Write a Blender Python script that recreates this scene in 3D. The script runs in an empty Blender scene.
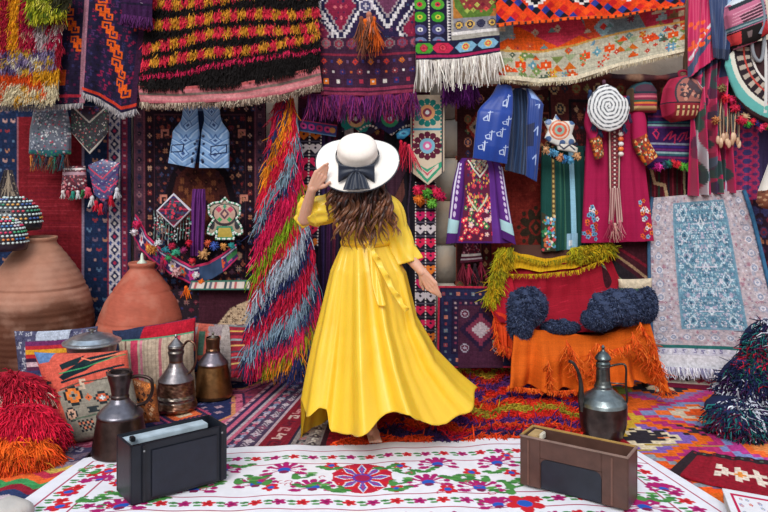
import bpy, math, random
import numpy as np
random.seed(7)
RNG = np.random.default_rng(11)
PI = math.pi
FL, HY, CZ, KY = 747.0, 165.0, 1.465, .9          # focal length (px), horizon row, camera height
S_ = bpy.context.scene
COL = S_.collection

def W1(px, py, Y):                       # photograph pixel + depth -> place in the world
    return ((px-384)/FL*Y, Y, CZ-(py-HY)/FL*Y)
def W(px, py, Y): return W1(px, py, Y*KY)  # the same, depth counted in layers of the wall
def Wf(px, py, z=0.0):                   # photograph pixel -> place on the ground
    Y = (CZ-z)*FL/(py-HY)
    return ((px-384)/FL*Y, Y, z)
def R(Y, pts): return [W(p[0], p[1], p[2] if len(p) > 2 else Y) for p in pts]
def Rf(z, pts): return [Wf(p[0], p[1], p[2] if len(p) > 2 else z) for p in pts]

def C(h):
    if not isinstance(h, str): return np.array(h, float)[:3]
    h = h.lstrip('#')
    if len(h) == 3: h = ''.join(c*2 for c in h)
    v = np.array([int(h[i:i+2], 16)/255 for i in (0, 2, 4)])
    return np.where(v <= .04045, v/12.92, ((v+.055)/1.055)**2.4)
def lum(c, k): return np.clip(C(c)*k, 0, 1)

# ---------------------------------------------------------------- materials
MATS = {}
def attr_mat(name, rough=.9, metal=0, bump=.3, bscale=300, sheen=0, var=.15, vscale=40, spec=.3, weave=0, sss=0, dirt=None):
    if name in MATS: return MATS[name]
    m = bpy.data.materials.new(name); m.use_nodes = True
    nt = m.node_tree; N = nt.nodes; L = nt.links
    b = N['Principled BSDF']
    at = N.new('ShaderNodeAttribute'); at.attribute_name = 'Col'
    tc = N.new('ShaderNodeTexCoord')
    nz = N.new('ShaderNodeTexNoise'); nz.inputs['Scale'].default_value = vscale; nz.inputs['Detail'].default_value = 4
    L.new(tc.outputs['Object'], nz.inputs['Vector'])
    mr = N.new('ShaderNodeMapRange'); mr.inputs[1].default_value = .3; mr.inputs[2].default_value = .7
    mr.inputs[3].default_value = 1-var; mr.inputs[4].default_value = 1+var
    L.new(nz.outputs['Fac'], mr.inputs[0])
    vm = N.new('ShaderNodeVectorMath'); vm.operation = 'SCALE'
    L.new(at.outputs['Color'], vm.inputs[0]); L.new(mr.outputs[0], vm.inputs['Scale'])
    out = vm.outputs[0]
    if dirt:
        n3 = N.new('ShaderNodeTexNoise'); n3.inputs['Scale'].default_value = dirt[1]; n3.inputs['Detail'].default_value = 6
        L.new(tc.outputs['Object'], n3.inputs['Vector'])
        r3 = N.new('ShaderNodeMapRange'); r3.inputs[1].default_value = .48; r3.inputs[2].default_value = .66; r3.inputs[4].default_value = dirt[2]
        L.new(n3.outputs['Fac'], r3.inputs[0])
        mx = N.new('ShaderNodeMix'); mx.data_type = 'RGBA'
        L.new(r3.outputs[0], mx.inputs[0]); L.new(out, mx.inputs[6]); mx.inputs[7].default_value = (*C(dirt[0]), 1)
        out = mx.outputs[2]
    L.new(out, b.inputs['Base Color'])
    b.inputs['Roughness'].default_value = rough; b.inputs['Metallic'].default_value = metal
    b.inputs['Specular IOR Level'].default_value = spec
    if sheen: b.inputs['Sheen Weight'].default_value = sheen
    if sss:
        b.inputs['Subsurface Weight'].default_value = sss; b.inputs['Subsurface Scale'].default_value = .02
    if bump:
        n2 = N.new('ShaderNodeTexNoise'); n2.inputs['Scale'].default_value = bscale; n2.inputs['Detail'].default_value = 3
        L.new(tc.outputs['Object'], n2.inputs['Vector'])
        bp = N.new('ShaderNodeBump'); bp.inputs['Strength'].default_value = bump; bp.inputs['Distance'].default_value = .004
        h = n2.outputs['Fac']
        if weave:
            wv = N.new('ShaderNodeTexWave'); wv.bands_direction = 'Z'; wv.inputs['Scale'].default_value = weave
            L.new(tc.outputs['Object'], wv.inputs['Vector'])
            ad = N.new('ShaderNodeMath'); ad.operation = 'ADD'; L.new(h, ad.inputs[0]); L.new(wv.outputs['Fac'], ad.inputs[1]); h = ad.outputs[0]
        L.new(h, bp.inputs['Height']); L.new(bp.outputs[0], b.inputs['Normal'])
    MATS[name] = m
    return m
WOOL = attr_mat('wool', .95, bump=.5, bscale=180, var=.22, vscale=55, spec=.15, weave=60)
YARN = attr_mat('yarn', .9, bump=.2, bscale=400, var=.12, spec=.2)
COTTON = attr_mat('cotton', .85, bump=.25, bscale=350, var=.05, vscale=20, spec=.2)
SATIN = attr_mat('satin', .45, bump=.05, bscale=200, var=.05, vscale=15, spec=.4, sheen=.2)
FELT = attr_mat('felt', .8, bump=.15, bscale=500, var=.03, vscale=30, spec=.25)
CLAY = attr_mat('clay', .75, bump=.5, bscale=60, var=.14, vscale=9, spec=.25, dirt=('#c9a08c', 7, .22))
SKIN = attr_mat('skin', .5, bump=.05, bscale=200, var=.04, spec=.35, sss=.15)
HAIR = attr_mat('hair', .4, bump=0, var=.3, vscale=25, spec=.45)
METAL = attr_mat('metal', .32, metal=.9, bump=.25, bscale=45, var=.3, vscale=22, spec=.5)
LACQ = attr_mat('lacquered_wood', .42, bump=.15, bscale=70, var=.2, vscale=18, spec=.45)
STONE = attr_mat('plaster', .95, bump=.9, bscale=35, var=.12, vscale=6, spec=.1, dirt=('#c99a6a', 3, .4))
BEAD = attr_mat('beads', .35, bump=.1, var=.1, spec=.5)

# ---------------------------------------------------------------- objects
ORG = {}
def tag(o, label, cat=None, group=None, kind=None):
    if label: o['label'] = label
    if cat: o['category'] = cat
    if group: o['group'] = group
    if kind: o['kind'] = kind
def T(name, label, cat, loc, group=None):
    o = bpy.data.objects.new(name, None); COL.objects.link(o); o.location = loc
    o.empty_display_size = .1; ORG[o.name] = np.array(loc, float); tag(o, label, cat, group); return o
def mk(name, V, F, col, mat, parent=None, label=None, cat=None, group=None, kind=None, smooth=True):
    V = np.asarray(V, float)
    if not isinstance(F, list): F = [F]
    F = [np.asarray(f, int) for f in F if len(f)]
    if parent is not None: o0 = ORG[parent.name]
    else: o0 = np.array([(V[:, 0].min()+V[:, 0].max())/2, (V[:, 1].min()+V[:, 1].max())/2, V[:, 2].min()])
    me = bpy.data.meshes.new(name)
    me.vertices.add(len(V)); me.vertices.foreach_set('co', (V-o0).astype(np.float32).ravel())
    li = np.concatenate([f.ravel() for f in F]); tot = np.concatenate([np.full(len(f), f.shape[1]) for f in F])
    me.loops.add(len(li)); me.loops.foreach_set('vertex_index', li.astype(np.int32))
    st = np.concatenate([[0], np.cumsum(tot)[:-1]])
    me.polygons.add(len(tot)); me.polygons.foreach_set('loop_start', st.astype(np.int32)); me.polygons.foreach_set('loop_total', tot.astype(np.int32))
    me.polygons.foreach_set('use_smooth', np.full(len(tot), smooth))
    me.update(calc_edges=True); me.validate()
    a = me.color_attributes.new('Col', 'FLOAT_COLOR', 'POINT')
    cc = np.ones((len(V), 4), np.float32)
    cc[:, :3] = C(col) if isinstance(col, str) else np.asarray(col)
    a.data.foreach_set('color', cc.ravel())
    me.materials.append(mat)
    o = bpy.data.objects.new(name, me); COL.objects.link(o)
    if parent is not None: o.parent = parent
    else: o.location = o0
    ORG[o.name] = o0; tag(o, label, cat, group, kind)
    return o
class G:
    def __init__(s): s.V = []; s.F = {}; s.C = []; s.n = 0
    def add(s, VF, col):
        V, F = VF; V = np.asarray(V, float)
        if not isinstance(F, list): F = [F]
        for f in F:
            f = np.asarray(f, int)
            if len(f): s.F.setdefault(f.shape[1], []).append(f+s.n)
        s.V.append(V); c = C(col) if isinstance(col, str) else np.asarray(col, float)
        s.C.append(np.broadcast_to(c, (len(V), 3))); s.n += len(V); return s
    def build(s, name, mat, parent=None, **k):
        return mk(name, np.concatenate(s.V), [np.concatenate(f) for f in s.F.values()], np.concatenate(s.C), mat, parent, **k)

# ---------------------------------------------------------------- shapes
def gridF(nv, nu, wrap=False):
    i = np.arange(nv-1)[:, None]; j = np.arange(nu if wrap else nu-1)[None, :]; j2 = (j+1) % nu
    return np.stack([i*nu+j+0*i, (i+1)*nu+j, (i+1)*nu+j2, i*nu+j2+0*i], -1).reshape(-1, 4)
def lathe(prof, c, n=40, cap=True, ax=None):       # prof [(r,z)] bottom to top
    p = np.array(prof, float); a = np.linspace(0, 2*PI, n, endpoint=False)
    V = np.stack([p[:, 0:1]*np.cos(a), p[:, 0:1]*np.sin(a), np.repeat(p[:, 1:2], n, 1)], -1).reshape(-1, 3)
    if ax is not None: V = V @ np.array(ax).T
    F = [gridF(len(p), n, True)[:, ::-1]]
    if cap: F.append(np.arange(n)[None, ::-1]); F.append((np.arange(n)+(len(p)-1)*n)[None, :])
    return V+np.array(c), F
def frames(P):
    P = np.asarray(P, float); t = np.gradient(P, axis=0); t /= np.linalg.norm(t, axis=1)[:, None]+1e-9
    up = np.array([0.1, 1, .15]) if abs(t[0][1]) < .9 else np.array([1, 0, .1])
    a = np.cross(t, up); a /= np.linalg.norm(a, axis=1)[:, None]+1e-9; b = np.cross(t, a)
    return t, a, b
def tube(P, r, n=8, flat=1.0):
    P = np.asarray(P, float); r = np.broadcast_to(np.asarray(r, float), (len(P),)); t, a, b = frames(P)
    th = np.linspace(0, 2*PI, n, endpoint=False)
    V = P[:, None]+r[:, None, None]*(np.cos(th)[None, :, None]*a[:, None]+flat*np.sin(th)[None, :, None]*b[:, None])
    return V.reshape(-1, 3), [gridF(len(P), n, True), np.arange(n)[None, ::-1], (np.arange(n)+(len(P)-1)*n)[None]]
def spline(pts, n=24):
    p = np.asarray(pts, float); k = len(p)
    if k < 3:
        t = np.linspace(0, 1, n)[:, None]; return p[0]*(1-t)+p[-1]*t
    q = np.vstack([2*p[0]-p[1], p, 2*p[-1]-p[-2]]); u = np.linspace(0, k-1-1e-6, n); i = u.astype(int); f = (u-i)[:, None]
    a, b, c, d = q[i], q[i+1], q[i+2], q[i+3]
    return .5*((2*b)+(c-a)*f+(2*a-5*b+4*c-d)*f**2+(-a+3*b-3*c+d)*f**3)
def ellip(c, r, n=16, m=10, rot=None):
    th = np.linspace(0, PI, m); a = np.linspace(0, 2*PI, n, endpoint=False)
    V = np.stack([np.sin(th)[:, None]*np.cos(a), np.sin(th)[:, None]*np.sin(a), np.repeat(np.cos(th)[:, None], n, 1)], -1).reshape(-1, 3)
    V[:n] += 1e-4*np.stack([np.cos(a), np.sin(a), 0*a], -1); V[-n:] += 1e-4*np.stack([np.cos(a), np.sin(a), 0*a], -1)
    V = V*np.array(r)
    if rot is not None: V = V @ np.asarray(rot).T
    return V+np.array(c), [gridF(m, n, True), np.arange(n)[None], (np.arange(n)+(m-1)*n)[None, ::-1]]
def rotz(a): c, s = math.cos(a), math.sin(a); return np.array([[c, -s, 0], [s, c, 0], [0, 0, 1.]])
def rotx(a): c, s = math.cos(a), math.sin(a); return np.array([[1., 0, 0], [0, c, -s], [0, s, c]])
def roty(a): c, s = math.cos(a), math.sin(a); return np.array([[c, 0, s], [0, 1., 0], [-s, 0, c]])
def rbox(c, s, rot=None, bev=.004):               # bevelled box
    import bmesh
    bm = bmesh.new(); bmesh.ops.create_cube(bm, size=1)
    for v in bm.verts: v.co.x *= s[0]; v.co.y *= s[1]; v.co.z *= s[2]
    if bev: bmesh.ops.bevel(bm, geom=bm.edges[:], offset=bev, segments=2, affect='EDGES')
    V = np.array([v.co[:] for v in bm.verts]); F = {}
    for f in bm.faces: F.setdefault(len(f.verts), []).append([v.index for v in f.verts])
    bm.free()
    if rot is not None: V = V @ np.asarray(rot).T
    return V+np.array(c), [np.array(x) for x in F.values()]

# ---------------------------------------------------------------- woven patterns
class Cv:                                          # pattern drawn in cloth units, origin top left
    def __init__(s, w, h, bg, S=1.3):
        s.w, s.h = w, h; s.nx, s.ny = max(3, int(w*S)+1), max(3, int(h*S)+1)
        s.X, s.Y = np.meshgrid(np.linspace(0, w, s.nx), np.linspace(0, h, s.ny)); s.c = np.zeros((s.ny, s.nx, 3)); s.c[:] = C(bg)
    def put(s, m, col): s.c[m] = C(col); return s
    def rect(s, x0, y0, x1, y1, col): return s.put((s.X >= x0) & (s.X <= x1) & (s.Y >= y0) & (s.Y <= y1), col)
    def ell(s, cx, cy, rx, ry, col, r0=0):
        d = ((s.X-cx)/rx)**2+((s.Y-cy)/ry)**2; return s.put((d <= 1) & (d >= r0*r0), col)
    def dia(s, cx, cy, rx, ry, col, r0=0, step=0):
        dx, dy = np.abs(s.X-cx), np.abs(s.Y-cy)
        if step: dx = np.floor(dx/step)*step; dy = np.floor(dy/step)*step
        d = dx/rx+dy/ry; return s.put((d <= 1) & (d >= r0), col)
    def line(s, x0, y0, x1, y1, w, col):
        dx, dy = x1-x0, y1-y0; L = dx*dx+dy*dy+1e-9; t = np.clip(((s.X-x0)*dx+(s.Y-y0)*dy)/L, 0, 1)
        return s.put(np.hypot(s.X-x0-t*dx, s.Y-y0-t*dy) <= w/2, col)
    def path(s, pts, w, col):
        for a, b in zip(pts[:-1], pts[1:]): s.line(*a, *b, w, col)
        return s
    def poly(s, pts, col):
        ins = np.zeros(s.X.shape, bool); n = len(pts)
        for i in range(n):
            x0, y0 = pts[i]; x1, y1 = pts[(i+1) % n]
            if y0 == y1: continue
            ins ^= ((s.Y > min(y0, y1)) & (s.Y <= max(y0, y1)) & (s.X < (x1-x0)*(s.Y-y0)/(y1-y0)+x0))
        return s.put(ins, col)
    def flower(s, cx, cy, r, n, col, mid, rm=.35, ph=0, core=None, asp=1, depth=.45):
        dx, dy = s.X-cx, (s.Y-cy)/asp; d = np.hypot(dx, dy); a = np.arctan2(dy, dx)
        s.put(d <= r*(1-depth+depth*np.abs(np.cos(n/2*(a-ph)))), col); s.put(d <= r*rm, mid)
        if core: s.put(d <= r*rm*.5, core)
        return s
    def stamp(s, cx, cy, cell, rows, cm, flipx=False, flipy=False, cy2=None):
        if flipy: rows = rows[::-1]
        cyl = cy2 or cell; h, w = len(rows), max(len(r) for r in rows); x0, y0 = cx-w*cell/2, cy-h*cyl/2
        j = np.floor((s.X-x0)/cell).astype(int); i = np.floor((s.Y-y0)/cyl).astype(int)
        if flipx: j = w-1-j
        ok = (i >= 0) & (i < h) & (j >= 0) & (j < w)
        for ch in set(''.join(rows))-{'.'}:
            M = np.array([[ (k < len(r) and r[k] == ch) for k in range(w)] for r in rows])
            m = ok.copy(); m[ok] = M[i[ok], j[ok]]; s.put(m, cm[ch] if isinstance(cm, dict) else cm)
        return s
    def scatter(s, x0, y0, x1, y1, sp, cols, stamps, cell=1, jit=.2, p=1, spy=None):
        spy = spy or sp; y = y0+spy/2; k = 0
        while y < y1:
            x = x0+sp/2+(sp/2 if k % 2 else 0)
            while x < x1:
                if random.random() < p:
                    s.stamp(x+random.uniform(-jit, jit)*sp, y+random.uniform(-jit, jit)*spy, cell, random.choice(stamps), {'#': random.choice(cols), 'o': random.choice(cols)})
                x += sp
            y += spy; k += 1
        return s
    def vline(s, x, y0, y1, sp, stampset, cols, cell=1):
        k = 0; y = y0+sp/2
        while y < y1:
            c = cols[k % len(cols)]; s.stamp(x, y, cell, stampset[k % len(stampset)], {'#': c, 'o': cols[(k+1) % len(cols)]}); y += sp; k += 1
        return s
    def hline(s, y, x0, x1, sp, stampset, cols, cell=1):
        k = 0; x = x0+sp/2
        while x < x1:
            c = cols[k % len(cols)]; s.stamp(x, y, cell, stampset[k % len(stampset)], {'#': c, 'o': cols[(k+1) % len(cols)]}); x += sp; k += 1
        return s
    def border(s, off, wd, bg, cols, sp, stamps, cell=1, edge=None):
        x0, y0, x1, y1 = off, off, s.w-off, s.h-off
        m = (s.X >= x0) & (s.X <= x1) & (s.Y >= y0) & (s.Y <= y1)
        n = (s.X >= x0+wd) & (s.X <= x1-wd) & (s.Y >= y0+wd) & (s.Y <= y1-wd); s.put(m & ~n, bg)
        if edge:
            for q in (0, wd-edge[0]):
                a = (s.X >= x0+q) & (s.X <= x1-q) & (s.Y >= y0+q) & (s.Y <= y1-q)
                e = edge[0]; bq = (s.X >= x0+q+e) & (s.X <= x1-q-e) & (s.Y >= y0+q+e) & (s.Y <= y1-q-e); s.put(a & ~bq, edge[1])
        if sp:
            s.hline(y0+wd/2, x0, x1, sp, stamps, cols, cell); s.hline(y1-wd/2, x0, x1, sp, stamps, cols, cell)
            s.vline(x0+wd/2, y0+wd, y1-wd, sp, stamps, cols, cell); s.vline(x1-wd/2, y0+wd, y1-wd, sp, stamps, cols, cell)
        return s
    def mirx(s): s.c[:, s.nx-s.nx//2:] = s.c[:, :s.nx//2][:, ::-1]; return s
    def miry(s): s.c[s.ny-s.ny//2:] = s.c[:s.ny//2][::-1]; return s
    def wear(s, a=.12):
        n = RNG.normal(0, a, (s.ny, s.nx, 1))+RNG.normal(0, a*.6, (s.ny, 1, 1))+RNG.normal(0, a*.4, (1, s.nx, 1)); s.c = np.clip(s.c*(1+n), 0, 1); return s
    def at(s, u, v):
        j = np.clip(np.asarray(u)*(s.nx-1), 0, s.nx-1).round().astype(int); i = np.clip(np.asarray(v)*(s.ny-1), 0, s.ny-1).round().astype(int)
        return s.c[i, j]
ST = dict(
 dot=['##', '##'], cross=['.#.', '###', '.#.'], x=['#.#', '.#.', '#.#'], sq=['###', '#o#', '###'], bird=['#..#', '####', '.##.'],
 flo=['.#.#.', '#####', '.#o#.', '#####', '.#.#.'], bud=['.##.', '#oo#', '#oo#', '.##.'], tri=['..#..', '.###.', '#####'],
 dia=['..#..', '.###.', '##o##', '.###.', '..#..'], hook=['####', '#..#', '#.##', '#...'], hook2=['####', '#..#', '##.#', '...#'], s=['.###', '.#..', '.##.', '..#.', '###.'],
 heart=['##.##', '#####', '.###.', '..#..'], big=['..###..', '.#ooo#.', '#oo#oo#', '#o###o#', '#oo#oo#', '.#ooo#.', '..###..'])
def ss(*n): return [ST[k] for k in n]

# ---------------------------------------------------------------- surfaces
class Surf:                                        # rails: polylines in the world, first = top edge
    def __init__(s, rails, vs=None, smooth=False, K=96):
        s.rails = []
        for r in rails:
            r = np.asarray(r, float); d = np.concatenate([[0], np.cumsum(np.linalg.norm(np.diff(r, axis=0), axis=1))]); t = np.linspace(0, d[-1], K)
            s.rails.append(np.stack([np.interp(t, d, r[:, k]) for k in range(3)], -1))
        n = len(rails); vs = list(vs) if vs is not None else list(np.linspace(0, 1, n)); M = 64 if n > 2 else 2
        A = np.array(s.rails); vv = np.linspace(0, 1, M)
        if smooth and n > 2:
            idx = np.interp(vv, vs, np.arange(n)); q = np.concatenate([[2*A[0]-A[1]], A, [2*A[-1]-A[-2]]]); idx = np.clip(idx, 0, n-1-1e-6); i = idx.astype(int); f = (idx-i)[:, None, None]
            a, b, c, d = q[i], q[i+1], q[i+2], q[i+3]; s.g = .5*((2*b)+(c-a)*f+(2*a-5*b+4*c-d)*f**2+(-a+3*b-3*c+d)*f**3)
        else:
            idx = np.interp(vv, vs, np.arange(n)); i = np.minimum(idx.astype(int), n-2); f = (idx-i)[:, None, None]; s.g = A[i]*(1-f)+A[i+1]*f
    def ev(s, u, v):
        M, K = s.g.shape[:2]; a = np.clip(np.asarray(v, float), 0, 1)*(M-1); b = np.clip(np.asarray(u, float), 0, 1)*(K-1)
        i = np.minimum(a.astype(int), M-2); j = np.minimum(b.astype(int), K-2); f = (a-i)[..., None]; h = (b-j)[..., None]
        return (s.g[i, j]*(1-f)*(1-h)+s.g[i+1, j]*f*(1-h)+s.g[i, j+1]*(1-f)*h+s.g[i+1, j+1]*f*h)
def wob(u, v, amp, fu=3, ph=None, fv=.6):          # soft folds
    ph = random.uniform(0, 6) if ph is None else ph
    return amp*(np.sin(2*PI*fu*u+ph+1.3*np.sin(2*PI*fv*v+ph))*.6+.4*np.sin(2*PI*fu*2.3*u+ph*2+2*v))
AX = {'y': np.array([0, -1., 0]), 'z': np.array([0, 0, 1.])}
def sheet(name, rails, cv, mat=None, parent=None, fold=(.01, 3), vw=None, bulge=0, axis='y', thick=.008, vs=None, smooth=False, disp=None, **k):
    s = Surf(rails, vs, smooth); u = np.linspace(0, 1, cv.nx)[None, :]+np.zeros((cv.ny, 1)); v = np.linspace(0, 1, cv.ny)[:, None]+np.zeros((1, cv.nx))
    P = s.ev(u, v); ax = AX[axis] if isinstance(axis, str) else np.array(axis); d = np.zeros_like(u)
    if fold: d = d+wob(u, v, fold[0], fold[1], *(fold[2:3]))*((.25+.75*v) if vw is None else vw(v))
    if bulge: d = d+bulge*np.sqrt(np.clip(1-(2*u-1)**2, 0, 1))*np.clip(4*v*(1-v)+.4, 0, 1)
    if disp is not None: d = d+disp(u, v)
    P = P+d[..., None]*ax
    nu, nv = cv.nx, cv.ny; V = P.reshape(-1, 3); F = gridF(nv, nu); cc = cv.c.reshape(-1, 3)
    if thick:                                      # give the cloth an edge and a back
        loop = np.concatenate([np.arange(nu), np.arange(1, nv)*nu+nu-1, (nv-1)*nu+np.arange(nu-2, -1, -1), np.arange(nv-2, 0, -1)*nu])
        m = len(loop); Bk = V[loop]-ax*thick; n0 = len(V); j = np.arange(m); j2 = (j+1) % m
        F2 = np.stack([loop[j], loop[j2], n0+j2, n0+j], -1); V = np.vstack([V, Bk]); cc = np.vstack([cc, cc[loop]]); F = [np.vstack([F, F2])]
    o = mk(name, V, F, cc, mat or WOOL, parent, **k); o_s = s
    sheet.last = (s, d, ax); return o
def blob(name, outline, cv, Y=None, bulge=.01, mat=None, parent=None, world=None, rings=None, thick=.006, axis='y', **k):
    """star-shaped outline (px) filled and domed; pattern taken from cv laid over the outline's box"""
    o = np.array(world if world is not None else R(Y, outline), float); d = np.concatenate([[0], np.cumsum(np.linalg.norm(np.diff(np.vstack([o, o[:1]]), axis=0), axis=1))])
    n = max(40, int((cv.nx+cv.ny)*1.6)); oc = np.vstack([o, o[:1]]); t = np.linspace(0, d[-1], n, endpoint=False); O = np.stack([np.interp(t, d, oc[:, q]) for q in range(3)], -1)
    c = O.mean(0); rings = rings or max(8, max(cv.nx, cv.ny)//2); q = np.linspace(0, 1, rings+1)[1:]
    a2 = 2 if axis == 'y' else 1
    V = c+(O-c)[None]*q[:, None, None]; V = V.reshape(-1, 3); V = np.vstack([c[None], V]); r = np.concatenate([[0], np.repeat(q, n)])
    mn, mx = O.min(0), O.max(0); u = (V[:, 0]-mn[0])/(mx[0]-mn[0]+1e-9); v = (mx[a2]-V[:, a2])/(mx[a2]-mn[a2]+1e-9); cc = cv.at(u, v)
    ax = AX[axis]; V = V+(bulge*np.sqrt(np.clip(1-r**2.5, 0, 1)))[:, None]*ax
    j = np.arange(n); F3 = np.stack([0*j, 1+j, 1+(j+1) % n], -1); F4 = gridF(rings, n, True)+1
    Bk = V[-n:]-ax*thick; n0 = len(V); b = n0-n; F4 = np.vstack([F4, np.stack([b+j, n0+j, n0+(j+1) % n, b+(j+1) % n], -1)])
    V = np.vstack([V, Bk]); cc = np.vstack([cc, cc[-n:]])
    return mk(name, V, [F3, F4, (n0+np.arange(n))[None]], cc, mat or WOOL, parent, **k)

# ---------------------------------------------------------------- yarn
def strands(P, D, L, w, col, seg=3, curl=.25, grav=.5, jit=.22):
    P = np.asarray(P, float); N = len(P); D = np.broadcast_to(np.asarray(D, float), (N, 3)).copy(); D += RNG.normal(0, .16, (N, 3)); D /= np.linalg.norm(D, axis=1)[:, None]
    L = np.broadcast_to(np.asarray(L, float), (N,))*RNG.uniform(.75, 1.2, N); w = np.broadcast_to(np.asarray(w, float), (N,)); t = np.linspace(0, 1, seg+1)
    lat = RNG.normal(0, 1, (N, 3)); lat -= (lat*D).sum(1)[:, None]*D
    ph = RNG.uniform(0, 6, N)
    path = P[:, None]+D[:, None]*(L[:, None]*t)[..., None]+np.array([0, 0, -1.])*(L[:, None]*grav*t**2)[..., None]+lat[:, None]*(L[:, None]*curl*.5*(np.sin(3.2*t+ph[:, None])-np.sin(ph)[:, None])*t)[..., None]
    a = np.cross(D, RNG.normal(0, 1, (N, 3))); a /= np.linalg.norm(a, axis=1)[:, None]+1e-9; b = np.cross(D, a)
    wk = w[:, None]*(1-.55*t**2)
    V = np.stack([path+wk[..., None]*(math.cos(q)*a+math.sin(q)*b)[:, None] for q in (0, 2.094, 4.189)], 2)   # N,seg+1,3,3
    V = V.reshape(-1, 3); k = np.arange(seg)[:, None]; j = np.arange(3)[None]; j2 = (j+1) % 3
    f = np.stack([k*3+j, k*3+j2, (k+1)*3+j2, (k+1)*3+j], -1).reshape(-1, 4); F = (f[None]+(np.arange(N)*3*(seg+1))[:, None, None]).reshape(-1, 4)
    col = np.broadcast_to(C(col) if isinstance(col, str) else np.asarray(col), (N, 3)); cc = np.clip(col*(1+RNG.normal(0, jit, (N, 1))), 0, 1)
    return (V, [F]), np.repeat(cc, 3*(seg+1), 0)
def pile(name, surf, n, cv, L=.06, w=.004, D=(0, -.55, -.8), parent=None, off=None, curl=.3, grav=.4, seg=3, mat=None, u=None, v=None, jit=.22, **k):
    u = RNG.uniform(0, 1, n) if u is None else u; v = RNG.uniform(0, 1, n) if v is None else v
    P = surf.ev(u, v)
    if off is not None: P = P+off(u, v)
    col = cv.at(u, v) if isinstance(cv, Cv) else np.broadcast_to(C(cv), (n, 3))
    (VF), cc = strands(P, D, L, w, col, seg, curl, grav, jit); g = G().add(VF, cc); return g.build(name, mat or YARN, parent, **k)
def fringe(name, pts, n, L, col, w=.003, parent=None, D=(0, -.1, -1), curl=.15, grav=0, dep=.004, **k):
    s = Surf([pts, pts]); cols = [col] if isinstance(col, str) else col
    u = np.linspace(0, 1, n)+RNG.normal(0, .25/n, n); P = s.ev(np.clip(u, 0, 1), u*0); P[:, 1] += RNG.uniform(-dep, dep, n)
    cc = np.array([C(c) for c in cols])[RNG.integers(0, len(cols), n)]
    VF, c2 = strands(P, D, L, w, cc, 4, curl, grav, .12); return G().add(VF, c2).build(name, YARN, parent, **k)
def tasselg(g, p, L, col, cap=None, w=.006, n=14):
    p = np.array(p, float); g.add(ellip(p, (w, w, w*1.2), 8, 6), cap or col)
    a = RNG.uniform(0, 2*PI, n); P = p+np.stack([np.cos(a)*w*.5, np.sin(a)*w*.5, 0*a-w*.5], -1)
    VF, cc = strands(P, np.stack([np.cos(a)*.22, np.sin(a)*.22, 0*a-1], -1), L, w*.28, C(col), 2, .1, 0, .15); g.add(VF, cc)
def pomg(g, p, r, col, n=60):
    p = np.array(p, float); d = RNG.normal(0, 1, (n, 3)); d /= np.linalg.norm(d, axis=1)[:, None]; g.add(ellip(p, (r*.7,)*3, 8, 6), col)
    VF, cc = strands(p+d*r*.5, d, r*.65, r*.16, C(col), 2, .1, .1, .15); g.add(VF, cc)
# ================================================================ setting
mk('floor', *(lambda b: (b[0], b[1]))(rbox((0, 3, -.05), (14, 16, .1), bev=0)), '#5b5048', STONE, kind='structure', smooth=False)
mk('wall_back', *rbox((0, 5.6, 1.9), (9, .3, 3.9), bev=0), '#d9cdbd', STONE, kind='structure', smooth=False)
_g = G()
_z = 0
for k in range(12):                                # rough stone pier, one block over the other
    h = .3+.03*math.sin(k*2.3); _g.add(rbox((W(444, 0, 6)[0]+.008*math.sin(k*5), 5.39, _z+h/2), (.17+.012*math.sin(k*3), .14, h-.006), bev=.012), lum('#aaa59c', 1+.12*math.sin(k*1.7))); _z += h
_g.build('trim_1', STONE, kind='structure')
mk('trim_2', *rbox((W(687, 0, 5.75)[0], 5.175, 2.76), (.045, .045, 1.46), bev=.006), '#c3aa97', STONE, kind='structure')
_g = G(); _g.add(rbox((0, 4.98, 2.72), (7.4, .07, .07), bev=.008), '#6b4a35')
_g.build('trim_3', LACQ, kind='structure')

# ================================================================ carpets on the wall
def tag1(**k): return k
# blue and red carpet, left
c = Cv(141, 240, '#1d2c4d', 1.25)                   # px x = -10.., y = 98..
c.scatter(0, 0, 141, 240, 6, ['#24365c', '#18233f', '#2c3f66'], ss('dot', 'x'), .9, .4)
for x in (4, 12, 20, 102, 112):
    for j, y in enumerate(range(12, 235, 9)):
        c.stamp(x+(3 if j % 2 else -3), y, 1.25, random.choice(ss('bird', 'dot', 'bird')), random.choice(['#b08a86', '#5d7796', '#8d3540', '#a7745f', '#6e5a70']))
c.rect(28, 17, 94, 240, '#7c1c26')
for y in np.arange(18, 240, 3.1): c.line(28+random.uniform(0, 20), y, 94-random.uniform(0, 25), y+random.uniform(-1, 1), .9, random.choice(['#8d2430', '#6b151f', '#932c38', '#731a2b']))
c.rect(92, 17, 94.5, 240, '#8c7b90'); c.rect(27, 17, 28.5, 240, '#94606b')
c.rect(117, 0, 119, 240, '#8c2e40').rect(119, 0, 130, 240, '#c3bcc4')
for j, y in enumerate(range(6, 240, 12)): c.dia(124.5, y, 4.2, 5, '#232b52'); c.dia(124.5, y, 1.8, 2.2, ['#b03550', '#d9d0c8'][j % 2]); c.dia(120.5, y+6, 2, 2.2, '#394a80'); c.dia(128.5, y+6, 2, 2.2, '#394a80')
c.rect(130, 0, 132, 240, '#2a2a48').rect(132, 0, 137, 240, '#7c2842').vline(134.5, 0, 240, 5, ss('dot'), ['#b98d9a', '#3a3358'], .9).rect(137, 0, 141, 240, '#272741')
c.wear(.1)
sheet('carpet', [R(5.95, [(-10, 98), (131, 98)]), R(5.95, [(-10, 362), (131, 362)])], c, fold=(.008, 2), label='navy and red wool carpet with small birds hanging behind the clay jars', cat='carpet', group='carpets hung on the back wall')
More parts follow.
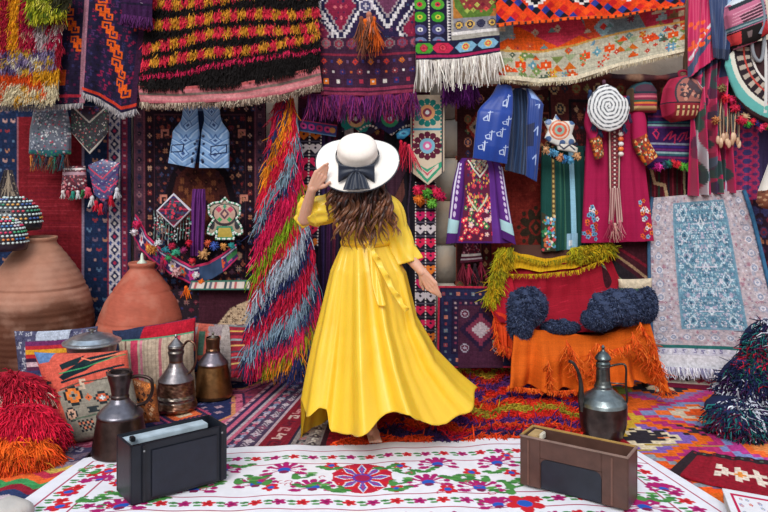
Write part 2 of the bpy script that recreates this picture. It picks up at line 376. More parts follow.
# dark medallion carpet
c = Cv(142, 220, '#1b1420', 1.35)                   # px 129.., y 90..
c.rect(0, 0, 142, 220, '#221a26'); PAL = ['#7c3a3c', '#a5644f', '#c08a6c', '#5a2330', '#6d4650', '#8f5a4c']
c.border(1, 11, '#4c3040', ['#1f1a2a', '#7f5a62', '#2c2a46'], 8, ss('dia', 'sq'), 1.2, (1.2, '#6e3c4a'))
c.border(12, 11, '#241420', ['#b0785c', '#8b3638', '#c79a80', '#30406a'], 7.5, ss('flo', 'dot', 'bud'), 1, (1, '#4a2a34'))
c.scatter(23, 23, 119, 200, 4.5, ['#4a2228', '#2c2440', '#5c3030', '#351a22'], ss('dot', 'cross', 'x'), .9, .3); c.scatter(23, 23, 119, 200, 7.4, ['#a35a44', '#7b2c30', '#c38a6a', '#3b4a70', '#5c3a4c', '#8a4238'], ss('flo', 'bud', 'cross', 'dot', 'dia'), 1.05, .15)
c.poly([(71, 50), (100, 74), (112, 105), (100, 138), (71, 165), (42, 138), (30, 105), (42, 74)], '#1a1119').poly([(71, 58), (96, 80), (104, 105), (96, 130), (71, 155), (46, 130), (38, 105), (46, 80)], '#4a2320')
c.scatter(45, 72, 97, 140, 8, ['#6e3a26', '#2d1718', '#7d4a30', '#3d2028'], ss('flo', 'dia'), 1.1, .2); c.dia(71, 105, 16, 20, '#6c3828', step=2).dia(71, 105, 9, 11, '#2a171e', step=2)
for x, y in ((30, 40), (112, 40), (28, 100), (114, 100)): c.stamp(x+4, y, 2.2, ST['hook'], '#c77f6e')
for x in (30, 112): c.vline(x, 110, 200, 12, ss('flo', 'big'), ['#b58a72', '#c9a18a', '#33507a'], 1.1)
c.wear(.12)
sheet('carpet', [R(5.93, [(133, 90), (266, 90)]), R(5.93, [(134, 330), (267, 330)])], c, fold=(.008, 2), label='dark maroon carpet with brown medallion hanging behind the pale blue waistcoat', cat='carpet', group='carpets hung on the back wall')
# dark red carpet low behind cushions, with spotted band
c = Cv(90, 60, '#241a22'); c.scatter(0, 0, 90, 60, 9, ['#5c2030', '#70404c', '#30305a', '#86605c'], ss('flo', 'dia', 'dot'), 1.1)
c.poly([(45, 42), (60, 22), (90, 8), (90, 60), (45, 60)], '#b3997e').scatter(48, 20, 92, 60, 4.5, ['#3a2722', '#54392c'], ss('x', 'dot', 'cross'), .9, .35); c.poly([(45, 42), (60, 22), (90, 8), (90, 0), (30, 0), (30, 42)], '#3c1a26').wear()
sheet('rug', [R(5.6, [(168, 290), (262, 286)]), R(5.5, [(168, 345), (262, 345)])], c, fold=(.02, 2), label='dark rug with a spotted beige corner heaped against the wall behind the cushions', cat='rug')
# red medallion carpet behind blue waistcoat
c = Cv(120, 190, '#4a1a1e', 1.35)                   # px 440.., y 84..
c.border(0, 26, '#3d1c1e', ['#9c5a40', '#5c6a4a', '#b7785a', '#283050'], 10, ss('big', 'dia'), 1.15, (1.5, '#87473a'))
c.border(27, 9, '#561c20', ['#c08a60', '#6a7050', '#1c2a40'], 6, ss('dia', 'cross'), 1, (1, '#2a1a20'))
c.rect(37, 37, 120, 190, '#7d2822'); c.scatter(38, 38, 118, 80, 6.5, ['#3a2028', '#b0704c', '#52304a', '#c89468'], ss('flo', 'dia', 'big'), .9, .2).scatter(38, 80, 118, 188, 5, ['#6c221e', '#92342a'], ss('dot', 'x'), .9, .3); c.scatter(38, 80, 118, 188, 17, ['#521c1a', '#8e3a2c'], ss('big'), .9, .2, .5)
c.flower(81, 126, 17, 8, '#33291f', '#7d2822', .42, PI/8).dia(81, 126, 6, 7, '#33291f').dia(81, 126, 2.4, 3, '#8a3a2c')
for a in range(8): c.ell(81+17*math.cos(a*PI/4), 126+17*math.sin(a*PI/4), 2, 2, '#33291f')
c.dia(22, 38, 9, 12, '#8b2b26', step=1.5).dia(22, 38, 6, 7.5, '#a59078', step=1.5).dia(22, 38, 3.4, 4, '#35303a', step=1)
c.wear(.1)
sheet('carpet', [R(5.93, [(455, 84), (575, 84)]), R(5.93, [(455, 300), (575, 300)])], c, fold=(.008, 2), label='brick red carpet with dark flower medallion hanging behind the bright blue waistcoat', cat='carpet', group='carpets hung on the back wall')
c = Cv(60, 150, '#3a1c24', 1.2); c.border(0, 12, '#2a1c28', ['#8f3a44', '#5f5a6a'], 8, ss('dia', 'dot'), 1, (1, '#7a2a38')); c.scatter(12, 12, 48, 140, 10, ['#8b3a3c', '#5a2c3c', '#9a6a58', '#3a3a58'], ss('big', 'flo'), .9).wear()
sheet('carpet', [R(5.97, [(446, 235), (506, 235)]), R(5.97, [(446, 375), (506, 375)])], c, fold=(.006, 2), label='narrow dark maroon carpet on the wall below the purple embroidered dress', cat='carpet', group='carpets hung on the back wall')
# carpet behind the crimson dress
c = Cv(150, 215, '#3b1f24', 1.2); c.border(0, 22, '#5a2a2a', ['#c0a074', '#24303f', '#8f3a2e', '#7f7a4c'], 11, ss('big', 'dia'), 1.4, (2, '#1f1a20')); c.scatter(22, 22, 130, 200, 4.6, ['#5a2228', '#2a2430', '#6a3028'], ss('dot', 'x', 'cross'), .9, .3); c.scatter(22, 22, 130, 200, 8, ['#7d2c2c', '#a0654a', '#33405a', '#c09a78'], ss('flo', 'dia', 'dot'), 1.1)
c.rect(108, 82, 150, 215, '#5b1420'); 
for k in range(9): c.rect(110+k*4.5, 82, 112+k*4.5, 215, ['#2a1a24', '#3b4a34', '#8b2030'][k % 3])
c.path([(100, 92), (112, 108), (116, 128), (134, 134), (140, 150)], 3, '#b19468').wear(.12)
sheet('carpet', [R(5.93, [(548, 74), (700, 78)]), R(5.9, [(556, 345), (700, 345)])], c, fold=(.012, 3), label='dark brown and red patterned carpet on the wall behind the crimson dress', cat='carpet', group='carpets hung on the back wall')
c = Cv(90, 60, '#3c1620'); c.line(0, 10, 70, 60, 14, '#231c22').line(8, 0, 90, 58, 3, '#8a6d55').line(-5, 12, 60, 62, 2.4, '#7d8a6a').line(20, 0, 92, 45, 3, '#6a1526').wear()
sheet('rug', [R(5.7, [(585, 240), (665, 236)]), R(5.6, [(600, 300), (668, 298)])], c, fold=(.02, 2), label='dark red striped rug crumpled behind the right end of the armchair', cat='rug')
# rug leaning low, right of the woman
c = Cv(82, 82, '#3c2440', 1.4); c.border(0, 2, '#b02a40', ['#b02a40'], 0, ss('dot')); c.border(2, 12, '#252545', ['#8a3a44', '#6a7a86', '#b57060'], 7, ss('sq', 'dot'), 1.1, (1, '#151530'))
c.border(14, 6, '#2a1c38', ['#a58a90', '#74304c'], 5, ss('dot'), 1, None).rect(20, 20, 62, 82, '#462238'); c.dia(41, 44, 18, 20, '#2a1a36', step=2).dia(41, 44, 12, 14, '#7a3048', step=2).dia(41, 44, 6, 7, '#b0a0a8', step=2)
for x, y in ((26, 28), (56, 28), (26, 62), (56, 62)): c.stamp(x, y, 1.2, ST['big'], {'#': '#a7a0b0', 'o': '#5f2238'})
c.dia(62, 56, 9, 10, '#9a9078', step=2).dia(62, 56, 4, 5, '#2c3040', step=2).wear()
sheet('rug', [R(5.66, [(438, 286), (524, 287)]), R(5.5, [(437, 368), (524, 368)])], c, fold=(.01, 1), label='small plum rug with red binding leaning on the wall right of the woman', cat='rug')

# black embroidered bands with hearts
def heartband(x0, x1, y0, y1, Y, lab, cols, tw=0):
    w, h = x1-x0, y1-y0; c = Cv(w, h, '#1c1626', 1.6); n = 2
    for j, y in enumerate(np.arange(7, h, 13.5)):
        for q in range(n):
            x = (q+.5)*w/n; col = cols[j % len(cols)]; c.ell(x-2.8, y-1.5, 3.1, 3, col); c.ell(x+2.8, y-1.5, 3.1, 3, col); c.poly([(x-5.6, y-.8), (x+5.6, y-.8), (x, y+5)], col); c.ell(x, y-1, 1.2, 1.2, '#2a2036')
        c.rect(0, y+6, w, y+7, '#4d4658')
    for x in (0.5, w/2, w-.5):
        for y in np.arange(0, h, 3): c.ell(x, y, .8, .9, '#d8d0cc')
    return sheet('embroidered_band', [R(Y, [(x0, y0), (x1, y0)]), R(Y, [(x0+tw, y1), (x1+tw, y1)])], c, mat=COTTON, fold=(.004, 1), label=lab, cat='band', group='black embroidered bands with rows of hearts')
HC = ['#d8265a', '#e0782c', '#c91f62', '#c9c0c6', '#d42350']
heartband(415, 436, 182, 342, 5.78, 'black band with rows of pink and white hearts under the pointed flower pennant', HC)
heartband(298, 322, 128, 248, 5.8, 'black band with orange and pink hearts between shaggy runner and white hat', ['#e0782c', '#c9c0c6', '#d8265a', '#d42350'], -4)
# dark cloth panels behind the woman
c = Cv(46, 190, '#2c1a34'); 
for k in range(7): c.rect(k*7, 0, k*7+3.4, 190, ['#4a2350', '#5d1f38', '#1d1626', '#3a2a5a'][k % 4])
c.wear()
sheet('hanging_cloth', [R(5.85, [(302, 108), (345, 108)]), R(5.85, [(306, 300), (340, 300)])], c, mat=COTTON, fold=(.03, 4), label='dark purple striped cloth hanging left of the woman below the hat brim', cat='cloth')
c = Cv(40, 230, '#16121c'); c.poly([(2, 60), (30, 20), (34, 40), (6, 90)], '#3a2030').poly([(0, 100), (24, 60), (26, 75), (4, 120)], '#5a3430').path([(36, 30), (30, 90), (33, 150)], 2, '#4a3a50').wear()
sheet('hanging_cloth', [R(5.8, [(384, 120), (416, 120)]), R(5.8, [(386, 345), (416, 345)])], c, mat=COTTON, fold=(.03, 2), label='black cloth hanging beside the band of hearts behind the woman', cat='cloth')
c = Cv(120, 90, '#4a1c30'); c.scatter(0, 0, 120, 90, 10, ['#7a2440', '#c08a50', '#2a2a50', '#8a3a6a'], ss('flo', 'dia', 'big'), 1).rect(24, 6, 36, 50, '#8a5a2c').rect(42, 0, 50, 60, '#c8b8b8').rect(44, 8, 48, 20, '#2c2038').wear()
sheet('carpet', [R(5.96, [(298, 92), (430, 92)]), R(5.96, [(298, 200), (430, 200)])], c, fold=(.01, 2), label='plum and gold figured carpet on the wall behind the white sun hat', cat='carpet', group='carpets hung on the back wall')
c = Cv(120, 130, '#251622'); c.scatter(0, 0, 120, 130, 12, ['#4a1c30', '#33204a', '#5d3028'], ss('flo', 'dia', 'big'), 1.1).wear()
sheet('carpet', [R(5.99, [(268, 190), (440, 190)]), R(5.99, [(268, 372), (440, 372)])], c, fold=(.02, 4), label='near black wall carpet behind the yellow dress', cat='carpet', group='carpets hung on the back wall')

# embroidered strip with pink circles, and the pieces with big flowers
c = Cv(38, 13, '#5a7fa8', 2); c.rect(0, 1.5, 38, 11.5, '#3a3f7a').rect(0, 0, 38, 1.2, '#b03a60')
for j in range(4): c.ell(5+j*8, 6.5, 3.4, 3.4, ['#d24a9a', '#c53a8a', '#b02a60', '#c83a7a'][j]).ell(5+j*8, 6.5, 1.4, 1.4, '#2a1c4a')
c.ell(34, 6.5, 3, 3, '#c98a4a')
sheet('embroidered_strip', [R(5.7, [(298, 119), (337, 125)]), R(5.7, [(299, 131), (336, 137)])], c, mat=COTTON, fold=None, label='short blue strip with pink circles hanging left of the white hat', cat='embroidery')
def bigflower(c, x, y, r, pet, ring, mid, n=12):
    for k in range(n):
        a = 2*PI*k/n; c.ell(x+r*.78*math.cos(a), y+r*.78*math.sin(a), r*.2, r*.2, pet); c.line(x+r*.5*math.cos(a), y+r*.5*math.sin(a), x+r*.85*math.cos(a), y+r*.85*math.sin(a), r*.26, pet)
    c.ell(x, y, r*.52, r*.52, ring).ell(x, y, r*.3, r*.3, mid).ell(x, y, r*.14, r*.14, '#dfe4ea')
c = Cv(35, 92, '#bfb09c', 2.2); c.rect(1.5, 0, 33.5, 92, '#3a3440').rect(2.8, 0, 32.2, 92, '#cfc0aa'); 
for y in np.arange(2, 62, 4): c.ell(3.6, y, .9, 1.2, '#b8384a').ell(31.4, y, .9, 1.2, '#2c7a6a')
bigflower(c, 17.5, 18, 15, '#1f7a74', '#e0a070', '#8a3a50'); bigflower(c, 17.5, 52, 15, '#5a1c34', '#7ab0c8', '#d06aa0')
c.line(4, 35, 31, 35, 2, '#3c9ab8').poly([(3, 68), (17.5, 76), (32, 68), (32, 74), (17.5, 90), (3, 74)], '#3a9a78').poly([(6, 70), (17.5, 79), (29, 70), (29, 74), (17.5, 86), (6, 74)], '#d8c8b8').poly([(9, 73), (17.5, 80), (26, 73), (17.5, 83)], '#c05a6a')
blob('flower_pennant', [(410, 95), (427, 95), (444.5, 95), (444.5, 125), (444.5, 171), (428, 185), (411, 172), (410.5, 125)], c, Y=5.68, bulge=.006, mat=COTTON, label='pointed cream pennant with two round flowers hanging beside the white hat', cat='pennant')
c = Cv(76, 44, '#2c2238', 2)
bigflower(c, 16, 22, 17, '#20807a', '#d8b080', '#5a2034', 14); bigflower(c, 50, 22, 17, '#2a2c58', '#3a9a70', '#b8304a', 12); c.rect(0, 0, 76, 8, '#4a1c34'); c.ell(17, 9, 6, 5, '#c8323a').ell(17, 9, 3, 3, '#d8a060').ell(50, 12, 4, 3.5, '#9acfd0')
for y in np.arange(0, 76, 3): c.ell(y, 34+5*math.sin(y*.16), 1.1, 1.2, '#d8cfc8')
c.line(0, 40, 76, 40, 1.6, '#c03048')
blob('embroidered_valance', [(341, 98), (380, 98), (414, 99), (416, 120), (414, 140), (400, 128), (392, 136), (380, 128), (366, 138), (352, 126), (342, 132), (340, 115)], c, Y=5.72, bulge=.008, mat=COTTON, label='embroidered valance with teal and navy round flowers above the hat crown', cat='embroidery')
c = Cv(14, 10, '#2a86b8', 2); c.ell(7, 5, 5, 2.5, '#4ab0d8').ell(7, 5, 2, 1, '#1c5a90')
blob('almond_patch', [(396, 134), (402, 129), (411, 128), (410, 134), (404, 139), (397, 139)], c, Y=5.66, bulge=.015, mat=BEAD, label='small bright blue almond shaped ornament right of the hat brim', cat='ornament')
for k, (cc, lb) in enumerate(zip(['#c8203c', '#b01c3a', '#d03a50'], ['left', 'middle', 'right'])):
    _g = G(); tasselg(_g, W(401+k*4, 142+k*2, 5.6-.02*k), .16, cc, w=.012); _g.build('tassel', YARN, label=lb+'most of three long red tassels hanging right of the hat brim' if lb != 'middle' else 'middle one of three long red tassels hanging right of the hat brim', cat='tassel', group='long red tassels beside the hat')
_t = T('pompom_string', 'string of pink, green and orange pompoms hanging under the pointed flower pennant', 'pompom string', W(429, 210, 5.7))
for x, y, cc in [(418, 190, '#d82a52'), (427, 193, '#5aa03a'), (437, 192, '#d82a52'), (419, 199, '#e07a2c'), (432, 203, '#6ab040'), (441, 196, '#c8265a')]: _g = G(); pomg(_g, W(x, y, 5.7), .035, cc); _g.build('pompom', YARN, _t)

c = Cv(150, 260, '#2c1c2c', 1); c.border(0, 16, '#4a2030', ['#a8705a', '#33406a', '#8a3038'], 9, ss('dia', 'flo'), 1.4, (2, '#6a2c3a')); c.scatter(16, 16, 134, 244, 9, ['#7a2c3c', '#3a3a64', '#a0684c', '#5a2a4a'], ss('flo', 'dia', 'big'), 1.2).wear(.1)
sheet('carpet', [R(5.94, [(712, 60), (880, 60)]), R(5.94, [(712, 365), (880, 365)])], c, fold=(.008, 2), label='dark plum carpet on the wall behind the purple zigzag cloth at the right edge', cat='carpet', group='carpets hung on the back wall')
# ================================================================ rugs hung over the top rail
TOPG = 'rugs hung over the top rail'
# yellow and red shag
c = Cv(64, 112, '#9c1830', 1)
c.rect(0, 0, 9, 80, '#d98a1c').rect(9, 0, 17, 90, '#a81c34').rect(17, 0, 26, 70, '#e0981c').rect(26, 0, 34, 70, '#b02038').rect(34, 18, 64, 50, '#8a3050').rect(42, 30, 60, 62, '#b8a8ac')
c.scatter(26, 20, 64, 78, 9, ['#d8d0c8', '#a01c44', '#b01c48', '#c02848', '#c8a080'], ss('sq', 'dot'), 3, .4, .9).rect(10, 62, 60, 82, '#8a7a9c').scatter(8, 60, 60, 84, 8, ['#e8e0cc', '#d0a83c', '#5a4a78'], ss('dot'), 3, .4).rect(4, 84, 58, 94, '#d8501c').rect(40, 80, 64, 100, '#d89a20').rect(0, 94, 64, 112, '#dccfae').scatter(0, 92, 60, 110, 9, ['#d8501c', '#d8a030'], ss('dot'), 3, .4, .7)
sf = [R(5.45, [(-8, -14), (66, -14)]), R(5.42, [(-8, 98), (57, 97)])]
t = T('shag_rug', 'yellow and crimson shaggy rug hanging in the top left corner', 'rug', W(28, 98, 5.45), TOPG)
sheet('backing', sf, c, parent=t, fold=(.02, 2)); pile('pile', Surf(sf), 7600, c, L=.05, w=.0034, parent=t)
c = Cv(60, 30, '#9aa024', 1); c.scatter(0, 0, 60, 30, 8, ['#c8c034', '#5a7020', '#d8d060'], ss('dot'), 3, .4).rect(38, 0, 60, 20, '#3a3a24')
sf = [R(5.38, [(28, -14), (72, -14)]), R(5.38, [(33, 15), (66, 8)])]
t = T('shag_rug', 'olive green tufted rug edge above the yellow and crimson shaggy rug', 'rug', W(48, 15, 5.4), TOPG)
sheet('backing', sf, c, parent=t, fold=None); pile('pile', Surf(sf), 1300, c, L=.07, w=.0045, parent=t)
# hooked kilim, two falls
HK = ['ooooo....', 'o...o....', 'o.o.ooo..', 'ooo.ooo..', '..ooooo..', '..ooo.ooo', '..ooo.o.o', '....o...o', '....ooooo']
def hooks(c, pts, cell):
    for x, y in pts: c.stamp(x, y, cell*.92, HK, '#e05c1c')
t = T('hooked_kilim', 'dark purple kilim with orange hook motifs hanging in two falls', 'rug', W(70, 105, 5.5), TOPG)
c = Cv(90, 118, '#241c36', 1.4); c.scatter(0, 0, 90, 118, 7, ['#5a1c44', '#33305a', '#74203c', '#1c1828'], ss('s', 'x', 'dot', 'cross'), 1.2, .3); hooks(c, [(66, 22), (73, 40), (80, 58)], 1.9)
c.rect(84, 0, 90, 118, '#a07080').rect(0, 109, 90, 112, '#a8283a').poly([(60, 84), (70, 84), (70, 100), (60, 100)], '#c8501c').wear()
sheet('kilim_fall', [R(5.52, [(0, -14), (92, -14)]), R(5.5, [(-4, 106), (84, 103)])], c, parent=t, fold=(.02, 2))
c = Cv(56, 122, '#221c38', 1.6); c.scatter(0, 0, 56, 122, 6, ['#5a1c44', '#33305a', '#8a1c44', '#1c1828', '#4a2a5a'], ss('s', 'x', 'dot', 'cross'), 1.2, .3); hooks(c, [(11, 10), (17, 28), (23, 46), (29, 64), (35, 82), (41, 100)], 2.0)
c.rect(50, 0, 56, 122, '#3a1c38').rect(0, 0, 2, 122, '#9a6a7c').rect(0, 116, 56, 119, '#c83a28').stamp(50, 40, 2, ST['hook'], '#b83a28').wear()
sheet('kilim_fall', [R(5.4, [(87, -14), (150, -14)]), R(5.4, [(82, 92), (98, 98), (122, 113), (136, 109)])], c, parent=t, fold=(.025, 1.4))
fringe('fringe', R(5.48, [(-4, 106), (40, 106), (83, 103)]), 190, .035, ['#a8a4a8', '#b8b0b0', '#8a8890'], w=.004, parent=t)
fringe('fringe', R(5.38, [(82, 92), (98, 98), (122, 113), (136, 109)]), 160, .04, ['#a8a4a8', '#b8b0b0', '#8a8890'], w=.004, parent=t)
c = Cv(40, 50, '#3a1c44', 1.3); c.scatter(0, 0, 40, 34, 6, ['#c8b0c8', '#6a2a6a', '#241a34'], ss('dot'), 1, .4, .6).rect(0, 28, 40, 32, '#241a34').wear()
t = T('purple_blanket', 'dark purple speckled blanket end hanging above the black shag rug', 'blanket', W(140, 25, 5.3), TOPG)
sf = [R(5.3, [(119, -14), (153, -14)]), R(5.3, [(122, 14), (152, 18)])]; sheet('cloth', sf, c, parent=t, fold=(.015, 2), mat=WOOL); fringe('fringe', R(5.29, [(122, 14), (152, 18)]), 170, .07, ['#4a1c50', '#5f2a66', '#34183c'], w=.005, parent=t)
# black shag with pink and amber blocks
c = Cv(182, 104, '#1c1819', 1.2)
def bandy(k, x): return [ -1, 19, 40, 60][k]-(x/182)*[10, 6, 8, 12][k]+3.5*np.sin(x/26+k)+(4 if k > 1 else 0)*np.cos(x/40)
for k in range(4):
    yy = bandy(k, c.X)+14
    m = (np.abs(c.Y-yy) < [5, 5.6, 5.2, 4.8][k]); blk = (np.floor(c.X/(8.6+k*.2)) % 2 == 0)
    c.put(m & blk, '#e0344e'); c.put(m & ~blk, '#dc9a32')
yy = 88-(c.X/182)*14+3*np.sin(c.X/26+1); c.put(np.abs(c.Y-yy) < 1.7, '#d8285a')
t = T('shag_rug', 'black shaggy rug with rows of pink and amber blocks', 'rug', W(230, 95, 5.4), TOPG)
sf = [R(5.4, [(150, -14), (318, -14)]), R(5.4, [(139, 86), (180, 86), (240, 82), (280, 74), (320, 66)])]
sheet('backing', sf, c, parent=t, fold=(.025, 3, 1)); pile('pile', Surf(sf), 17000, c, L=.036, w=.0042, parent=t, off=lambda u, v: np.stack([0*u, -wob(u, v, .025, 3, 1)*(.25+.75*v), 0*u], -1), D=(0, -.45, -.9), curl=.35, jit=.18)
c = Cv(182, 18, '#c8747c', 1.5); c.rect(0, 0, 182, 3, '#b85a5c').rect(0, 7, 182, 9.5, '#7a6a64').rect(0, 11, 182, 14, '#d08a8e').rect(0, 15.5, 182, 18, '#b0606a').wear(.06)
sheet('striped_band', [R(5.4, [(139, 86), (180, 87), (240, 83), (280, 75), (320, 66)]), R(5.4, [(140, 103), (180, 104), (240, 101), (280, 95), (322, 84)])], c, parent=t, fold=(.015, 3, 1), vw=lambda v: 1+0*v)
fringe('fringe', R(5.4, [(140, 102), (180, 103), (240, 100), (280, 94), (322, 83)]), 520, .045, ['#b8a090', '#8f7a6c', '#c8b8a4', '#6a5a50'], w=.0035, parent=t, curl=.4)
# diamond kilim with purple fringe
c = Cv(98, 110, '#2c2448', 1.7)
c.scatter(0, 52, 98, 104, 4.2, ['#5a2448', '#342040', '#6a3050', '#2a2c50'], ss('dot', 'x'), .9, .3); c.scatter(0, 0, 98, 60, 8, ['#4a2a5a', '#6a3a5c', '#3a4a6a'], ss('x', 'dot'), 1.2, .2)
def wdia(c, cx, cy, rx, ry, f, g):
    c.dia(cx, cy, rx, ry, '#ddd8dc', step=2.4).dia(cx, cy, rx*.84, ry*.84, '#28264a', step=2.4).dia(cx, cy, rx*.72, ry*.72, '#a89aa0', step=2).dia(cx, cy, rx*.64, ry*.64, f, step=2).scatter(cx-rx*.35, cy-ry*.35, cx+rx*.35, cy+ry*.35, 5.5, [g, '#d8707a', '#3a2a50'], ss('dia', 'dot'), .8, .1)
wdia(c, 22, 20, 22, 36, '#8a2444', '#c84a5c'); wdia(c, 70, 2, 26, 40, '#6a3a58', '#c84a5c'); wdia(c, 98, 44, 18, 26, '#8a2444', '#c84a5c'); wdia(c, 0, 48, 14, 18, '#7a2848', '#c84a5c')
c.stamp(48, 20, 2, ST['big'], {'#': '#c8c0cc', 'o': '#4a4a70'})
c.rect(0, 52, 98, 110, '#40243c').hline(58, 0, 98, 13, ss('big'), ['#a85060', '#7a6a70', '#8a3044', '#6a4a6a'], 1.5).rect(0, 68, 98, 70, '#8a2c44')
c.hline(76, 0, 98, 8, ss('dia', 'dot'), ['#c84038', '#3a3a78', '#c86a2c', '#7a5a80'], 1.3).hline(86, 0, 98, 9, ss('flo', 'dot'), ['#8a3a44', '#d8d0d0', '#37306a', '#b85a2c'], 1.2).hline(96, 0, 98, 12, ss('sq', 'dot'), ['#e0782c', '#d8d0cc', '#31306a', '#a83048'], 1.9).rect(0, 102, 98, 110, '#8a3450').rect(0, 105, 98, 106.5, '#4a2038').wear()
t = T('diamond_kilim', 'plum kilim with white edged diamonds and long purple fringe', 'rug', W(368, 95, 5.5), TOPG)
sheet('cloth', [R(5.48, [(318, -14), (415, -14)]), R(5.48, [(321, 95), (368, 96), (416, 92)])], c, parent=t, fold=(.022, 2.4))
fringe('fringe', R(5.48, [(308, 94), (368, 96), (416, 92)]), 420, .16, ['#5a1c58', '#742a70', '#401440', '#8a2a5a'], w=.004, parent=t, curl=.12)
_g = G(); tasselg(_g, W(369, 15, 5.36), .12, '#b0705c', w=.02, n=50)
for k in range(9): tasselg(_g, W(366+random.uniform(-5, 11), 20+random.uniform(-3, 16), 5.34), .14, random.choice(['#d8641c', '#c85a20', '#7a4a38', '#a86a50']), w=.016, n=26)
_g.build('yarn_tassel', YARN, label='orange and brown yarn tassel hanging on the plum diamond kilim', cat='tassel')
# green and black kilim with white fringe
c = Cv(84, 76, '#1d1b2c', 1.8); c.rect(0, 0, 84, 60, '#22203a')
for j, y in enumerate(range(6, 60, 13)):
    for x in (5, 23): c.ell(x, y, 6.5, 5.4, ['#3f9a2c', '#58a83a', '#3f9a2c', '#4a4a7a', '#6a7aa0'][j]).ell(x, y, 2.8, 2.4, ['#d8c84a', '#c83044', '#d8c84a', '#d8d8d8', '#b83060'][j]).ell(x, y, 1, 1, '#2a2038')
for y in range(0, 58, 3): c.ell(14, y, .9, 1, '#d8d0cc').poly([(32, y), (36, y+1.5), (32, y+3)], '#dcd8d8')
c.rect(36, 0, 84, 56, '#a8a49c').rect(38, 0, 84, 47, '#b87a3c').poly([(38, 0), (84, 0), (84, 20), (74, 34), (48, 34), (40, 22)], '#5a7a34').poly([(42, 10), (56, 4), (76, 4), (82, 14), (74, 26), (50, 26)], '#8a3a3a').scatter(44, 2, 84, 28, 7, ['#d84a4a', '#b0c05a', '#7a1c34'], ss('dia', 'dot'), 1.1)
c.rect(38, 34, 84, 48, '#8a8890').hline(41, 38, 84, 11, ss('big'), ['#3a3a50', '#d8b05a', '#2c2c4a'], 1.3)
c.rect(36, 48, 84, 51, '#e0dcdc'); c.rect(0, 57, 84, 70, '#20203c')
for x, cc in ((8, '#4a9a34'), (27, '#c82c50'), (50, '#7fb0d0'), (72, '#7fb0d0')): c.poly([(x-11, 64), (x-6, 59), (x+6, 59), (x+11, 64), (x+6, 69.5), (x-6, 69.5)], cc); c.stamp(x, 64, 1.1, ST['big'], {'#': '#e0d060' if x > 30 else '#a02038', 'o': '#d8485a'})
c.rect(0, 71, 84, 74, '#a82458').rect(0, 74, 84, 76, '#2a2440').wear(.06)
t = T('fringed_kilim', 'black and green kilim with a white knotted fringe', 'rug', W(458, 60, 5.45), TOPG)
sheet('cloth', [R(5.42, [(414, -14), (499, -14)]), R(5.42, [(416, 60), (458, 59), (500, 52)])], c, parent=t, fold=(.012, 1.5))
fringe('fringe', R(5.42, [(417, 60), (458, 59), (500, 52)]), 120, .185, ['#e0dad4', '#cfc8c4', '#f0ece4'], w=.0052, parent=t, curl=.1)
_t = T('tassel_garland', 'garland of short purple tassels hanging under the white kilim fringe', 'garland', W(460, 100, 5.6))
mk('cord', *tube([W(441, 82, 5.6), W(460, 85, 5.6), W(479, 83, 5.6)], .006, 6), '#43144e', YARN, _t)
for k in range(26): _g = G(); tasselg(_g, W(444+k*1.25+random.uniform(-1, 1), 84+random.uniform(0, 8), 5.6), .1, random.choice(['#5a1c68', '#6a2478', '#43144e']), w=.012, n=16); _g.build('tassel', YARN, _t)
# red kilim with diamonds
c = Cv(190, 40, '#e0401c', 1.6)
cols = ['#e0401c', '#2a3a8c', '#e8501c', '#1c1a24', '#a81c30', '#d8341c']
ix = np.floor((c.X+c.Y*1.0)/9).astype(int); iy = np.floor((c.X-c.Y*1.0)/9).astype(int)
q = (ix*2+iy*3) % 7
for k, cc in enumerate(['#e0401c', '#2a3a8c', '#e8501c', '#1c1a24', '#c82424', '#e0401c', '#e0401c']): c.put(q == k, cc)
for x in (40, 86, 132, 178): c.dia(x, 6, 20, 17, '#e4dcd8', step=2.5).dia(x, 6, 16.5, 14, '#1c1a24', step=2.5).dia(x, 6, 11, 9, ['#a81c40', '#2a3a8c'][x//46 % 2], step=2.5).dia(x, 6, 5, 4, '#d88aa0', step=2.5)
c.rect(0, 36.5, 190, 40, '#e85a20'); 
for x in range(0, 190, 7): c.rect(x, 37.5, x+2, 40, '#3a2a30')
c.wear(.05)
t = T('diamond_kilim', 'bright red and blue stepped diamond kilim along the top edge', 'rug', W(590, 20, 5.4), TOPG)
sheet('cloth', [R(5.4, [(495, -16), (686, -18)]), R(5.38, [(497, 27), (560, 21), (620, 17), (685, 5)])], c, parent=t, fold=(.025, 3))
# faded pastel kilim
c = Cv(190, 66, '#b8a890', 1.6)
c.rect(0, 0, 190, 40, '#b03038'); c.poly([(0, 14), (60, 14), (110, 40), (0, 52)], '#e0581c').poly([(10, 8), (80, 6), (90, 22), (60, 34), (30, 18)], '#c0344c')
c.poly([(0, 6), (16, 6), (16, 22), (0, 30)], '#88a0a8').poly([(0, 10), (8, 10), (8, 18), (0, 18)], '#d8c8a8')
c.poly([(80, 2), (112, 0), (140, 8), (150, 30), (122, 40), (96, 34)], '#6f7f84').poly([(86, 8), (100, 4), (112, 20), (100, 34), (90, 28)], '#c84a2c').dia(107, 20, 9, 9, '#88a8b0', step=2).dia(107, 20, 4, 4, '#c8342c').poly([(112, 2), (140, 2), (134, 14), (118, 14)], '#c89a6a')
c.poly([(148, 4), (170, 0), (176, 30), (150, 34)], '#b02c44').scatter(158, 6, 190, 34, 10, ['#8a9a9c', '#c8b090', '#7a5a3c'], ss('dot', 'tri'), 3, .2)
bx = lambda x: 44-8*(x/190)+2*np.sin(x/25)
c.put(c.Y > bx(c.X)-6, '#b8b4a0')
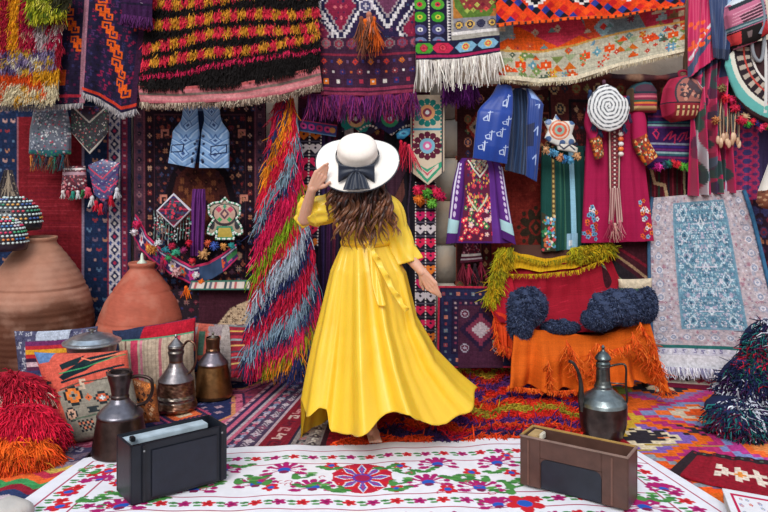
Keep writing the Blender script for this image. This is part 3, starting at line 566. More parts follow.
for j, x in enumerate(range(6, 190, 13)):
    y = bx(x)+6
    k = j % 5; cc = ['#9aa884', '#e04a1c', '#5f96a8', '#d8501c', '#74844c'][k]
    if k in (1, 3): c.stamp(x+3, y, 2.1, ['..#..', '#####', '##o##', '#####', '..#..'] , {'#': cc, 'o': '#d8d0b8'})
    elif k == 2: c.stamp(x+3, y, 2.0, ST['dia'], {'#': cc, 'o': '#e0dcd0'})
    else: c.poly([(x-5, y-6), (x+8, y-6), (x+1, y+1)], cc).poly([(x-5, y+8), (x+8, y+8), (x+1, y+1)], '#c8641c')
for k in range(60):
    x = random.uniform(0, 190); y = bx(x)+random.uniform(-4, 20); c.stamp(x, y, random.choice([1.2, 1.6, 2]), ST[random.choice(['dia', 'tri', 'cross', 'flo', 'x'])], {'#': random.choice(['#d8481c', '#6f8a50', '#5f8ea8', '#c8501c', '#4a5a4a', '#c8a03c', '#b83a2c', '#8a9a6a']), 'o': '#ddd4bc'})
c.scatter(0, 2, 190, 36, 13, ['#8aa0a4', '#c8502c', '#d8b078', '#7a3040', '#5f8a8a', '#b8a890'], ss('dia', 'tri', 'flo'), 1.5, .4, .55); c.put(np.abs(c.Y-bx(c.X)+7) < 1.1, '#c89a50')
c.rect(0, 62, 190, 66, '#d8cdb4').wear(.1)
t = T('pastel_kilim', 'faded orange and pastel kilim hanging below the red diamond kilim', 'rug', W(590, 80, 5.5), TOPG)
sheet('cloth', [R(5.55, [(497, 14), (560, 10), (620, 6), (686, -6)]), R(5.5, [(499, 79), (540, 83), (576, 80), (620, 66), (684, 52)])], c, parent=t, fold=(.02, 2.5))
fringe('fringe', R(5.5, [(499, 79), (540, 83), (576, 80), (620, 66), (684, 52)]), 260, .025, ['#d8cdb4', '#b8a888'], w=.003, parent=t)
# rolled dark kilim edge under it
_g = G(); P = spline(R(5.6, [(500, 84), (540, 86), (570, 80), (582, 74), (640, 78), (690, 76)]), 60); rr = .022+.006*np.sin(np.arange(60)*.7)
VF = tube(P, rr, 10); cc = np.array([C(['#4a2c30', '#6a3a38', '#3a2a34', '#8a6a58'][(i//3) % 4]) for i in range(60)]); _g.add(VF, np.repeat(cc, 10, 0))
_g.build('rolled_kilim', WOOL, label='thin rolled brown kilim edge running below the pastel kilim', cat='rug')
# magenta ikat cloth on the pole
c = Cv(60, 215, '#b81856', 1.5)
for k in range(70):
    x, y = random.uniform(2, 56), random.uniform(60, 212); c.ell(x, y, random.uniform(1.5, 5), random.uniform(4, 12), random.choice(['#3a2a4c', '#5c2048', '#3a5a50', '#d83a70', '#7a1848', '#2c4a4c']))  # ikat blotches; the dark ones also paint the shade of deep folds
c.path([(0, 22), (24, 40), (40, 14), (54, 2)], 4, '#34466a').ell(12, 44, 9, 6, '#3a8a4a').rect(0, 40, 5, 60, '#2c8a40').path([(20, 52), (48, 50)], 6, '#c8d8e0').path([(0, 96), (30, 78), (56, 72)], 8, '#34466a')
for k in range(12): c.ell(6+random.uniform(0, 26), 60+random.uniform(0, 18), 3, 2, '#e0521c')
c.rect(0, 15, 8, 45, '#8a6a4a').ell(6, 12, 5, 8, '#c8501c').rect(40, 0, 47, 96, '#2f3f68').rect(47, 0, 49, 80, '#8aa0c0').path([(10, 150), (22, 196), (16, 215)], 5, '#c8c8d0').path([(20, 190), (32, 178), (22, 200)], 4, '#5a6a80')
t = T('magenta_cloth', 'long magenta ikat cloth with dark blue borders hanging in folds from the top', 'cloth', W(715, 190, 5.55), 'cloths hanging at the right of the wall')
sheet('cloth', [R(5.55, [(689, -14), (752, -14)]), R(5.5, [(688, 90), (735, 88)]), R(5.6, [(690, 196), (738, 192)])], c, mat=SATIN, parent=t, fold=(.085, 4), smooth=True, vw=lambda v: .6+.4*v)
c = Cv(40, 110, '#2c3f6a', 1.4); c.rect(30, 0, 34, 110, '#8aa4c4').rect(0, 95, 40, 110, '#22304f').wear(.04)
sheet('border_fall', [R(5.42, [(708, -14), (736, -14)]), R(5.4, [(714, 58), (728, 60)])], c, mat=SATIN, parent=t, fold=(.02, 2)); 
c = Cv(40, 70, '#c01c5a', 1.4); c.path([(0, 66), (40, 40)], 8, '#34466a').path([(2, 56), (34, 34)], 3, '#d8d0d8')
for k in range(14): c.ell(random.uniform(2, 30), random.uniform(26, 50), 3, 1.8, '#e8581c')
sheet('border_fall', [R(5.46, [(689, -14), (716, -14)]), R(5.42, [(689, 78), (702, 68), (716, 58)])], c, mat=SATIN, parent=t, fold=(.025, 2))
# purple ikat
c = Cv(40, 80, '#4c2a5c', 1.7)
for y in range(0, 80, 9):
    for x in range(4, 30, 12): c.dia(x+4, y+4, 7, 5, '#a02c58', step=1.4).dia(x+4, y+4, 4, 2.6, '#3a3468', step=1.4)
c.rect(0, 0, 3, 80, '#a8a0b8').rect(30, 0, 40, 80, '#33284c').wear(.08)
sheet('purple_ikat_cloth', [R(5.62, [(724, 125), (772, 120)]), R(5.62, [(722, 200), (772, 200)])], c, mat=COTTON, fold=(.02, 3), label='purple zigzag ikat cloth hanging behind the leaning grey rug', cat='cloth', group='cloths hanging at the right of the wall')
# ================================================================ things hung on the carpets
def beads(c, n, cols, x0=0, y0=0, x1=None, y1=None, r=(.5, 1.1)):
    x1 = x1 or c.w; y1 = y1 or c.h
    for _ in range(n): x, y, q = random.uniform(x0, x1), random.uniform(y0, y1), random.uniform(*r); c.ell(x, y, q, q, random.choice(cols))
    return c
SILV = ['#d0d4dc', '#8a94a8', '#5a6478', '#b04058', '#2f6a6a', '#343a52', '#c8ccd4']
def tassels(name, parent, spots, Y, L, w=.01, n=16):
    for x, y, cc in spots: g = G(); tasselg(g, W(x, y, Y), L, cc, w=w, n=n); g.build(name, YARN, parent)
def poms(parent, spots, Y, name='pompom'):
    for x, y, r, cc in spots: g = G(); pomg(g, W(x, y, Y), r, cc, 40); g.build(name, YARN, parent)
# mirrored bag
t = T('mirrored_bag', 'grey silver mirror-work bag with dark tassels hanging on the navy and red carpet', 'bag', W(50, 160, 5.75))
c = Cv(42, 50, '#6a7284', 2.2); beads(c, 420, SILV+['#e8ecf0', '#a8b0c0'])
c.rect(0, 42, 42, 50, '#2c6a72'); beads(c, 60, ['#3c9a6a', '#c8d0d8', '#2a4a8a', '#b04a58'], 0, 42, 42, 50)
blob('bag', [(34, 109), (66, 108), (70, 130), (70, 154), (52, 158), (29, 154), (30, 130)], c, Y=5.72, bulge=.05, mat=BEAD, parent=t, thick=.02)
tassels('tassel', t, [(x, 155+random.uniform(0, 3), cc) for x, cc in zip(range(31, 71, 4), ['#c87a3c', '#3a3a4a', '#2a6a6a', '#7a4030', '#3a3a4a', '#8a5a3c', '#2a6a5a', '#4a3040', '#2a5a6a', '#6a3a34'])], 5.72, .09)
# triangular beaded hanging
t = T('beaded_triangle', 'dark beaded panel with two silver chevrons and a pointed bottom on the left carpet', 'embroidery', W(90, 155, 5.75))
c = Cv(38, 47, '#2c2a34', 2.4); beads(c, 330, ['#8a8a90', '#3c4a5a', '#b84a50', '#2f7a5a', '#d0c8c0', '#14141c'], r=(.4, .9)); c.poly([(4, 0), (34, 0), (19, 14)], '#33203a'); beads(c, 30, ['#b83a5a', '#3a4a8a'], 10, 0, 28, 8)
c.path([(1, 0), (19, 16), (37, 0)], 1.5, '#d8d4cc').path([(0, 26), (18.5, 46), (38, 26)], 1.8, '#c8c4bc')
blob('panel', [(71, 106), (109, 106), (108, 132), (100, 143), (90, 154.5), (80, 143), (71, 132)], c, Y=5.74, bulge=.012, mat=BEAD, parent=t)
# small tasselled purse
t = T('beaded_purse', 'small dark red beaded purse with white and green tassels on the red carpet field', 'purse', W(73, 196, 5.8))
c = Cv(26, 26, '#5a2030', 2.4); beads(c, 130, ['#d8c8c8', '#a83048', '#2c2c44', '#c87a80']); c.rect(0, 2, 26, 3.5, '#d8d0d0').rect(0, 6, 26, 9, '#b890a0')
blob('purse', [(63, 166), (85, 166), (86.5, 180), (87, 192), (61, 192), (62, 180)], c, Y=5.8, bulge=.03, mat=BEAD, parent=t)
tassels('tassel', t, [(63, 192, '#d8d0d0'), (68, 192, '#c04a5a'), (73, 193, '#2f8a7a'), (78, 192, '#d8d8dc'), (83, 191, '#3a7a4a'), (87, 189, '#c8506a')], 5.79, .04, .014)
# pointed multicoloured piece
t = T('beaded_triangle', 'blue and crimson pointed beaded panel with tassels above the smaller clay jar', 'embroidery', W(104, 215, 5.8))
c = Cv(33, 58, '#4a4a78', 2.2); beads(c, 330, ['#a83058', '#3a6aa0', '#c8ccd8', '#5a2a5a', '#2a3a6a', '#d85a6a']); c.path([(0, 18), (16, 34), (33, 12)], 2.2, '#3a2c6a').path([(0, 10), (16, 26), (33, 4)], 1.6, '#c03a58').path([(2, 30), (18, 44), (33, 26)], 1.6, '#d03a68')
blob('panel', [(88, 165), (103, 159), (120, 163), (118, 182), (112, 196), (103, 203), (94, 194), (91, 180)], c, Y=5.79, bulge=.02, mat=BEAD, parent=t)
tassels('tassel', t, [(92, 198, '#d0d0d4'), (96, 203, '#c02038'), (101, 206, '#d02a3c'), (106, 204, '#3a2a48'), (111, 198, '#c02038'), (117, 190, '#d0d0d8'), (89, 190, '#c8405a')], 5.78, .05, .016, 22)
# pale blue waistcoat
t = T('waistcoat', 'pale blue patterned waistcoat open at the front, hanging on the dark carpet', 'waistcoat', W(199, 168, 5.75))
def vestcv(w, h, flip):
    c = Cv(w, h, '#7fa3cf', 2.4)
    for k in range(-3, 9):
        for q, cc in ((0, '#5a82b8'), (2, '#a8c4e4')): c.path([(0, k*8+q), (w*.55, k*8+10+q), (w, k*8+q)], 1.1, cc)
    for k in range(4): c.dia(w*.55, 6+k*15, 7, 6, '#49689c').dia(w*.55, 6+k*15, 5.4, 4.6, '#93b4dc').dia(w*.55, 6+k*15, 2.5, 2.2, '#3a5488')
    x0, x1 = (2, w*.52) if not flip else (w*.4, w-2)
    c.path([(x0, 43), (x1, 41), (x1, 49), (x0, 51), (x0, 43)], 1.3, '#1f2c50')
    ex = w-1 if not flip else 1
    for y in (40, 50, 58): c.ell(ex-(2 if not flip else -3), y, 1.5, 1.5, '#22304f')
    return c
cv = vestcv(30, 64, False); sheet('front_panel', [R(5.73, [(183, 107), (197, 107)]), R(5.7, [(181, 120), (198, 121)]), R(5.68, [(173, 131), (199, 130)]), R(5.68, [(172, 138), (199, 138)]), R(5.68, [(168, 163), (194, 168)])], cv, mat=COTTON, parent=t, vs=[0, .25, .42, .5, 1], smooth=True, bulge=.03, fold=(.004, 2), thick=.015)
cv = vestcv(30, 64, True); sheet('front_panel', [R(5.73, [(203, 107), (219, 107)]), R(5.7, [(204, 120), (221, 120)]), R(5.68, [(202, 130), (228, 131)]), R(5.68, [(201, 138), (229, 138)]), R(5.68, [(199, 168), (229, 168)])], cv, mat=COTTON, parent=t, vs=[0, .25, .42, .5, 1], smooth=True, bulge=.03, fold=(.004, 2), thick=.015)
c = Cv(40, 60, '#1f2f54', 1.5); c.rect(0, 0, 40, 4, '#6a8ab8')
sheet('lining', [R(5.78, [(187, 106), (215, 106)]), R(5.78, [(178, 140), (222, 140)]), R(5.77, [(176, 162), (222, 164)])], c, mat=COTTON, parent=t, fold=None, smooth=True)
for x, y in ((197, 141), (196, 149), (192, 159), (203, 136), (202, 160)): mk('button', *ellip(W(x, y, 5.65), (.011, .006, .011), 10, 6), '#2a3858', BEAD, t)
# diamond piece with beaded net
t = T('beaded_diamond', 'crimson diamond panel with silver edge and beaded net below, left of the purple scarf', 'embroidery', W(173, 240, 5.75))
c = Cv(42, 40, '#5a2238', 2.4)
for k in range(9): c.rect(0, k*4.4, 42, k*4.4+1.6, ['#a8284c', '#28326a', '#c83a6a', '#3a3a48'][k % 4])
beads(c, 60, ['#3c4a5a', '#c83a50', '#22223a'], 10, 8, 32, 30, (1, 2))
g = c; g.put((np.abs(c.X-21)/21+np.abs(c.Y-20)/20) > .88, '#c4c0cc')
blob('panel', [(173.5, 193), (191.5, 210), (174, 228), (156, 211)], c, Y=5.73, bulge=.012, mat=COTTON, parent=t)
g = G()
for k in range(15):
    x = 154+k*2.9; y0 = 212 if x > 160 and x < 186 else 206
    P = spline([W(x, y0+abs(x-174)*.2, 5.77), W(x+.6, 225, 5.76), W(x-.4, 242+random.uniform(-3, 3), 5.76)], 14); VF = tube(P, .004+.002*np.cos(np.arange(14)*PI), 5); g.add(VF, ['#5f7a78', '#8a8a8c', '#3c5a58', '#6a5a5a'][k % 4])
for _ in range(70): g.add(ellip(W(random.uniform(153, 196), random.uniform(214, 240), 5.755), (.007,)*3, 6, 5), random.choice(['#c8ccd0', '#8fa8a0', '#b84a5a', '#3a8a7a']))
g.build('bead_net', BEAD, t)
# purple scarf
c = Cv(15, 66, '#4f1f5e', 2)
for x in range(0, 15, 3): c.rect(x, 0, x+1.2, 66, '#6a3078')
c.wear(.05)
sheet('scarf', [R(5.72, [(193, 189), (205, 189)]), R(5.7, [(191, 210), (206, 210)]), R(5.7, [(190, 256), (204, 256)])], c, mat=COTTON, fold=(.02, 2.5), bulge=.03, vw=lambda v: 1+0*v, label='narrow purple scarf hanging straight down between the two beaded panels', cat='scarf')
# frog-shaped beaded panel
c = Cv(36, 44, '#b8a088', 2.6); c.put(np.ones_like(c.X, bool), '#a89684')
c.ell(18, 18, 13, 12, '#2a2028').ell(18, 17, 11, 10, '#b89888').dia(12, 12, 3.5, 3.5, '#b83858').dia(24, 12, 3.5, 3.5, '#b83858').dia(18, 17, 5, 6, '#5a3a48').dia(18, 17, 2.4, 3, '#c8a08a').dia(13, 23, 3, 3, '#3c9a5a').dia(23, 23, 3, 3, '#3c9a5a').dia(18, 9, 2, 3, '#3c8a6a')
c.poly([(10, 30), (26, 30), (30, 44), (6, 44)], '#3f8a6a').poly([(12, 32), (24, 32), (26, 42), (10, 42)], '#b8a048'); c.ell(5, 28, 3, 6, '#20242c').ell(31, 28, 3, 6, '#20242c')
frog = [(225, 198), (228, 202), (236, 204), (240, 206), (240, 214), (236, 219), (241, 226), (242.5, 233), (238, 235), (233, 231), (234, 239), (216, 239), (217, 231), (212, 235), (207.5, 233), (209, 226), (214, 219), (209, 214), (208.5, 206), (213, 203), (221, 202)]
t = T('beaded_frog_panel', 'cream and green beaded panel shaped like a small creature, right of the purple scarf', 'embroidery', W(225, 240, 5.75))
blob('panel', frog, c, Y=5.73, bulge=.015, mat=BEAD, parent=t)
g = G(); oc = np.array(R(5.715, frog+[frog[0]])); d = np.concatenate([[0], np.cumsum(np.linalg.norm(np.diff(oc, axis=0), axis=1))])
for k, q in enumerate(np.linspace(0, d[-1], 90)[:-1]): g.add(ellip([np.interp(q, d, oc[:, m]) for m in range(3)], (.009,)*3, 6, 5), ['#cfd6d0', '#4a9a78', '#dfe4e0'][k % 3])
g.build('bead_edge', BEAD, t)
# garland in an arc
t = T('embroidered_garland', 'curved crimson embroidered garland with flowers and pompoms below the beaded panels', 'garland', W(190, 280, 5.7))
c = Cv(150, 18, '#3a2a58', 1.8); c.rect(0, 0, 150, 2, '#c83060').rect(0, 16, 150, 18, '#b02a58').rect(0, 3, 150, 5, '#b8b0c8')
for k, x in enumerate(range(7, 150, 12)): c.flower(x, 10, 5.2, 6, ['#c8285a', '#d8c8d0', '#c8502c', '#b03080'][k % 4], ['#3a9a8a', '#c8203c', '#e0b050'][k % 3])
c.rect(100, 0, 128, 18, '#2f4262').rect(100, 0, 128, 2.5, '#b83058').rect(134, 6, 150, 12, '#3a7a4a')
top = [(136, 214), (148, 236), (160, 248), (176, 258), (192, 266), (208, 262), (222, 254), (236, 244)]; bot = [(132, 232), (140, 250), (154, 262), (170, 274), (190, 284), (212, 279), (226, 270), (238, 258)]
sheet('band', [R(5.66, top), R(5.64, bot)], c, mat=COTTON, parent=t, fold=(.012, 5), vw=lambda v: 1+0*v, smooth=False)
g = G()
for x, y, r, cc in [(137, 224, 5, '#c8285a'), (134, 232, 4, '#d8d0d8'), (152, 249, 6, '#b8783a'), (158, 243, 4, '#d8dce0'), (166, 250, 5, '#2f7a8a'), (172, 246, 4, '#b8284a'), (176, 252, 5, '#3a9a7a'), (184, 250, 4, '#8a2a5a'), (189, 243, 4, '#c8203c'), (168, 258, 4, '#3a8a5a'), (176, 272, 6, '#c89a9c'), (192, 261, 4, '#c8303c'), (204, 254, 6, '#b88a5a'), (214, 246, 5, '#3f5aa8'), (208, 243, 4, '#c85a3c'), (224, 246, 4, '#c88a4a'), (232, 246, 4, '#2f8a8a'), (196, 275, 4, '#d8d4d8'), (201, 282, 4, '#e0702c')]:
    poms(t, [(x, y, r*.006, cc)], 5.6)
tassels('tassel', t, [(186, 288, '#d8601c'), (189, 290, '#e0701c'), (162, 262, '#8a2a48')], 5.6, .06, .014, 22)
# striped shelf strip
c = Cv(60, 11, '#c8b8ac', 2)
for x in range(0, 60, 5): c.rect(x, 1.5, x+2.2, 9.5, ['#5a5a68', '#a85a5c', '#c8c0b8', '#3a4a4c'][(x//5) % 4])
c.rect(0, 0, 60, 1.5, '#3a6a5a').rect(0, 9.5, 60, 11, '#2f5a50')
sheet('woven_strip', [R(5.62, [(191, 281), (250, 280)]), R(5.5, [(188, 290), (249, 290)])], c, fold=None, mat=COTTON, label='narrow striped woven strip with green edges lying across below the garland', cat='strip')
# green tip of a bottle behind the jar handled with jar; beaded hat, far left
g = G()
def dome(g, x, y, rx, ry, Y, base, n, cols, rows=9):
    cx = W(x, y, Y); r = rx/FL*Y*KY; h = ry/FL*Y*KY; prof = [(r*math.cos(a), h*math.sin(a)) for a in np.linspace(-.3, PI/2-.02, 14)]; g.add(lathe(prof, cx, 28), base)
    for k in range(rows):
        a = .02+k*(1.35/rows); m = int(34*math.cos(a))+3
        for q in range(m):
            b = 2*PI*q/m; 
            if math.sin(b) > .3: continue
            g.add(ellip((cx[0]+r*math.cos(a)*math.cos(b)*1.01, cx[1]+r*math.cos(a)*math.sin(b)*1.01, cx[2]+h*math.sin(a)*1.01), (.012, .008, .008), 6, 4), cols[(k*2+q//3) % len(cols)] if k % 2 else '#c8d8d8')
dome(g, 14, 222, 26, 26, 5.45, '#20242c', 0, ['#c83a50', '#3a8a6a', '#d8a04a', '#3a5a9a', '#20242c']); g.build('beaded_hat', BEAD, label='upper domed black cap with coloured beads behind the large clay jar', cat='hat')
g = G(); dome(g, 2, 242, 24, 26, 5.25, '#2a2030', 0, ['#c8285a', '#3f9a6a', '#d8803a', '#2f6aa8', '#c8c0d0'], 10); g.build('beaded_hat', BEAD, label='lower domed beaded cap at the left edge resting by the large clay jar rim', cat='hat')
c = Cv(24, 50, '#3a3438', 2); beads(c, 80, ['#8a7a6a', '#b8a890', '#5a5048', '#2a2a34'])
for k in range(7): c.line(12, 0, k*4, 50, 1, '#9a8a78')
sheet('net', [R(5.5, [(4, 170), (12, 170)]), R(5.42, [(-8, 214), (26, 214)])], c, mat=COTTON, fold=(.02, 4), label='grey beaded net hanging above the black beaded caps at the left edge', cat='net')
# --------------- right half
# purple embroidered dress
t = T('embroidered_dress', 'purple dress with crimson flower embroidery and white trim hanging beside the stone pier', 'dress', W(480, 245, 5.75))
c = Cv(70, 88, '#4c1f6c', 2.2)
c.poly([(10, 0), (58, 0), (52, 86), (12, 86)], '#5c1c3c'); beads(c, 200, ['#b83050', '#d85a4c', '#3a8a5a', '#2c2c5a', '#c83a60', '#d8a050'], 13, 2, 52, 55, (.8, 1.7))
for _ in range(60): x, y = random.uniform(13, 52), random.uniform(42, 84); c.flower(x, y, random.uniform(2, 3.6), 5, random.choice(['#d82c4c', '#c02444', '#e04a50', '#2f7a4a', '#d8b0b8']), '#f0d0a0')
c.path([(14, 4), (34, 22), (54, 4)], 2, '#d8d4c8').path([(16, 40), (30, 54), (44, 38)], 2, '#c8c4a8'); c.poly([(18, 3), (50, 3), (34, 18)], '#c0b090'); beads(c, 60, ['#c83a4c', '#2f6a5a', '#e0dcd0', '#3a3060'], 24, 3, 44, 14, (.7, 1.2))
c.rect(48, 0, 56, 88, '#5f2f86')
sheet('body', [R(5.7, [(462, 158), (496, 158)]), R(5.66, [(457, 168), (502, 170)]), R(5.64, [(456, 200), (505, 205)]), R(5.6, [(447, 243), (513, 243)])], c, mat=COTTON, parent=t, vs=[0, .15, .5, 1], smooth=True, bulge=.04, fold=(.008, 3), thick=.02)
def slv(pts0, pts1, flip):
    c = Cv(14, 80, '#56267a', 2.2); e = 12 if flip else 2
    c.rect(e-1, 0, e+1, 80, '#d0cce0'); 
    for y in range(4, 60, 6): c.ell(e+(-4 if flip else 4), y, 1.6, 2.2, '#c8b8d8')
    c.rect(0, 62, 14, 72, '#a8d0d8').rect(0, 72, 14, 80, '#4c1f6c'); return c
sheet('sleeve', [R(5.66, [(458, 163), (465, 160)]), R(5.6, [(452, 190), (463, 195)]), R(5.58, [(446, 244), (456, 243)])], slv(0, 0, 0), mat=COTTON, parent=t, smooth=True, bulge=.03, fold=None, thick=.02)
sheet('sleeve', [R(5.66, [(493, 160), (503, 168)]), R(5.6, [(497, 196), (508, 200)]), R(5.58, [(502, 238), (516, 245)])], slv(0, 0, 1), mat=COTTON, parent=t, smooth=True, bulge=.03, fold=None, thick=.02)
# little bag under it
t = T('woven_pouch', 'small red pouch with white stripe and two tassels under the purple dress', 'pouch', W(471, 285, 5.8))
c = Cv(24, 22, '#5a2438', 2.2); c.rect(0, 12, 24, 15, '#d8d0cc').rect(0, 17, 24, 19, '#b8a8b0'); beads(c, 40, ['#a83048', '#c88a94'], 0, 0, 24, 12)
sheet('pouch', [R(5.82, [(464, 243), (478, 243)]), R(5.78, [(460, 263), (483, 261)])], c, parent=t, fold=None, bulge=.02)
tassels('tassel', t, [(463, 264, '#7a2438'), (469, 266, '#a8304a'), (475, 265, '#3a2a34'), (481, 263, '#8a2840')], 5.8, .13, .012, 18)
# royal blue waistcoat
t = T('waistcoat', 'royal blue waistcoat with pale stitched marks hanging open from a hanger', 'waistcoat', W(505, 182, 5.7))
c = Cv(36, 84, '#123c96', 2.4)
for x, y in ((26, 20), (10, 36), (30, 40), (14, 58), (25, 54), (8, 70), (30, 72)): c.path([(x-4, y), (x, y-2), (x+1, y+3), (x-3, y+3), (x-4, y)], .9, '#b8c8e8').line(x+2, y-6, x+2, y+4, 1, '#c8d4ec').line(x, y-4, x+5, y-5, .8, '#a8bce4')
c.wear(.04)
sheet('front_panel', [R(5.6, [(498, 84), (511, 82)]), R(5.55, [(491, 96), (513, 95)]), R(5.52, [(480, 108), (513, 110)]), R(5.5, [(477, 118), (512, 120)]), R(5.5, [(473, 158), (507, 164)])], c, mat=SATIN, parent=t, vs=[0, .17, .31, .42, 1], smooth=True, bulge=.035, fold=(.006, 1.5), thick=.02)
c = Cv(26, 86, '#1a2f52', 1.8)
for x in range(0, 26, 5): c.rect(x, 0, x+2, 86, '#22406a')
sheet('lining', [R(5.66, [(509, 85), (528, 88)]), R(5.66, [(510, 120), (530, 125)]), R(5.64, [(505, 170), (528, 176)])], c, mat=SATIN, parent=t, fold=(.02, 2), smooth=True)
c = Cv(18, 86, '#163a86', 2); c.poly([(2, 0), (12, 0), (16, 14), (4, 14)], '#8aa8e0'); c.rect(0, 40, 8, 60, '#101f48')
for y in (24, 48, 70): c.path([(8, y), (12, y-3), (12, y+4)], 1, '#a8bce4')
sheet('front_panel', [R(5.62, [(526, 86), (534, 92)]), R(5.56, [(528, 100), (543, 104)]), R(5.54, [(527, 118), (543, 112)]), R(5.52, [(526, 176), (537, 182)])], c, mat=SATIN, parent=t, vs=[0, .2, .36, 1], smooth=True, bulge=.03, fold=(.01, 1.5), thick=.02)
g = G(); g.add(tube(spline(R(5.64, [(511, 91), (518, 86), (530, 92)]), 14), .006, 6), '#c8c8cc'); g.add(tube(spline(R(5.64, [(519, 87), (520, 83), (523, 84)]), 10), .004, 6), '#b0b0b8'); g.build('hanger', METAL, t)
# green coat
t = T('embroidered_coat', 'dark green coat with flowered corner and pale blue inner stripe beside the crimson dress', 'coat', W(565, 252, 5.8))
c = Cv(30, 108, '#14443f', 2); c.rect(13, 0, 17, 108, '#5a4a30')
for y in range(0, 108, 5): c.ell(15, y, 1.3, 1.6, '#b8a060')
c.rect(24, 0, 26, 108, '#2a5a4c').poly([(0, 66), (8, 70), (18, 94), (18, 108), (2, 108)], '#3a3a2c'); beads(c, 80, ['#d8c8a0', '#5a9ac0', '#c86a3c', '#3a8a5a', '#e0e0d8', '#c84a50'], 1, 70, 17, 107, (1.2, 2)); c.wear(.05)
sheet('front_panel', [R(5.76, [(542, 146), (562, 146)]), R(5.7, [(541, 200), (564, 200)]), R(5.68, [(542, 252), (564, 250)])], c, mat=COTTON, parent=t, smooth=True, bulge=.03, fold=(.01, 2), thick=.02)
c = Cv(28, 108, '#15403e', 2); c.rect(0, 0, 3, 108, '#3a6a58').rect(9, 0, 14, 108, '#8fc0d8').poly([(4, 90), (16, 90), (16, 108), (4, 108)], '#8fb8d0').rect(6, 98, 10, 104, '#d8e0e8').wear(.05)
sheet('front_panel', [R(5.78, [(560, 146), (584, 146)]), R(5.74, [(562, 200), (586, 200)]), R(5.72, [(563, 250), (588, 247)])], c, mat=COTTON, parent=t, smooth=True, bulge=.03, fold=(.012, 2), thick=.02)
# star panel
t = T('beaded_star_panel', 'six pointed white beaded star with orange centre hanging over the green coat', 'embroidery', W(562, 165, 5.6))
star = [(556+12*0, 114), (561, 121), (572, 121), (575, 124), (572, 134), (576, 142), (571, 145), (561, 144), (558, 146), (549, 142), (544.5, 138), (548, 130), (544, 122), (548, 119), (553, 120)]
c = Cv(32, 32, '#d8d8d4', 2.6)
for x, y in ((4, 8), (28, 8), (4, 25), (27, 28), (14, 3), (18, 29)): c.ell(x, y, 3, 3, '#4a6a9a')
c.ell(15, 16, 10.5, 10, '#c8785a').ell(15, 16, 9, 8.6, '#d8c8b8').ell(15, 16, 7.4, 7, '#d8603c').ell(15, 16, 5, 4.8, '#8ab0a0').ell(15, 16, 2.6, 2.6, '#b83a3c')
blob('star', star, c, Y=5.6, bulge=.02, mat=BEAD, parent=t)
c = Cv(24, 14, '#d4d0c8', 2.4); c.path([(3, 5), (8, 9), (14, 5), (20, 10)], 1.6, '#3a3a4c')
blob('tail', [(556, 144), (564, 140), (578, 148), (577, 154), (570, 152), (558, 150)], c, Y=5.61, bulge=.015, mat=BEAD, parent=t)
g = G(); g.add(tube(spline(R(5.6, [(545, 150), (556, 157), (570, 160), (579, 154)]), 20), .018, 8), '#20202c'); g.build('roll', FELT, t)
for x, y, cc in [(546, 150, '#c89a70'), (551, 152, '#5a9ac0'), (555, 153, '#5a9ac0'), (560, 157, '#d09068'), (565, 159, '#3a7ab0'), (570, 160, '#5aa0c8'), (577, 156, '#c89a70')]: poms(t, [(x, y, .028, cc)], 5.56)
# crimson dress
t = T('embroidered_dress', 'long crimson dress with orange flowered cuffs hanging under the white spiral disc', 'dress', W(617, 243, 5.75))
c = Cv(76, 148, '#9c1446', 1.9)
for _ in range(26): x, y = random.uniform(0, 15), random.uniform(112, 146); c.flower(x, y, 2.4, 5, random.choice(['#e0702c', '#d8d8dc', '#5a9ac0', '#c84a2c']), '#3a2a30')
for _ in range(26): x, y = random.uniform(63, 75), random.uniform(108, 144); c.flower(x, y, 2.4, 5, random.choice(['#e0702c', '#d8d8dc', '#7ab0d0', '#e05a2c']), '#3a2a30')
c.wear(.05)
sheet('body', [R(5.72, [(600, 96), (636, 96)]), R(5.68, [(590, 112), (640, 112)]), R(5.64, [(586, 150), (643, 150)]), R(5.6, [(582, 243), (654, 241)])], c, mat=COTTON, parent=t, vs=[0, .1, .35, 1], smooth=True, bulge=.04, fold=(.014, 3), thick=.02)
c = Cv(16, 100, '#6a3038', 2.2); c.rect(1, 0, 2.5, 100, '#c8b8a8').rect(13.5, 0, 15, 100, '#c8b8a8')
for y in range(4, 100, 7): c.ell(8, y, 1.5, 1.5, '#d8c8c0').ell(5, y+3, 1, 1, '#a84a50').ell(11, y+3, 1, 1, '#a84a50')
sheet('chest_panel', [R(5.58, [(608, 130), (621, 130)]), R(5.54, [(609, 190), (620, 190)])], c, mat=COTTON, parent=t, fold=None, bulge=.006)
c = Cv(10, 90, '#8a5a5c', 2); 
for x in (1, 5, 9): c.rect(x-.6, 0, x+.6, 90, '#c8a8a0')
sheet('tie', [R(5.53, [(610, 188), (616, 188)]), R(5.53, [(609, 224), (614, 224)])], c, mat=COTTON, parent=t, fold=(.01, 1)); sheet('tie', [R(5.53, [(615, 188), (620, 188)]), R(5.53, [(617, 224), (623, 222)])], c, mat=COTTON, parent=t, fold=(.01, 1))
tassels('tassel', t, [(611, 222, '#a8405a'), (615, 225, '#c89a90'), (620, 222, '#b8707a')], 5.52, .1, .012)
c = Cv(18, 50, '#9c1446', 2)
def cuff(pts, seed):
    cc = Cv(20, 60, '#a0184a', 2.2); cc.rect(0, 34, 20, 60, '#8a3a28'); beads(cc, 90, ['#e0782c', '#d8c8a8', '#c8482c', '#3a5a3a', '#e0a860', '#7a1c2c'], 0, 35, 20, 59, (.8, 1.6)); return cc
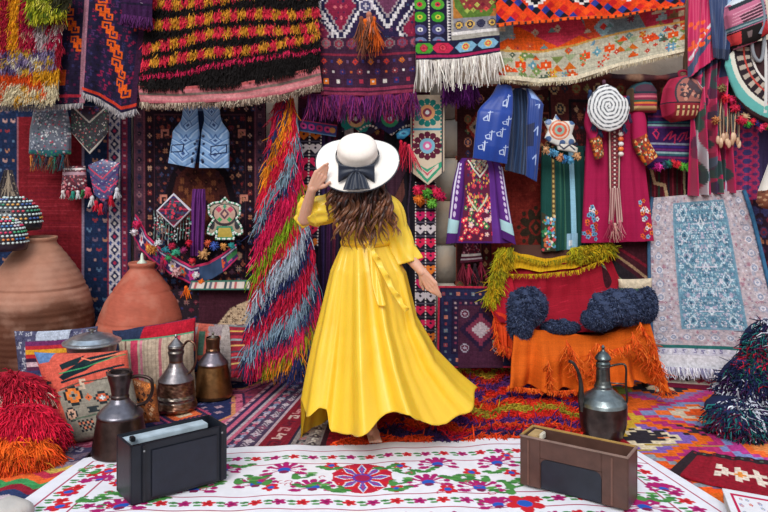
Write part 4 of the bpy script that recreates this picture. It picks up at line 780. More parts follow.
sheet('sleeve', [R(5.68, [(588, 104), (600, 98)]), R(5.6, [(585, 124), (599, 126)]), R(5.55, [(590, 140), (601, 136)]), R(5.52, [(596, 160), (604, 156)])], cuff(0, 0), mat=COTTON, parent=t, vs=[0, .35, .58, 1], smooth=True, bulge=.04, fold=None, thick=.02)
sheet('sleeve', [R(5.68, [(632, 98), (642, 104)]), R(5.6, [(632, 122), (646, 120)]), R(5.55, [(634, 146), (648, 138)]), R(5.52, [(646, 166), (658, 156)])], cuff(0, 0), mat=COTTON, parent=t, vs=[0, .35, .65, 1], smooth=True, bulge=.04, fold=None, thick=.02)
for x, y, cc in [(621, 134, '#e0d8d4'), (621, 139, '#e0602c'), (621, 144, '#d8d8dc'), (621, 149, '#e0702c'), (621, 154, '#d8d0cc')]: mk('bead', *ellip(W(x, y, 5.53), (.02, .012, .016), 8, 6), cc, BEAD, t)
# spiral disc
t = T('spiral_disc', 'round white disc with dark spiral rings hanging on the crimson dress', 'disc', W(608, 131, 5.5))
c = Cv(44, 48, '#dfe2e4', 3); dx, dy = c.X-21, (c.Y-22)*.94; a = np.arctan2(dy, dx); rr = np.hypot(dx, dy)+.9*np.sin(6*a)*.3; sp = (rr/3.7+a/(2*PI)) % 1
c.put((sp > .62), '#54585f'); c.put((sp > .62) & (np.sin(a*rr*.9) > .5), '#a8acb2')
disc = [(607, 84), (616, 88), (620, 94), (627, 99), (630, 108), (627, 120), (620, 128), (610, 132), (600, 129), (592, 122), (588, 112), (589, 100), (593, 93), (600, 86)]
blob('disc', disc, c, Y=5.46, bulge=.02, mat=COTTON, parent=t, thick=.02)
tassels('tassel', t, [(x, y, cc) for x, y, cc in [(590, 92, '#2a3a5a'), (590, 104, '#3a2a44'), (594, 124, '#28324f'), (600, 130, '#24304a'), (624, 126, '#2a3a5a'), (628, 98, '#2a3a58'), (604, 82, '#5a3a4a'), (629, 116, '#3a2c4a')]], 5.5, .04, .014, 18)
# small backpack, striped
def backpack(outline, c, Y, lab, name='backpack', dep=.07, strap=None, front=None):
    t = T(name, lab, 'backpack', W(np.mean([p[0] for p in outline]), max(p[1] for p in outline), Y)); blob('bag_body', outline, c, Y=Y, bulge=dep, mat=COTTON, parent=t, thick=.09)
    g = G()
    if strap: g.add(tube(spline(R(Y, strap[0]), 20), strap[2], 8), strap[1]); g.build('handle', FELT, t)
    return t
c = Cv(28, 34, '#3a2c3a', 2.4); c.ell(14, 8, 13, 8, '#2a4a54').ell(14, 10, 11, 6, '#4a3040').rect(0, 12, 28, 14, '#20303c')
for k, cc in enumerate(['#8a3a50', '#c86a7a', '#7a2a44', '#2f5a4a', '#d87a3a', '#a8304a', '#c8a878', '#9a7a50', '#8a3040']): c.rect(0, 14+k*2.2, 28, 16.2+k*2.2, cc)
c.rect(0, 0, 2.5, 34, '#5a4a3a').rect(25.5, 0, 28, 34, '#5a4a3a')
backpack([(636, 84), (643, 81), (651, 83), (656, 90), (657, 102), (656, 113), (636, 113), (631, 112), (630, 100), (631, 89)], c, 5.62, 'small dark striped backpack hanging between the spiral disc and the red backpack', strap=([(640, 85), (640, 78), (646, 76), (650, 83)], '#2f4a5a', .009))
# red backpack
c = Cv(38, 48, '#a02444', 2.4); c.ell(22, 20, 16, 18, '#3a3a44').ell(22, 20, 14.4, 16.5, '#9a6058').poly([(10, 22), (22, 4), (36, 20), (30, 26), (24, 16), (18, 26)], '#4a3a40'); beads(c, 24, ['#4a4048', '#c08a78'], 12, 8, 34, 26, (1, 2))
c.rect(0, 28, 38, 29.6, '#2a2430').rect(6, 29.6, 38, 48, '#8a2c34')
for x in range(8, 38, 5): c.rect(x, 32, x+2.4, 42, '#d8b888').rect(x, 35, x+2.4, 37, '#5a4a34')
c.poly([(30, 3), (38, 10), (38, 16), (32, 10)], '#d0d8dc')
backpack([(668, 88), (674, 78), (686, 75), (696, 80), (702, 88), (700, 98), (698, 112), (694, 119), (676, 122), (667, 116), (665, 104)], c, 5.5, 'round topped crimson backpack with figured flap hanging below the pastel kilim', dep=.09, strap=([(680, 78), (679, 72), (686, 71), (688, 77)], '#8a1c3a', .008))
# striped woven panel with pompoms
t = T('striped_panel', 'purple and teal striped woven panel with pompom hem under the crimson backpack', 'textile', W(675, 165, 5.7))
c = Cv(50, 54, '#3a1f54', 2)
for k, (y, cc) in enumerate([(6, '#7a2a5a'), (12, '#2f6a78'), (15, '#8ab0b4'), (17, '#6a2a78'), (34, '#8a90a8'), (37, '#3a2a78'), (40, '#6a2a68'), (43, '#8aa8ac'), (45, '#2f5a68'), (48, '#7a2454')]): c.rect(0, y, 50, y+1.6, cc)
c.path([(7, 20), (11, 24), (9, 30), (5, 24), (9, 20)], 1.4, '#c0305a').path([(16, 31), (22, 24), (25, 22), (22, 30), (28, 25), (27, 34)], 1.4, '#c0305a').path([(30, 30), (34, 24), (38, 23), (34, 30), (32, 32)], 1.3, '#b83058').path([(40, 22), (38, 30), (44, 27)], 1.3, '#c0305a').wear(.05)
sheet('cloth', [R(5.68, [(648, 110), (697, 110)]), R(5.64, [(648, 162), (697, 164)])], c, parent=t, fold=(.008, 2))
for k, cc in enumerate(['#3a2a6a', '#c82a8a', '#d83a9a', '#3a4a6a', '#2a6a5a', '#c82c3c', '#d83040', '#5aa83a', '#4a9a34', '#6ab040', '#3a6a44']): poms(t, [(651+k*4.4, 165+2*math.sin(k), .028, cc)], 5.62)
c = Cv(46, 44, '#4a141f', 1.6)
for k in range(10): c.rect(k*4.6, 0, k*4.6+1.8, 44, ['#6a1c2c', '#23202c', '#7a2434', '#2a3a30'][k % 4])
c.path([(6, 8), (10, 20), (20, 22), (24, 36)], 3, '#b89a78').path([(40, 0), (40, 20), (43, 44)], 2, '#c8b890').wear()
sheet('rug', [R(5.8, [(645, 158), (690, 160)]), R(5.78, [(645, 212), (690, 212)])], c, fold=(.01, 2), label='dark red striped rug hanging between the pompom panel and the leaning grey rug', cat='rug')
# pink and black bag top right
t = T('shoulder_bag', 'pink and black shoulder bag with red lower band hanging in the top right corner', 'bag', W(748, 48, 5.4))
c = Cv(46, 52, '#b86a88', 2); c.poly([(0, 0), (46, 0), (46, 4), (4, 14)], '#c8d0d8').poly([(2, 14), (46, -2), (46, 2), (2, 18)], '#2a3038'); c.poly([(10, 24), (36, 10), (46, 14), (30, 24), (14, 30)], '#4a2c3a')
for k in range(5): c.line(4, 22+k*3, 42, 8+k*3, .8, '#d89ab0')
c.poly([(0, 34), (46, 20), (46, 24), (0, 39)], '#3f5a64').poly([(0, 36), (46, 22), (46, 23), (0, 37.5)], '#8aa0a8').poly([(2, 39), (46, 25), (46, 42), (6, 52)], '#1f1a1c').poly([(3, 40), (12, 37), (14, 48), (5, 50)], '#c83c40').poly([(34, 30), (44, 26), (46, 38), (36, 42)], '#b83038').poly([(18, 38), (24, 36), (24, 42), (20, 43)], '#7a6a6c')
blob('bag', [(728, 6), (738, -4), (758, -8), (764, 0), (766, 14), (768, 34), (756, 42), (738, 49), (733, 44), (729, 30), (726, 16)], c, Y=5.36, bulge=.07, mat=COTTON, parent=t, thick=.06)
g = G(); g.add(tube(spline(R(5.3, [(759, -14), (763, 6), (764, 20), (760, 34)]), 20), .01, 8), '#7a8494'); g.build('strap', FELT, t)
# round embroidered panel with turquoise border
t = T('embroidered_roundel', 'large half round dark panel with turquoise border and white stitching at the right edge', 'embroidery', W(760, 125, 5.45))
c = Cv(72, 82, '#3a2428', 2); r = np.hypot(c.X-60, (c.Y-14)*1.0)
c.put((r < 64) & (r > 56), '#62b0ac'); c.put((r <= 56) & (r > 52), '#d8d8cc'); c.put((r <= 52) & (r > 36), '#2a2028')
a = np.arctan2(c.Y-14, c.X-60); c.put((r <= 50) & (r > 38) & (np.sin(a*34) > .1), '#b0a498'); c.put((r <= 37) & (r > 35), '#d8d4d0'); c.put((r <= 44) & (r > 42.4), '#b8443c'); c.poly([(36, 0), (39, 0), (39, 70), (36, 70)], '#cfd0d0').rect(39, 0, 72, 58, '#3c282c').rect(50, 0, 51.5, 60, '#b8b0a8')
c.path([(38, 66), (56, 60), (72, 54)], 4, '#62b0a4').path([(40, 62), (72, 50)], 2.4, '#c8383c')
blob('panel', [(726, 58), (740, 44), (790, 36), (800, 60), (800, 110), (776, 126), (762, 121), (750, 114), (738, 100), (730, 82), (725, 66)], c, Y=5.42, bulge=.03, mat=COTTON, parent=t)
g = G()
for k in range(9):
    poms(t, [(744+k*4.2, 121+k*1.2+2*math.sin(k*2), .024, ['#c82a4a', '#3f9a3c', '#c8283c', '#2a2a6a', '#d83a6a'][k % 5])], 5.38)
g.add(tube(spline(R(5.37, [(751, 0), (752, 46), (757, 60), (762, 58), (764, 40), (764, 20)]), 30), .012, 6), '#8a8f98')
g.build('strap', FELT, t)
# shell tassels
t = T('shell_tassels', 'bundle of pale shell tipped cords hanging left of the turquoise bordered roundel', 'ornament', W(728, 148, 5.48))
g = G(); 
for k in range(12):
    x = 718+k*1.9; y0 = 94+abs(k-5)*1.2; y1 = 136+4*math.sin(k*1.3)
    g.add(tube(spline([W(x+2*math.sin(k), y0, 5.5), W(x, 118, 5.47), W(x+math.sin(k*2), y1, 5.46)], 10), .0055, 5), ['#2f4248', '#b89878', '#3a2c2c', '#8a7058'][k % 4]); g.add(ellip(W(x+math.sin(k*2), y1+4, 5.45), (.015, .012, .03), 8, 6), ['#c8a488', '#b08a6c', '#d8b898'][k % 3])
for x, y, cc in [(726, 98, '#d02838'), (731, 100, '#c82a5a'), (735, 108, '#c8284a'), (722, 88, '#8a7a50'), (745, 117, '#b89a78'), (741, 120, '#d0304a'), (716, 120, '#b8784c')]: poms(t, [(x, y, .03, cc)], 5.45)
g.build('cords', BEAD, t)
# pale pouch on the right edge
c = Cv(16, 50, '#d8d4cc', 2); c.poly([(0, 30), (16, 24), (16, 50), (0, 50)], '#7a4a38'); beads(c, 20, ['#b89070', '#4a2c28'], 0, 30, 16, 50)
blob('pouch', [(770, 160), (764, 176), (758, 192), (757, 202), (762, 208), (780, 212), (784, 170)], c, Y=5.3, bulge=.06, mat=COTTON, label='white and brown pouch cut by the right edge above the leaning grey rug', cat='pouch')
# ---------------- big shaggy runner
t = T('shaggy_runner', 'tall shaggy runner with diagonal red, orange, grey, green and navy bands', 'rug', W(290, 380, 5.5))
c = Cv(90, 290, '#a81c3c', .9)
seq = [(0, '#c0183c'), (12, '#28305c'), (24, '#e0861c'), (48, '#d0203c'), (72, '#7c94a4'), (92, '#26305a'), (98, '#c81c50'), (128, '#7f9a1c'), (146, '#c8283c'), (160, '#a8b4c4'), (182, '#26305c'), (196, '#c01c40'), (220, '#7c94a8'), (240, '#28385c'), (250, '#c0204c'), (268, '#8a8a20'), (276, '#c87818'), (284, '#252a58')]
ys = c.Y+(c.X-45)*.95+7*np.sin(c.X/14)
for k, (y, cc) in enumerate(seq): c.put(ys >= y, cc)
rr = [R(5.62, [(279, 92), (292, 90)]), R(5.5, [(270, 150), (300, 140)]), R(5.42, [(262, 200), (304, 196)]), R(5.36, [(258, 250), (312, 240)]), R(5.3, [(252, 310), (320, 300)]), R(5.2, [(247, 356), (330, 358)])]
vs = [0, .2, .38, .55, .76, 1]; dsp = lambda u, v: .07*np.sin(PI*u)*(v*.9+.2)+.04*v*np.sin(2*PI*(1.6*u+.2))
sheet('backing', rr, c, parent=t, fold=None, disp=dsp, vs=vs, smooth=True)
sf = Surf(rr, vs, True); u = RNG.uniform(0, 1, 15000); v = RNG.uniform(0, 1, 15000)**.8
k_ = pile('pile', sf, 15000, c, L=.095, w=.0042, D=(-.12, -.4, -.95), parent=t, off=lambda u, v: np.stack([0*u, -dsp(u, v), 0*u], -1), u=u, v=v, curl=.25, grav=.5, jit=.28)
# ================================================================ rugs on the ground
def FP(pts, z=.012): return [Wf(x, y, z) for x, y in pts]
# Persian rug, left: units cm, x from X=-3.0, y back to front
def floor_rug(name, corners, cv, z, lab, amp=.004, **k):   # corners: back-left, back-right, front-left, front-right on the ground
    bl, br, fl, fr = [np.array((x, y, z)) for x, y in corners]
    return sheet(name, [[bl, br], [fl, fr]], cv, axis='z', fold=(amp, 4), thick=.01, vw=lambda v: 1+0*v, label=lab, cat='rug', **k)
def gp(px, py): p = Wf(px, py); return p[0], p[1]
_a = [gp(x, y) for x, y in ((-60, 372), (318, 372), (-260, 452), (236, 452))]
c = Cv(290, 170, '#8f3a55', 1.5)                   # about 3.1 m by 1.7 m
c.scatter(0, 0, 290, 170, 9, ['#b86a80', '#5a2a4a', '#35406a', '#a8889a', '#c0506a'], ss('dia', 's', 'dot', 'x'), 1.5, .25)
def hexa(x, y, rx, ry, cc): c.poly([(x-rx, y), (x-rx*.55, y-ry), (x+rx*.55, y-ry), (x+rx, y), (x+rx*.55, y+ry), (x-rx*.55, y+ry)], cc)
for hx, hy in ((232, 108), (150, 108), (68, 108), (232, 10), (150, 10)):
    hexa(hx, hy, 41, 48, '#3a2a4c'); hexa(hx, hy, 39, 46, '#c4607c'); hexa(hx, hy, 34, 41, '#c8865c'); hexa(hx, hy, 31, 38, '#252c54')
    for k in range(26):
        a = 2*PI*k/26; c.stamp(hx+36.5*math.cos(a), hy+43*math.sin(a), 1.1, ST['s'], '#7a2c48')
    c.scatter(hx-24, hy-30, hx+24, hy+30, 10, ['#6a70a0', '#8a4a70', '#4a5a90', '#a88a98'], ss('flo', 'dia', 'cross'), 1.3, .15)
    c.dia(hx, hy, 17, 17, '#c04a68', step=2).dia(hx, hy, 14, 14, '#2c2a4a', step=2).dia(hx, hy, 11, 10, '#e0683c', step=2).dia(hx, hy, 5, 5, '#d8c0a0', step=1)
for k, (w_, cc) in enumerate([(3, '#c08a9a'), (2.5, '#352c50'), (3, '#c0607c'), (3, '#2c2a48'), (2, '#b8a8b0'), (3, '#b85a74')]): x0 = 265+sum([3, 2.5, 3, 3, 2, 3][:k]); c.rect(x0, 0, x0+w_, 170, cc)
c.rect(281, 0, 290, 170, '#3a3450'); c.vline(285, 0, 170, 5, ss('dia', 's'), ['#c0a8b4', '#b85a74', '#8a93ad'], 1.4); c.vline(266.5, 0, 170, 5, ss('dot'), ['#3a2c4a', '#d8b8c0'], 1)
c.wear(.14)
floor_rug('persian_rug', _a, c, .010, 'rose and navy patterned rug on the ground under the jugs on the left')
# grey banded runner and red runner
_a = [gp(x, y) for x, y in ((316, 374), (348, 374), (232, 452), (326, 452))]
c = Cv(56, 170, '#7c1a2a', 2); c.rect(0, 0, 12, 170, '#4a3a54').vline(6, 0, 170, 6, ss('dia', 'x'), ['#b8a8b4', '#8a5068', '#c0b0b8'], 1.5).rect(12, 0, 14, 170, '#b8a0a8')
c.vline(23, 0, 170, 12, ss('s', 'hook'), ['#c8a8a0', '#5a1a2c', '#b87a7c'], 2).rect(32, 0, 34, 170, '#2a2034').rect(34, 0, 52, 170, '#8a7f7c').vline(39, 0, 170, 6, ss('hook', 'x'), ['#3c3840', '#a84a4c'], 1.4).vline(47, 0, 170, 7, ss('s', 'dia'), ['#c8c0b4', '#4a4044'], 1.5).rect(52, 0, 56, 170, '#3a2028').wear(.12)
floor_rug('runner', _a, c, .020, 'narrow red and grey runner on the ground left of the yellow skirt hem')
_a = [gp(x, y) for x, y in ((322, 374), (520, 374), (312, 452), (640, 452))]
c = Cv(150, 160, '#8e1420', 1.2); c.scatter(0, 0, 150, 160, 14, ['#a81c2a', '#74101c', '#5a1020'], ss('dia', 's'), 2, .3).rect(0, 128, 150, 132, '#5a1020').wear(.12)
floor_rug('red_rug', _a, c, .016, 'plain crimson rug on the ground under the barefoot woman')
# multicoloured kilim at front left
_a = [gp(x, y) for x, y in ((-60, 440), (96, 452), (-160, 530), (10, 530))]
c = Cv(110, 90, '#3a3450', 1.6)
zz = c.Y+5*np.abs(((c.X/11) % 2)-1); 
for k, cc in enumerate(['#6a5a6a', '#3a3450', '#8a7a84', '#c8a850', '#b83048', '#d8602c', '#3a8a50', '#8a1c30', '#2a3860', '#b8a8b0', '#8a2c48', '#5a6a80']): c.put((zz > 12+k*6), cc)
c.scatter(0, 0, 110, 26, 9, ['#8a8090', '#5a4a5a'], ss('s'), 1.6).wear(.12)
floor_rug('kilim', _a, c, .022, 'zigzag striped kilim in green, red and grey at the bottom left corner')
# orange kilim, right
_a = [gp(x, y) for x, y in ((486, 372), (860, 372), (560, 560), (1150, 560))]
c = Cv(230, 240, '#d8601c', 1.5)
def qp(px, py):                                     # ground pixel -> this rug's units
    X, Y = gp(px, py); (x0, y0), (x1, _), (x2, y2), (x3, _) = _a; v = (y0-Y)/(y0-y2); xl = x0+(x2-x0)*v; xr = x1+(x3-x1)*v; return 230*(X-xl)/(xr-xl), 240*v
def pq(pts, col): c.poly([qp(*p) for p in pts], col)
def saw(px, py, rx, ry, cols, step=4):
    x, y = qp(px, py); x2, _ = qp(px+rx, py); _, y2 = qp(px, py+ry); rx_, ry_ = x2-x, y2-y
    for k, cc in enumerate(cols): f = 1-k/len(cols); c.dia(x, y, rx_*f, ry_*f, cc, step=step)
c.rect(0, 0, 230, 12, '#b02c50').scatter(0, 0, 230, 12, 12, ['#c8b8a0', '#2a2a30', '#d8601c'], ss('dia', 's'), 2.2)
for px, py, rx, ry, cols in [(660, 390, 60, 16, ['#b83a7a', '#8a6a9a', '#d8601c', '#2a2830', '#c8b090']), (590, 392, 40, 12, ['#8a9a40', '#d8601c', '#b8306a']), (740, 385, 44, 12, ['#c89a20', '#d8601c']), (700, 415, 66, 15, ['#b8306a', '#7a86b0', '#e0682c', '#c8b8a0', '#d8501c']), (640, 440, 88, 26, ['#a82a6a', '#d8601c', '#7a5aa8', '#d8c8a8', '#2c2830']), (768, 450, 60, 26, ['#b02c6a', '#7a86b8', '#b83a8a', '#e8682c', '#e88a4c']), (600, 420, 40, 20, ['#c8a030', '#a82a50', '#e0601c']), (730, 480, 70, 20, ['#e8581c', '#8a6a90', '#e0601c']), (660, 478, 60, 20, ['#8a9098', '#e0581c', '#b83a50', '#e0681c']), (560, 400, 40, 20, ['#b83060', '#8a9a40', '#d8501c'])]: saw(px, py, rx, ry, cols)
for k in range(90):
    x, y = random.uniform(0, 225), random.uniform(10, 235); c.line(x, y, x+random.uniform(6, 18), y, 1.6, random.choice(['#c8902c', '#e06a2c', '#b83a5a', '#a88a2c', '#8a6a8a', '#d8501c', '#b02c6a']))
for (px, py) in ((652, 436), (700, 432)): c.stamp(*qp(px, py), 3, ['#..#..#', '.##.##.', '..###..', '.##.##.', '#..#..#'], '#2c2830')
c.wear(.1)
floor_rug('orange_kilim', _a, c, .012, 'large orange and magenta stepped kilim covering the ground on the right')
# dark red kilim piece on it
_a = [gp(x, y) for x, y in ((692, 457), (800, 470), (668, 478), (860, 530))]
c = Cv(70, 40, '#8a1426', 2.2); c.rect(0, 0, 70, 5, '#2c2026').rect(0, 0, 5, 40, '#2c2026').stamp(34, 22, 3.2, ['#..#..#..#', '##.##.##.#', '.######.##', '##.##.##.#', '#..#..#..#'], '#e0d0c0').stamp(30, 22, 2, ['.#.', '###', '.#.'], '#e08a3c').hline(2.5, 0, 70, 6, ss('dot'), ['#8a2030', '#4a5a4a'], 1).wear(.06)
floor_rug('small_kilim', _a, c, .030, 'small dark red kilim with cream hooked motif at the lower right')
# shaggy floor rug under and behind the skirt
c = Cv(100, 100, '#d8301c', 1)
ys = c.Y+4*np.sin(c.X/9)+3*np.sin(c.X/4)-c.X*.06
for k, (y, cc) in enumerate([(0, '#c8a030'), (8, '#c02c20'), (16, '#5a2a6a'), (24, '#d82c1c'), (33, '#4a2a70'), (40, '#e0401c'), (48, '#a8942c'), (56, '#d82a20'), (64, '#5a2c78'), (72, '#e04a1c'), (79, '#c81c2c'), (84, '#3a2458'), (92, '#e0481c')]): c.put(ys >= y, cc)
c.scatter(0, 0, 100, 100, 12, ['#d82c1c', '#5a2a6a', '#e85a1c', '#c81c30'], ss('dot'), 3, .5, .3)
t = T('shag_rug', 'red, orange and purple striped shaggy rug on the ground behind the yellow skirt', 'rug', Wf(450, 410, .02))
rr = [FP([(425, 372), (500, 366), (560, 372)], .03), FP([(430, 395), (500, 392), (574, 395)], .03), FP([(400, 420), (500, 420), (590, 420)], .03), FP([(330, 444), (460, 440), (582, 437)], .03)]
sheet('backing', rr, c, parent=t, axis='z', fold=(.006, 3), thick=.015); pile('pile', Surf(rr), 15000, c, L=.05, w=.0052, D=(.25, -.75, .45), parent=t, curl=.5, grav=.5, jit=.25)

# ================================================================ embroidered cloth at the front
c = Cv(290, 126, '#e4e4ec', 2.2)
def q_(px, py):
    X, Y = gp(px, py); return (X+1.62)*100/1.06*1.0, (4.02-Y)*100
# cloth rails in the world: back edge, front edge
bk = FP([(84, 458), (120, 453), (180, 449), (230, 447), (370, 444), (500, 438), (590, 440), (636, 450)], .034); fr_ = [(-1.62+.02*math.sin(k), 2.72, .034) for k in range(1)]
Xl0, Xr0 = bk[0][0], bk[-1][0]; XL, XR = -1.60, 1.55; YF = 2.76
fr = [(x, YF, .034) for x in np.linspace(XL, XR, 8)]
_s = Surf([bk, fr])
def sz(px, py):                                     # ground pixel -> cloth unit
    X, Y, _ = Wf(px, py, .034); 
    best = min(((uu, vv) for uu in np.linspace(0, 1, 81) for vv in np.linspace(0, 1, 41)), key=lambda a: (SG[int(round(a[1]*40)), int(round(a[0]*80)), 0]-X)**2+(SG[int(round(a[1]*40)), int(round(a[0]*80)), 1]-Y)**2)
    return best[0]*290, best[1]*126
_u, _v = np.meshgrid(np.linspace(0, 1, 81), np.linspace(0, 1, 41)); SG = _s.ev(_u, _v)
RED, MAG, GRN, BLU = '#c8202c', '#a81868', '#3a7a3c', '#2458b8'
def sprig(x, y, col, r=3.6, lf=1):
    c.flower(x, y, r, 5, col, lum(col, .6), .3, random.uniform(0, 3), asp=1.15)
    if lf: c.ell(x-r*1.5, y-1, 2, 1.2, GRN).ell(x-r*1.3, y+2.2, 1.6, 1.1, '#4a8a4a')
def carnation(x, y, r, col=MAG, up=1):
    for k in range(9):
        a = PI*(-.12+1.24*k/8); ex, ey = x+r*math.cos(a), y-up*r*1.05*math.sin(a); c.poly([(x-1, y), (ex-1.6, ey), (ex, ey-up*1.6), (ex+1.6, ey), (x+1, y)], col); c.ell(ex, ey, 1.5, 1.7, col)
    c.ell(x, y, r*.34, r*.36, BLU).ell(x, y+up*r*.3, r*.25, r*.22, '#7a2050'); c.ell(x-r*.9, y+up*r*.45, r*.35, r*.18, col).ell(x+r*.9, y+up*r*.45, r*.35, r*.18, col)
def curl(x, y, r, s=1):
    p = [(x+s*(r*(1-.12*k))*math.cos(k*.62), y+(r*(1-.12*k))*math.sin(k*.62)) for k in range(8)]; c.path(p, 1.7, GRN); c.ell(*p[0], 2.6, 1.5, GRN); c.ell(p[3][0], p[3][1], 2.2, 3, '#4a8a44')
    c.ell(x+s*r*1.1, y-r*.5, 2.6, 1.3, '#5a9a4a')
def leafb(x, y, s=1):
    for k in range(5): c.ell(x+s*k*2.2, y+2.5*math.sin(k), 2.4, 1.4, [GRN, '#4f8f45'][k % 2])
ln = 'a01c48'
for off in (6.5, 17): # border lines all round the cloth
    pass
VB0, VB1 = sz(370, 450.5)[1], sz(370, 462)[1]; VF0, VF1 = sz(370, 496)[1], sz(370, 509)[1]; UL0, UL1, UR0, UR1 = 8, 24, 266, 282
for yy in (VB0, VB1): c.rect(UL0, yy-.4, UR1, yy+.4, '#a82850')
for xx in (UL0, UL1, UR0, UR1): c.rect(xx-.4, VB0, xx+.4, 126, '#a82850')
for yy in (VF0, VF1): c.line(UL1, yy, UR0, yy+0, .9, '#a82850')
for k, x in enumerate(np.arange(14, 282, 9.4)): sprig(x, (VB0+VB1)/2, [RED, MAG][k % 2], 2.9)
for k, x in enumerate(np.arange(30, 264, 9.6)): sprig(x, (VF0+VF1)/2, [MAG, RED][k % 2], 3.1); sprig(x+3, VF1+8, [RED, MAG][k % 2], 3.1)
for k, y in enumerate(np.arange(VB1+4, 124, 9)): sprig((UL0+UL1)/2, y, [RED, MAG][k % 2], 3.4); sprig((UR0+UR1)/2, y, [MAG, RED][k % 2], 3.4)
mx, my = sz(362, 478); ry = (VF0-VB1)/2-1.5; rx = 13.5
for k in range(12):
    a = 2*PI*(k+.5)/12; c.poly([(mx, my), (mx+rx*math.cos(a-.27), my+ry*math.sin(a-.27)), (mx+rx*1.0*math.cos(a), my+ry*1.0*math.sin(a)), (mx+rx*math.cos(a+.25), my+ry*math.sin(a+.25))], RED); c.ell(mx+rx*.86*math.cos(a), my+ry*.86*math.sin(a), 2.6, 2.6, '#b81c3a')
for k in range(8):
    a = 2*PI*k/8+PI/8*0; ca, sa = math.cos(a), math.sin(a)
    for (w0, l0, l1, cc) in ((.30, .15, .98, '#e4e4ec'), (.21, .15, .90, '#4a52b0'), (.09, .3, .78, '#a83a78')):
        c.poly([(mx+rx*(l0*ca), my+ry*(l0*sa)), (mx+rx*(.62*ca-w0*.55*sa), my+ry*(.62*sa+w0*.55*ca)), (mx+rx*l1*ca, my+ry*l1*sa), (mx+rx*(.62*ca+w0*.55*sa), my+ry*(.62*sa-w0*.55*ca))], cc)
c.ell(mx, my, 4.6, 5.4, '#5a3aa0').ell(mx, my, 3.4, 4, '#a01c50')
for (x, y, r, up) in [(285, 470, 9, 1), (314, 488, 8.5, 1), (254, 484, 8, 1), (428, 482, 8.5, 1), (440, 466, 8, 1), (195, 490, 8, 1), (222, 470, 7, 1), (497, 464, 8, 1), (478, 488, 8.5, 1), (120, 506, 9, 1), (645, 506, 8, 1), (100, 478, 5, 1), (498, 505, 7, 1), (660, 488, 6, 1)]: carnation(*sz(x, y), r, MAG, up)
for (x, y, r) in [(70, 490, 5), (108, 470, 5), (116, 482, 4.4), (526, 503, 8), (400, 466, 4), (398, 488, 4), (330, 466, 4), (452, 490, 4.4), (470, 470, 4.4), (513, 472, 4), (268, 489, 4), (505, 455, 3.4), (62, 505, 5)]:
    X, Y = sz(x, y); c.flower(X, Y, r, 5, RED, BLU, .38, .4, asp=1.2)
for (x, y, s) in [(300, 475, 1), (410, 470, -1), (240, 478, 1), (268, 480, -1), (455, 478, 1), (505, 490, -1), (90, 496, 1), (130, 492, -1), (640, 495, 1), (210, 483, 1), (486, 476, -1), (515, 484, 1), (335, 488, -1), (392, 480, 1), (96, 470, -1)]: X, Y = sz(x, y); curl(X, Y, 5.5, s)
for (x, y, s) in [(340, 468, -1), (345, 490, -1), (385, 490, 1), (380, 466, 1), (300, 485, 1), (270, 476, -1), (440, 476, 1), (420, 470, 1), (490, 470, 1), (236, 466, 1), (203, 478, 1), (110, 492, 1), (80, 500, 1), (520, 462, 1), (655, 498, 1), (140, 500, 1), (500, 480, 1), (470, 480, -1)]: leafb(*sz(x, y), s)
for k in range(34):
    X, Y = sz(random.uniform(90, 640), random.uniform(465, 494)); a = random.uniform(0, 6); c.path([(X+1.8*math.cos(a+q*.8)*(1-q*.08), Y+1.8*math.sin(a+q*.8)) for q in range(6)], .6, '#b83a5c')
SUZ = dict(c=c)
sheet('embroidered_cloth', [bk, fr], c, mat=COTTON, axis='z', fold=(.006, 5), vw=lambda v: 1+0*v, thick=.006, label='white cloth embroidered with red and magenta flowers spread across the front', cat='cloth')

# ================================================================ clay jars
def prof_px(rows, cx, Y, base_z=0):                # rows (y px, r px), top first -> bottom-up profile in metres
    k = Y/FL; return [(r*k, CZ-(y-HY)*k) for y, r in rows][::-1]
Yb = 4.95
pr = prof_px([(240, 13), (237, 16), (236.5, 18), (239, 18.5), (242, 16.5), (250, 23), (262, 32), (275, 40), (290, 47), (305, 51.5), (322, 53.5), (340, 51), (358, 45), (378, 33)], 38, Yb)
p0 = W1(38, 0, Yb); pr = [(pr[0][0]*.7, 0)]+pr; 
prD = np.array(pr); n = 120; z = np.linspace(0, 1, n)
d = np.concatenate([[0], np.cumsum(np.hypot(*np.diff(prD, axis=0).T))]); rr_ = np.interp(z*d[-1], d, prD[:, 0]); zz = np.interp(z*d[-1], d, prD[:, 1])
sm = np.convolve(np.pad(rr_, 2, 'edge'), np.ones(5)/5, 'valid'); rr_[:-22] = sm[:-22]
for zc in (.50, .515, .66, .665, .83): rr_ += -.006*np.exp(-((zz-zc*1.0)/.006)**2)
rr_ += .0018*np.sin(zz*160)
V, F = lathe(np.stack([rr_, zz], 1), (p0[0], Yb, 0), 72)
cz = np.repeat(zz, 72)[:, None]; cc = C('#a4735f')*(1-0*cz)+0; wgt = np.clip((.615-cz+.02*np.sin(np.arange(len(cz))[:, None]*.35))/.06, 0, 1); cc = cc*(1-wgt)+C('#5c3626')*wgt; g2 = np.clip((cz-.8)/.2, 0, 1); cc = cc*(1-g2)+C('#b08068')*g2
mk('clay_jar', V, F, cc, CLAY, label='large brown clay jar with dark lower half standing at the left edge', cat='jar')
Ys = 5.03; p0 = W1(142, 0, Ys)
pr = prof_px([(268, 9), (264, 11.5), (262, 13), (264, 13.6), (268, 11.5), (276, 18), (288, 27), (300, 35), (312, 40), (324, 44), (340, 45), (360, 40), (372, 30)], 142, Ys); pr = [(pr[0][0]*.8, 0)]+pr
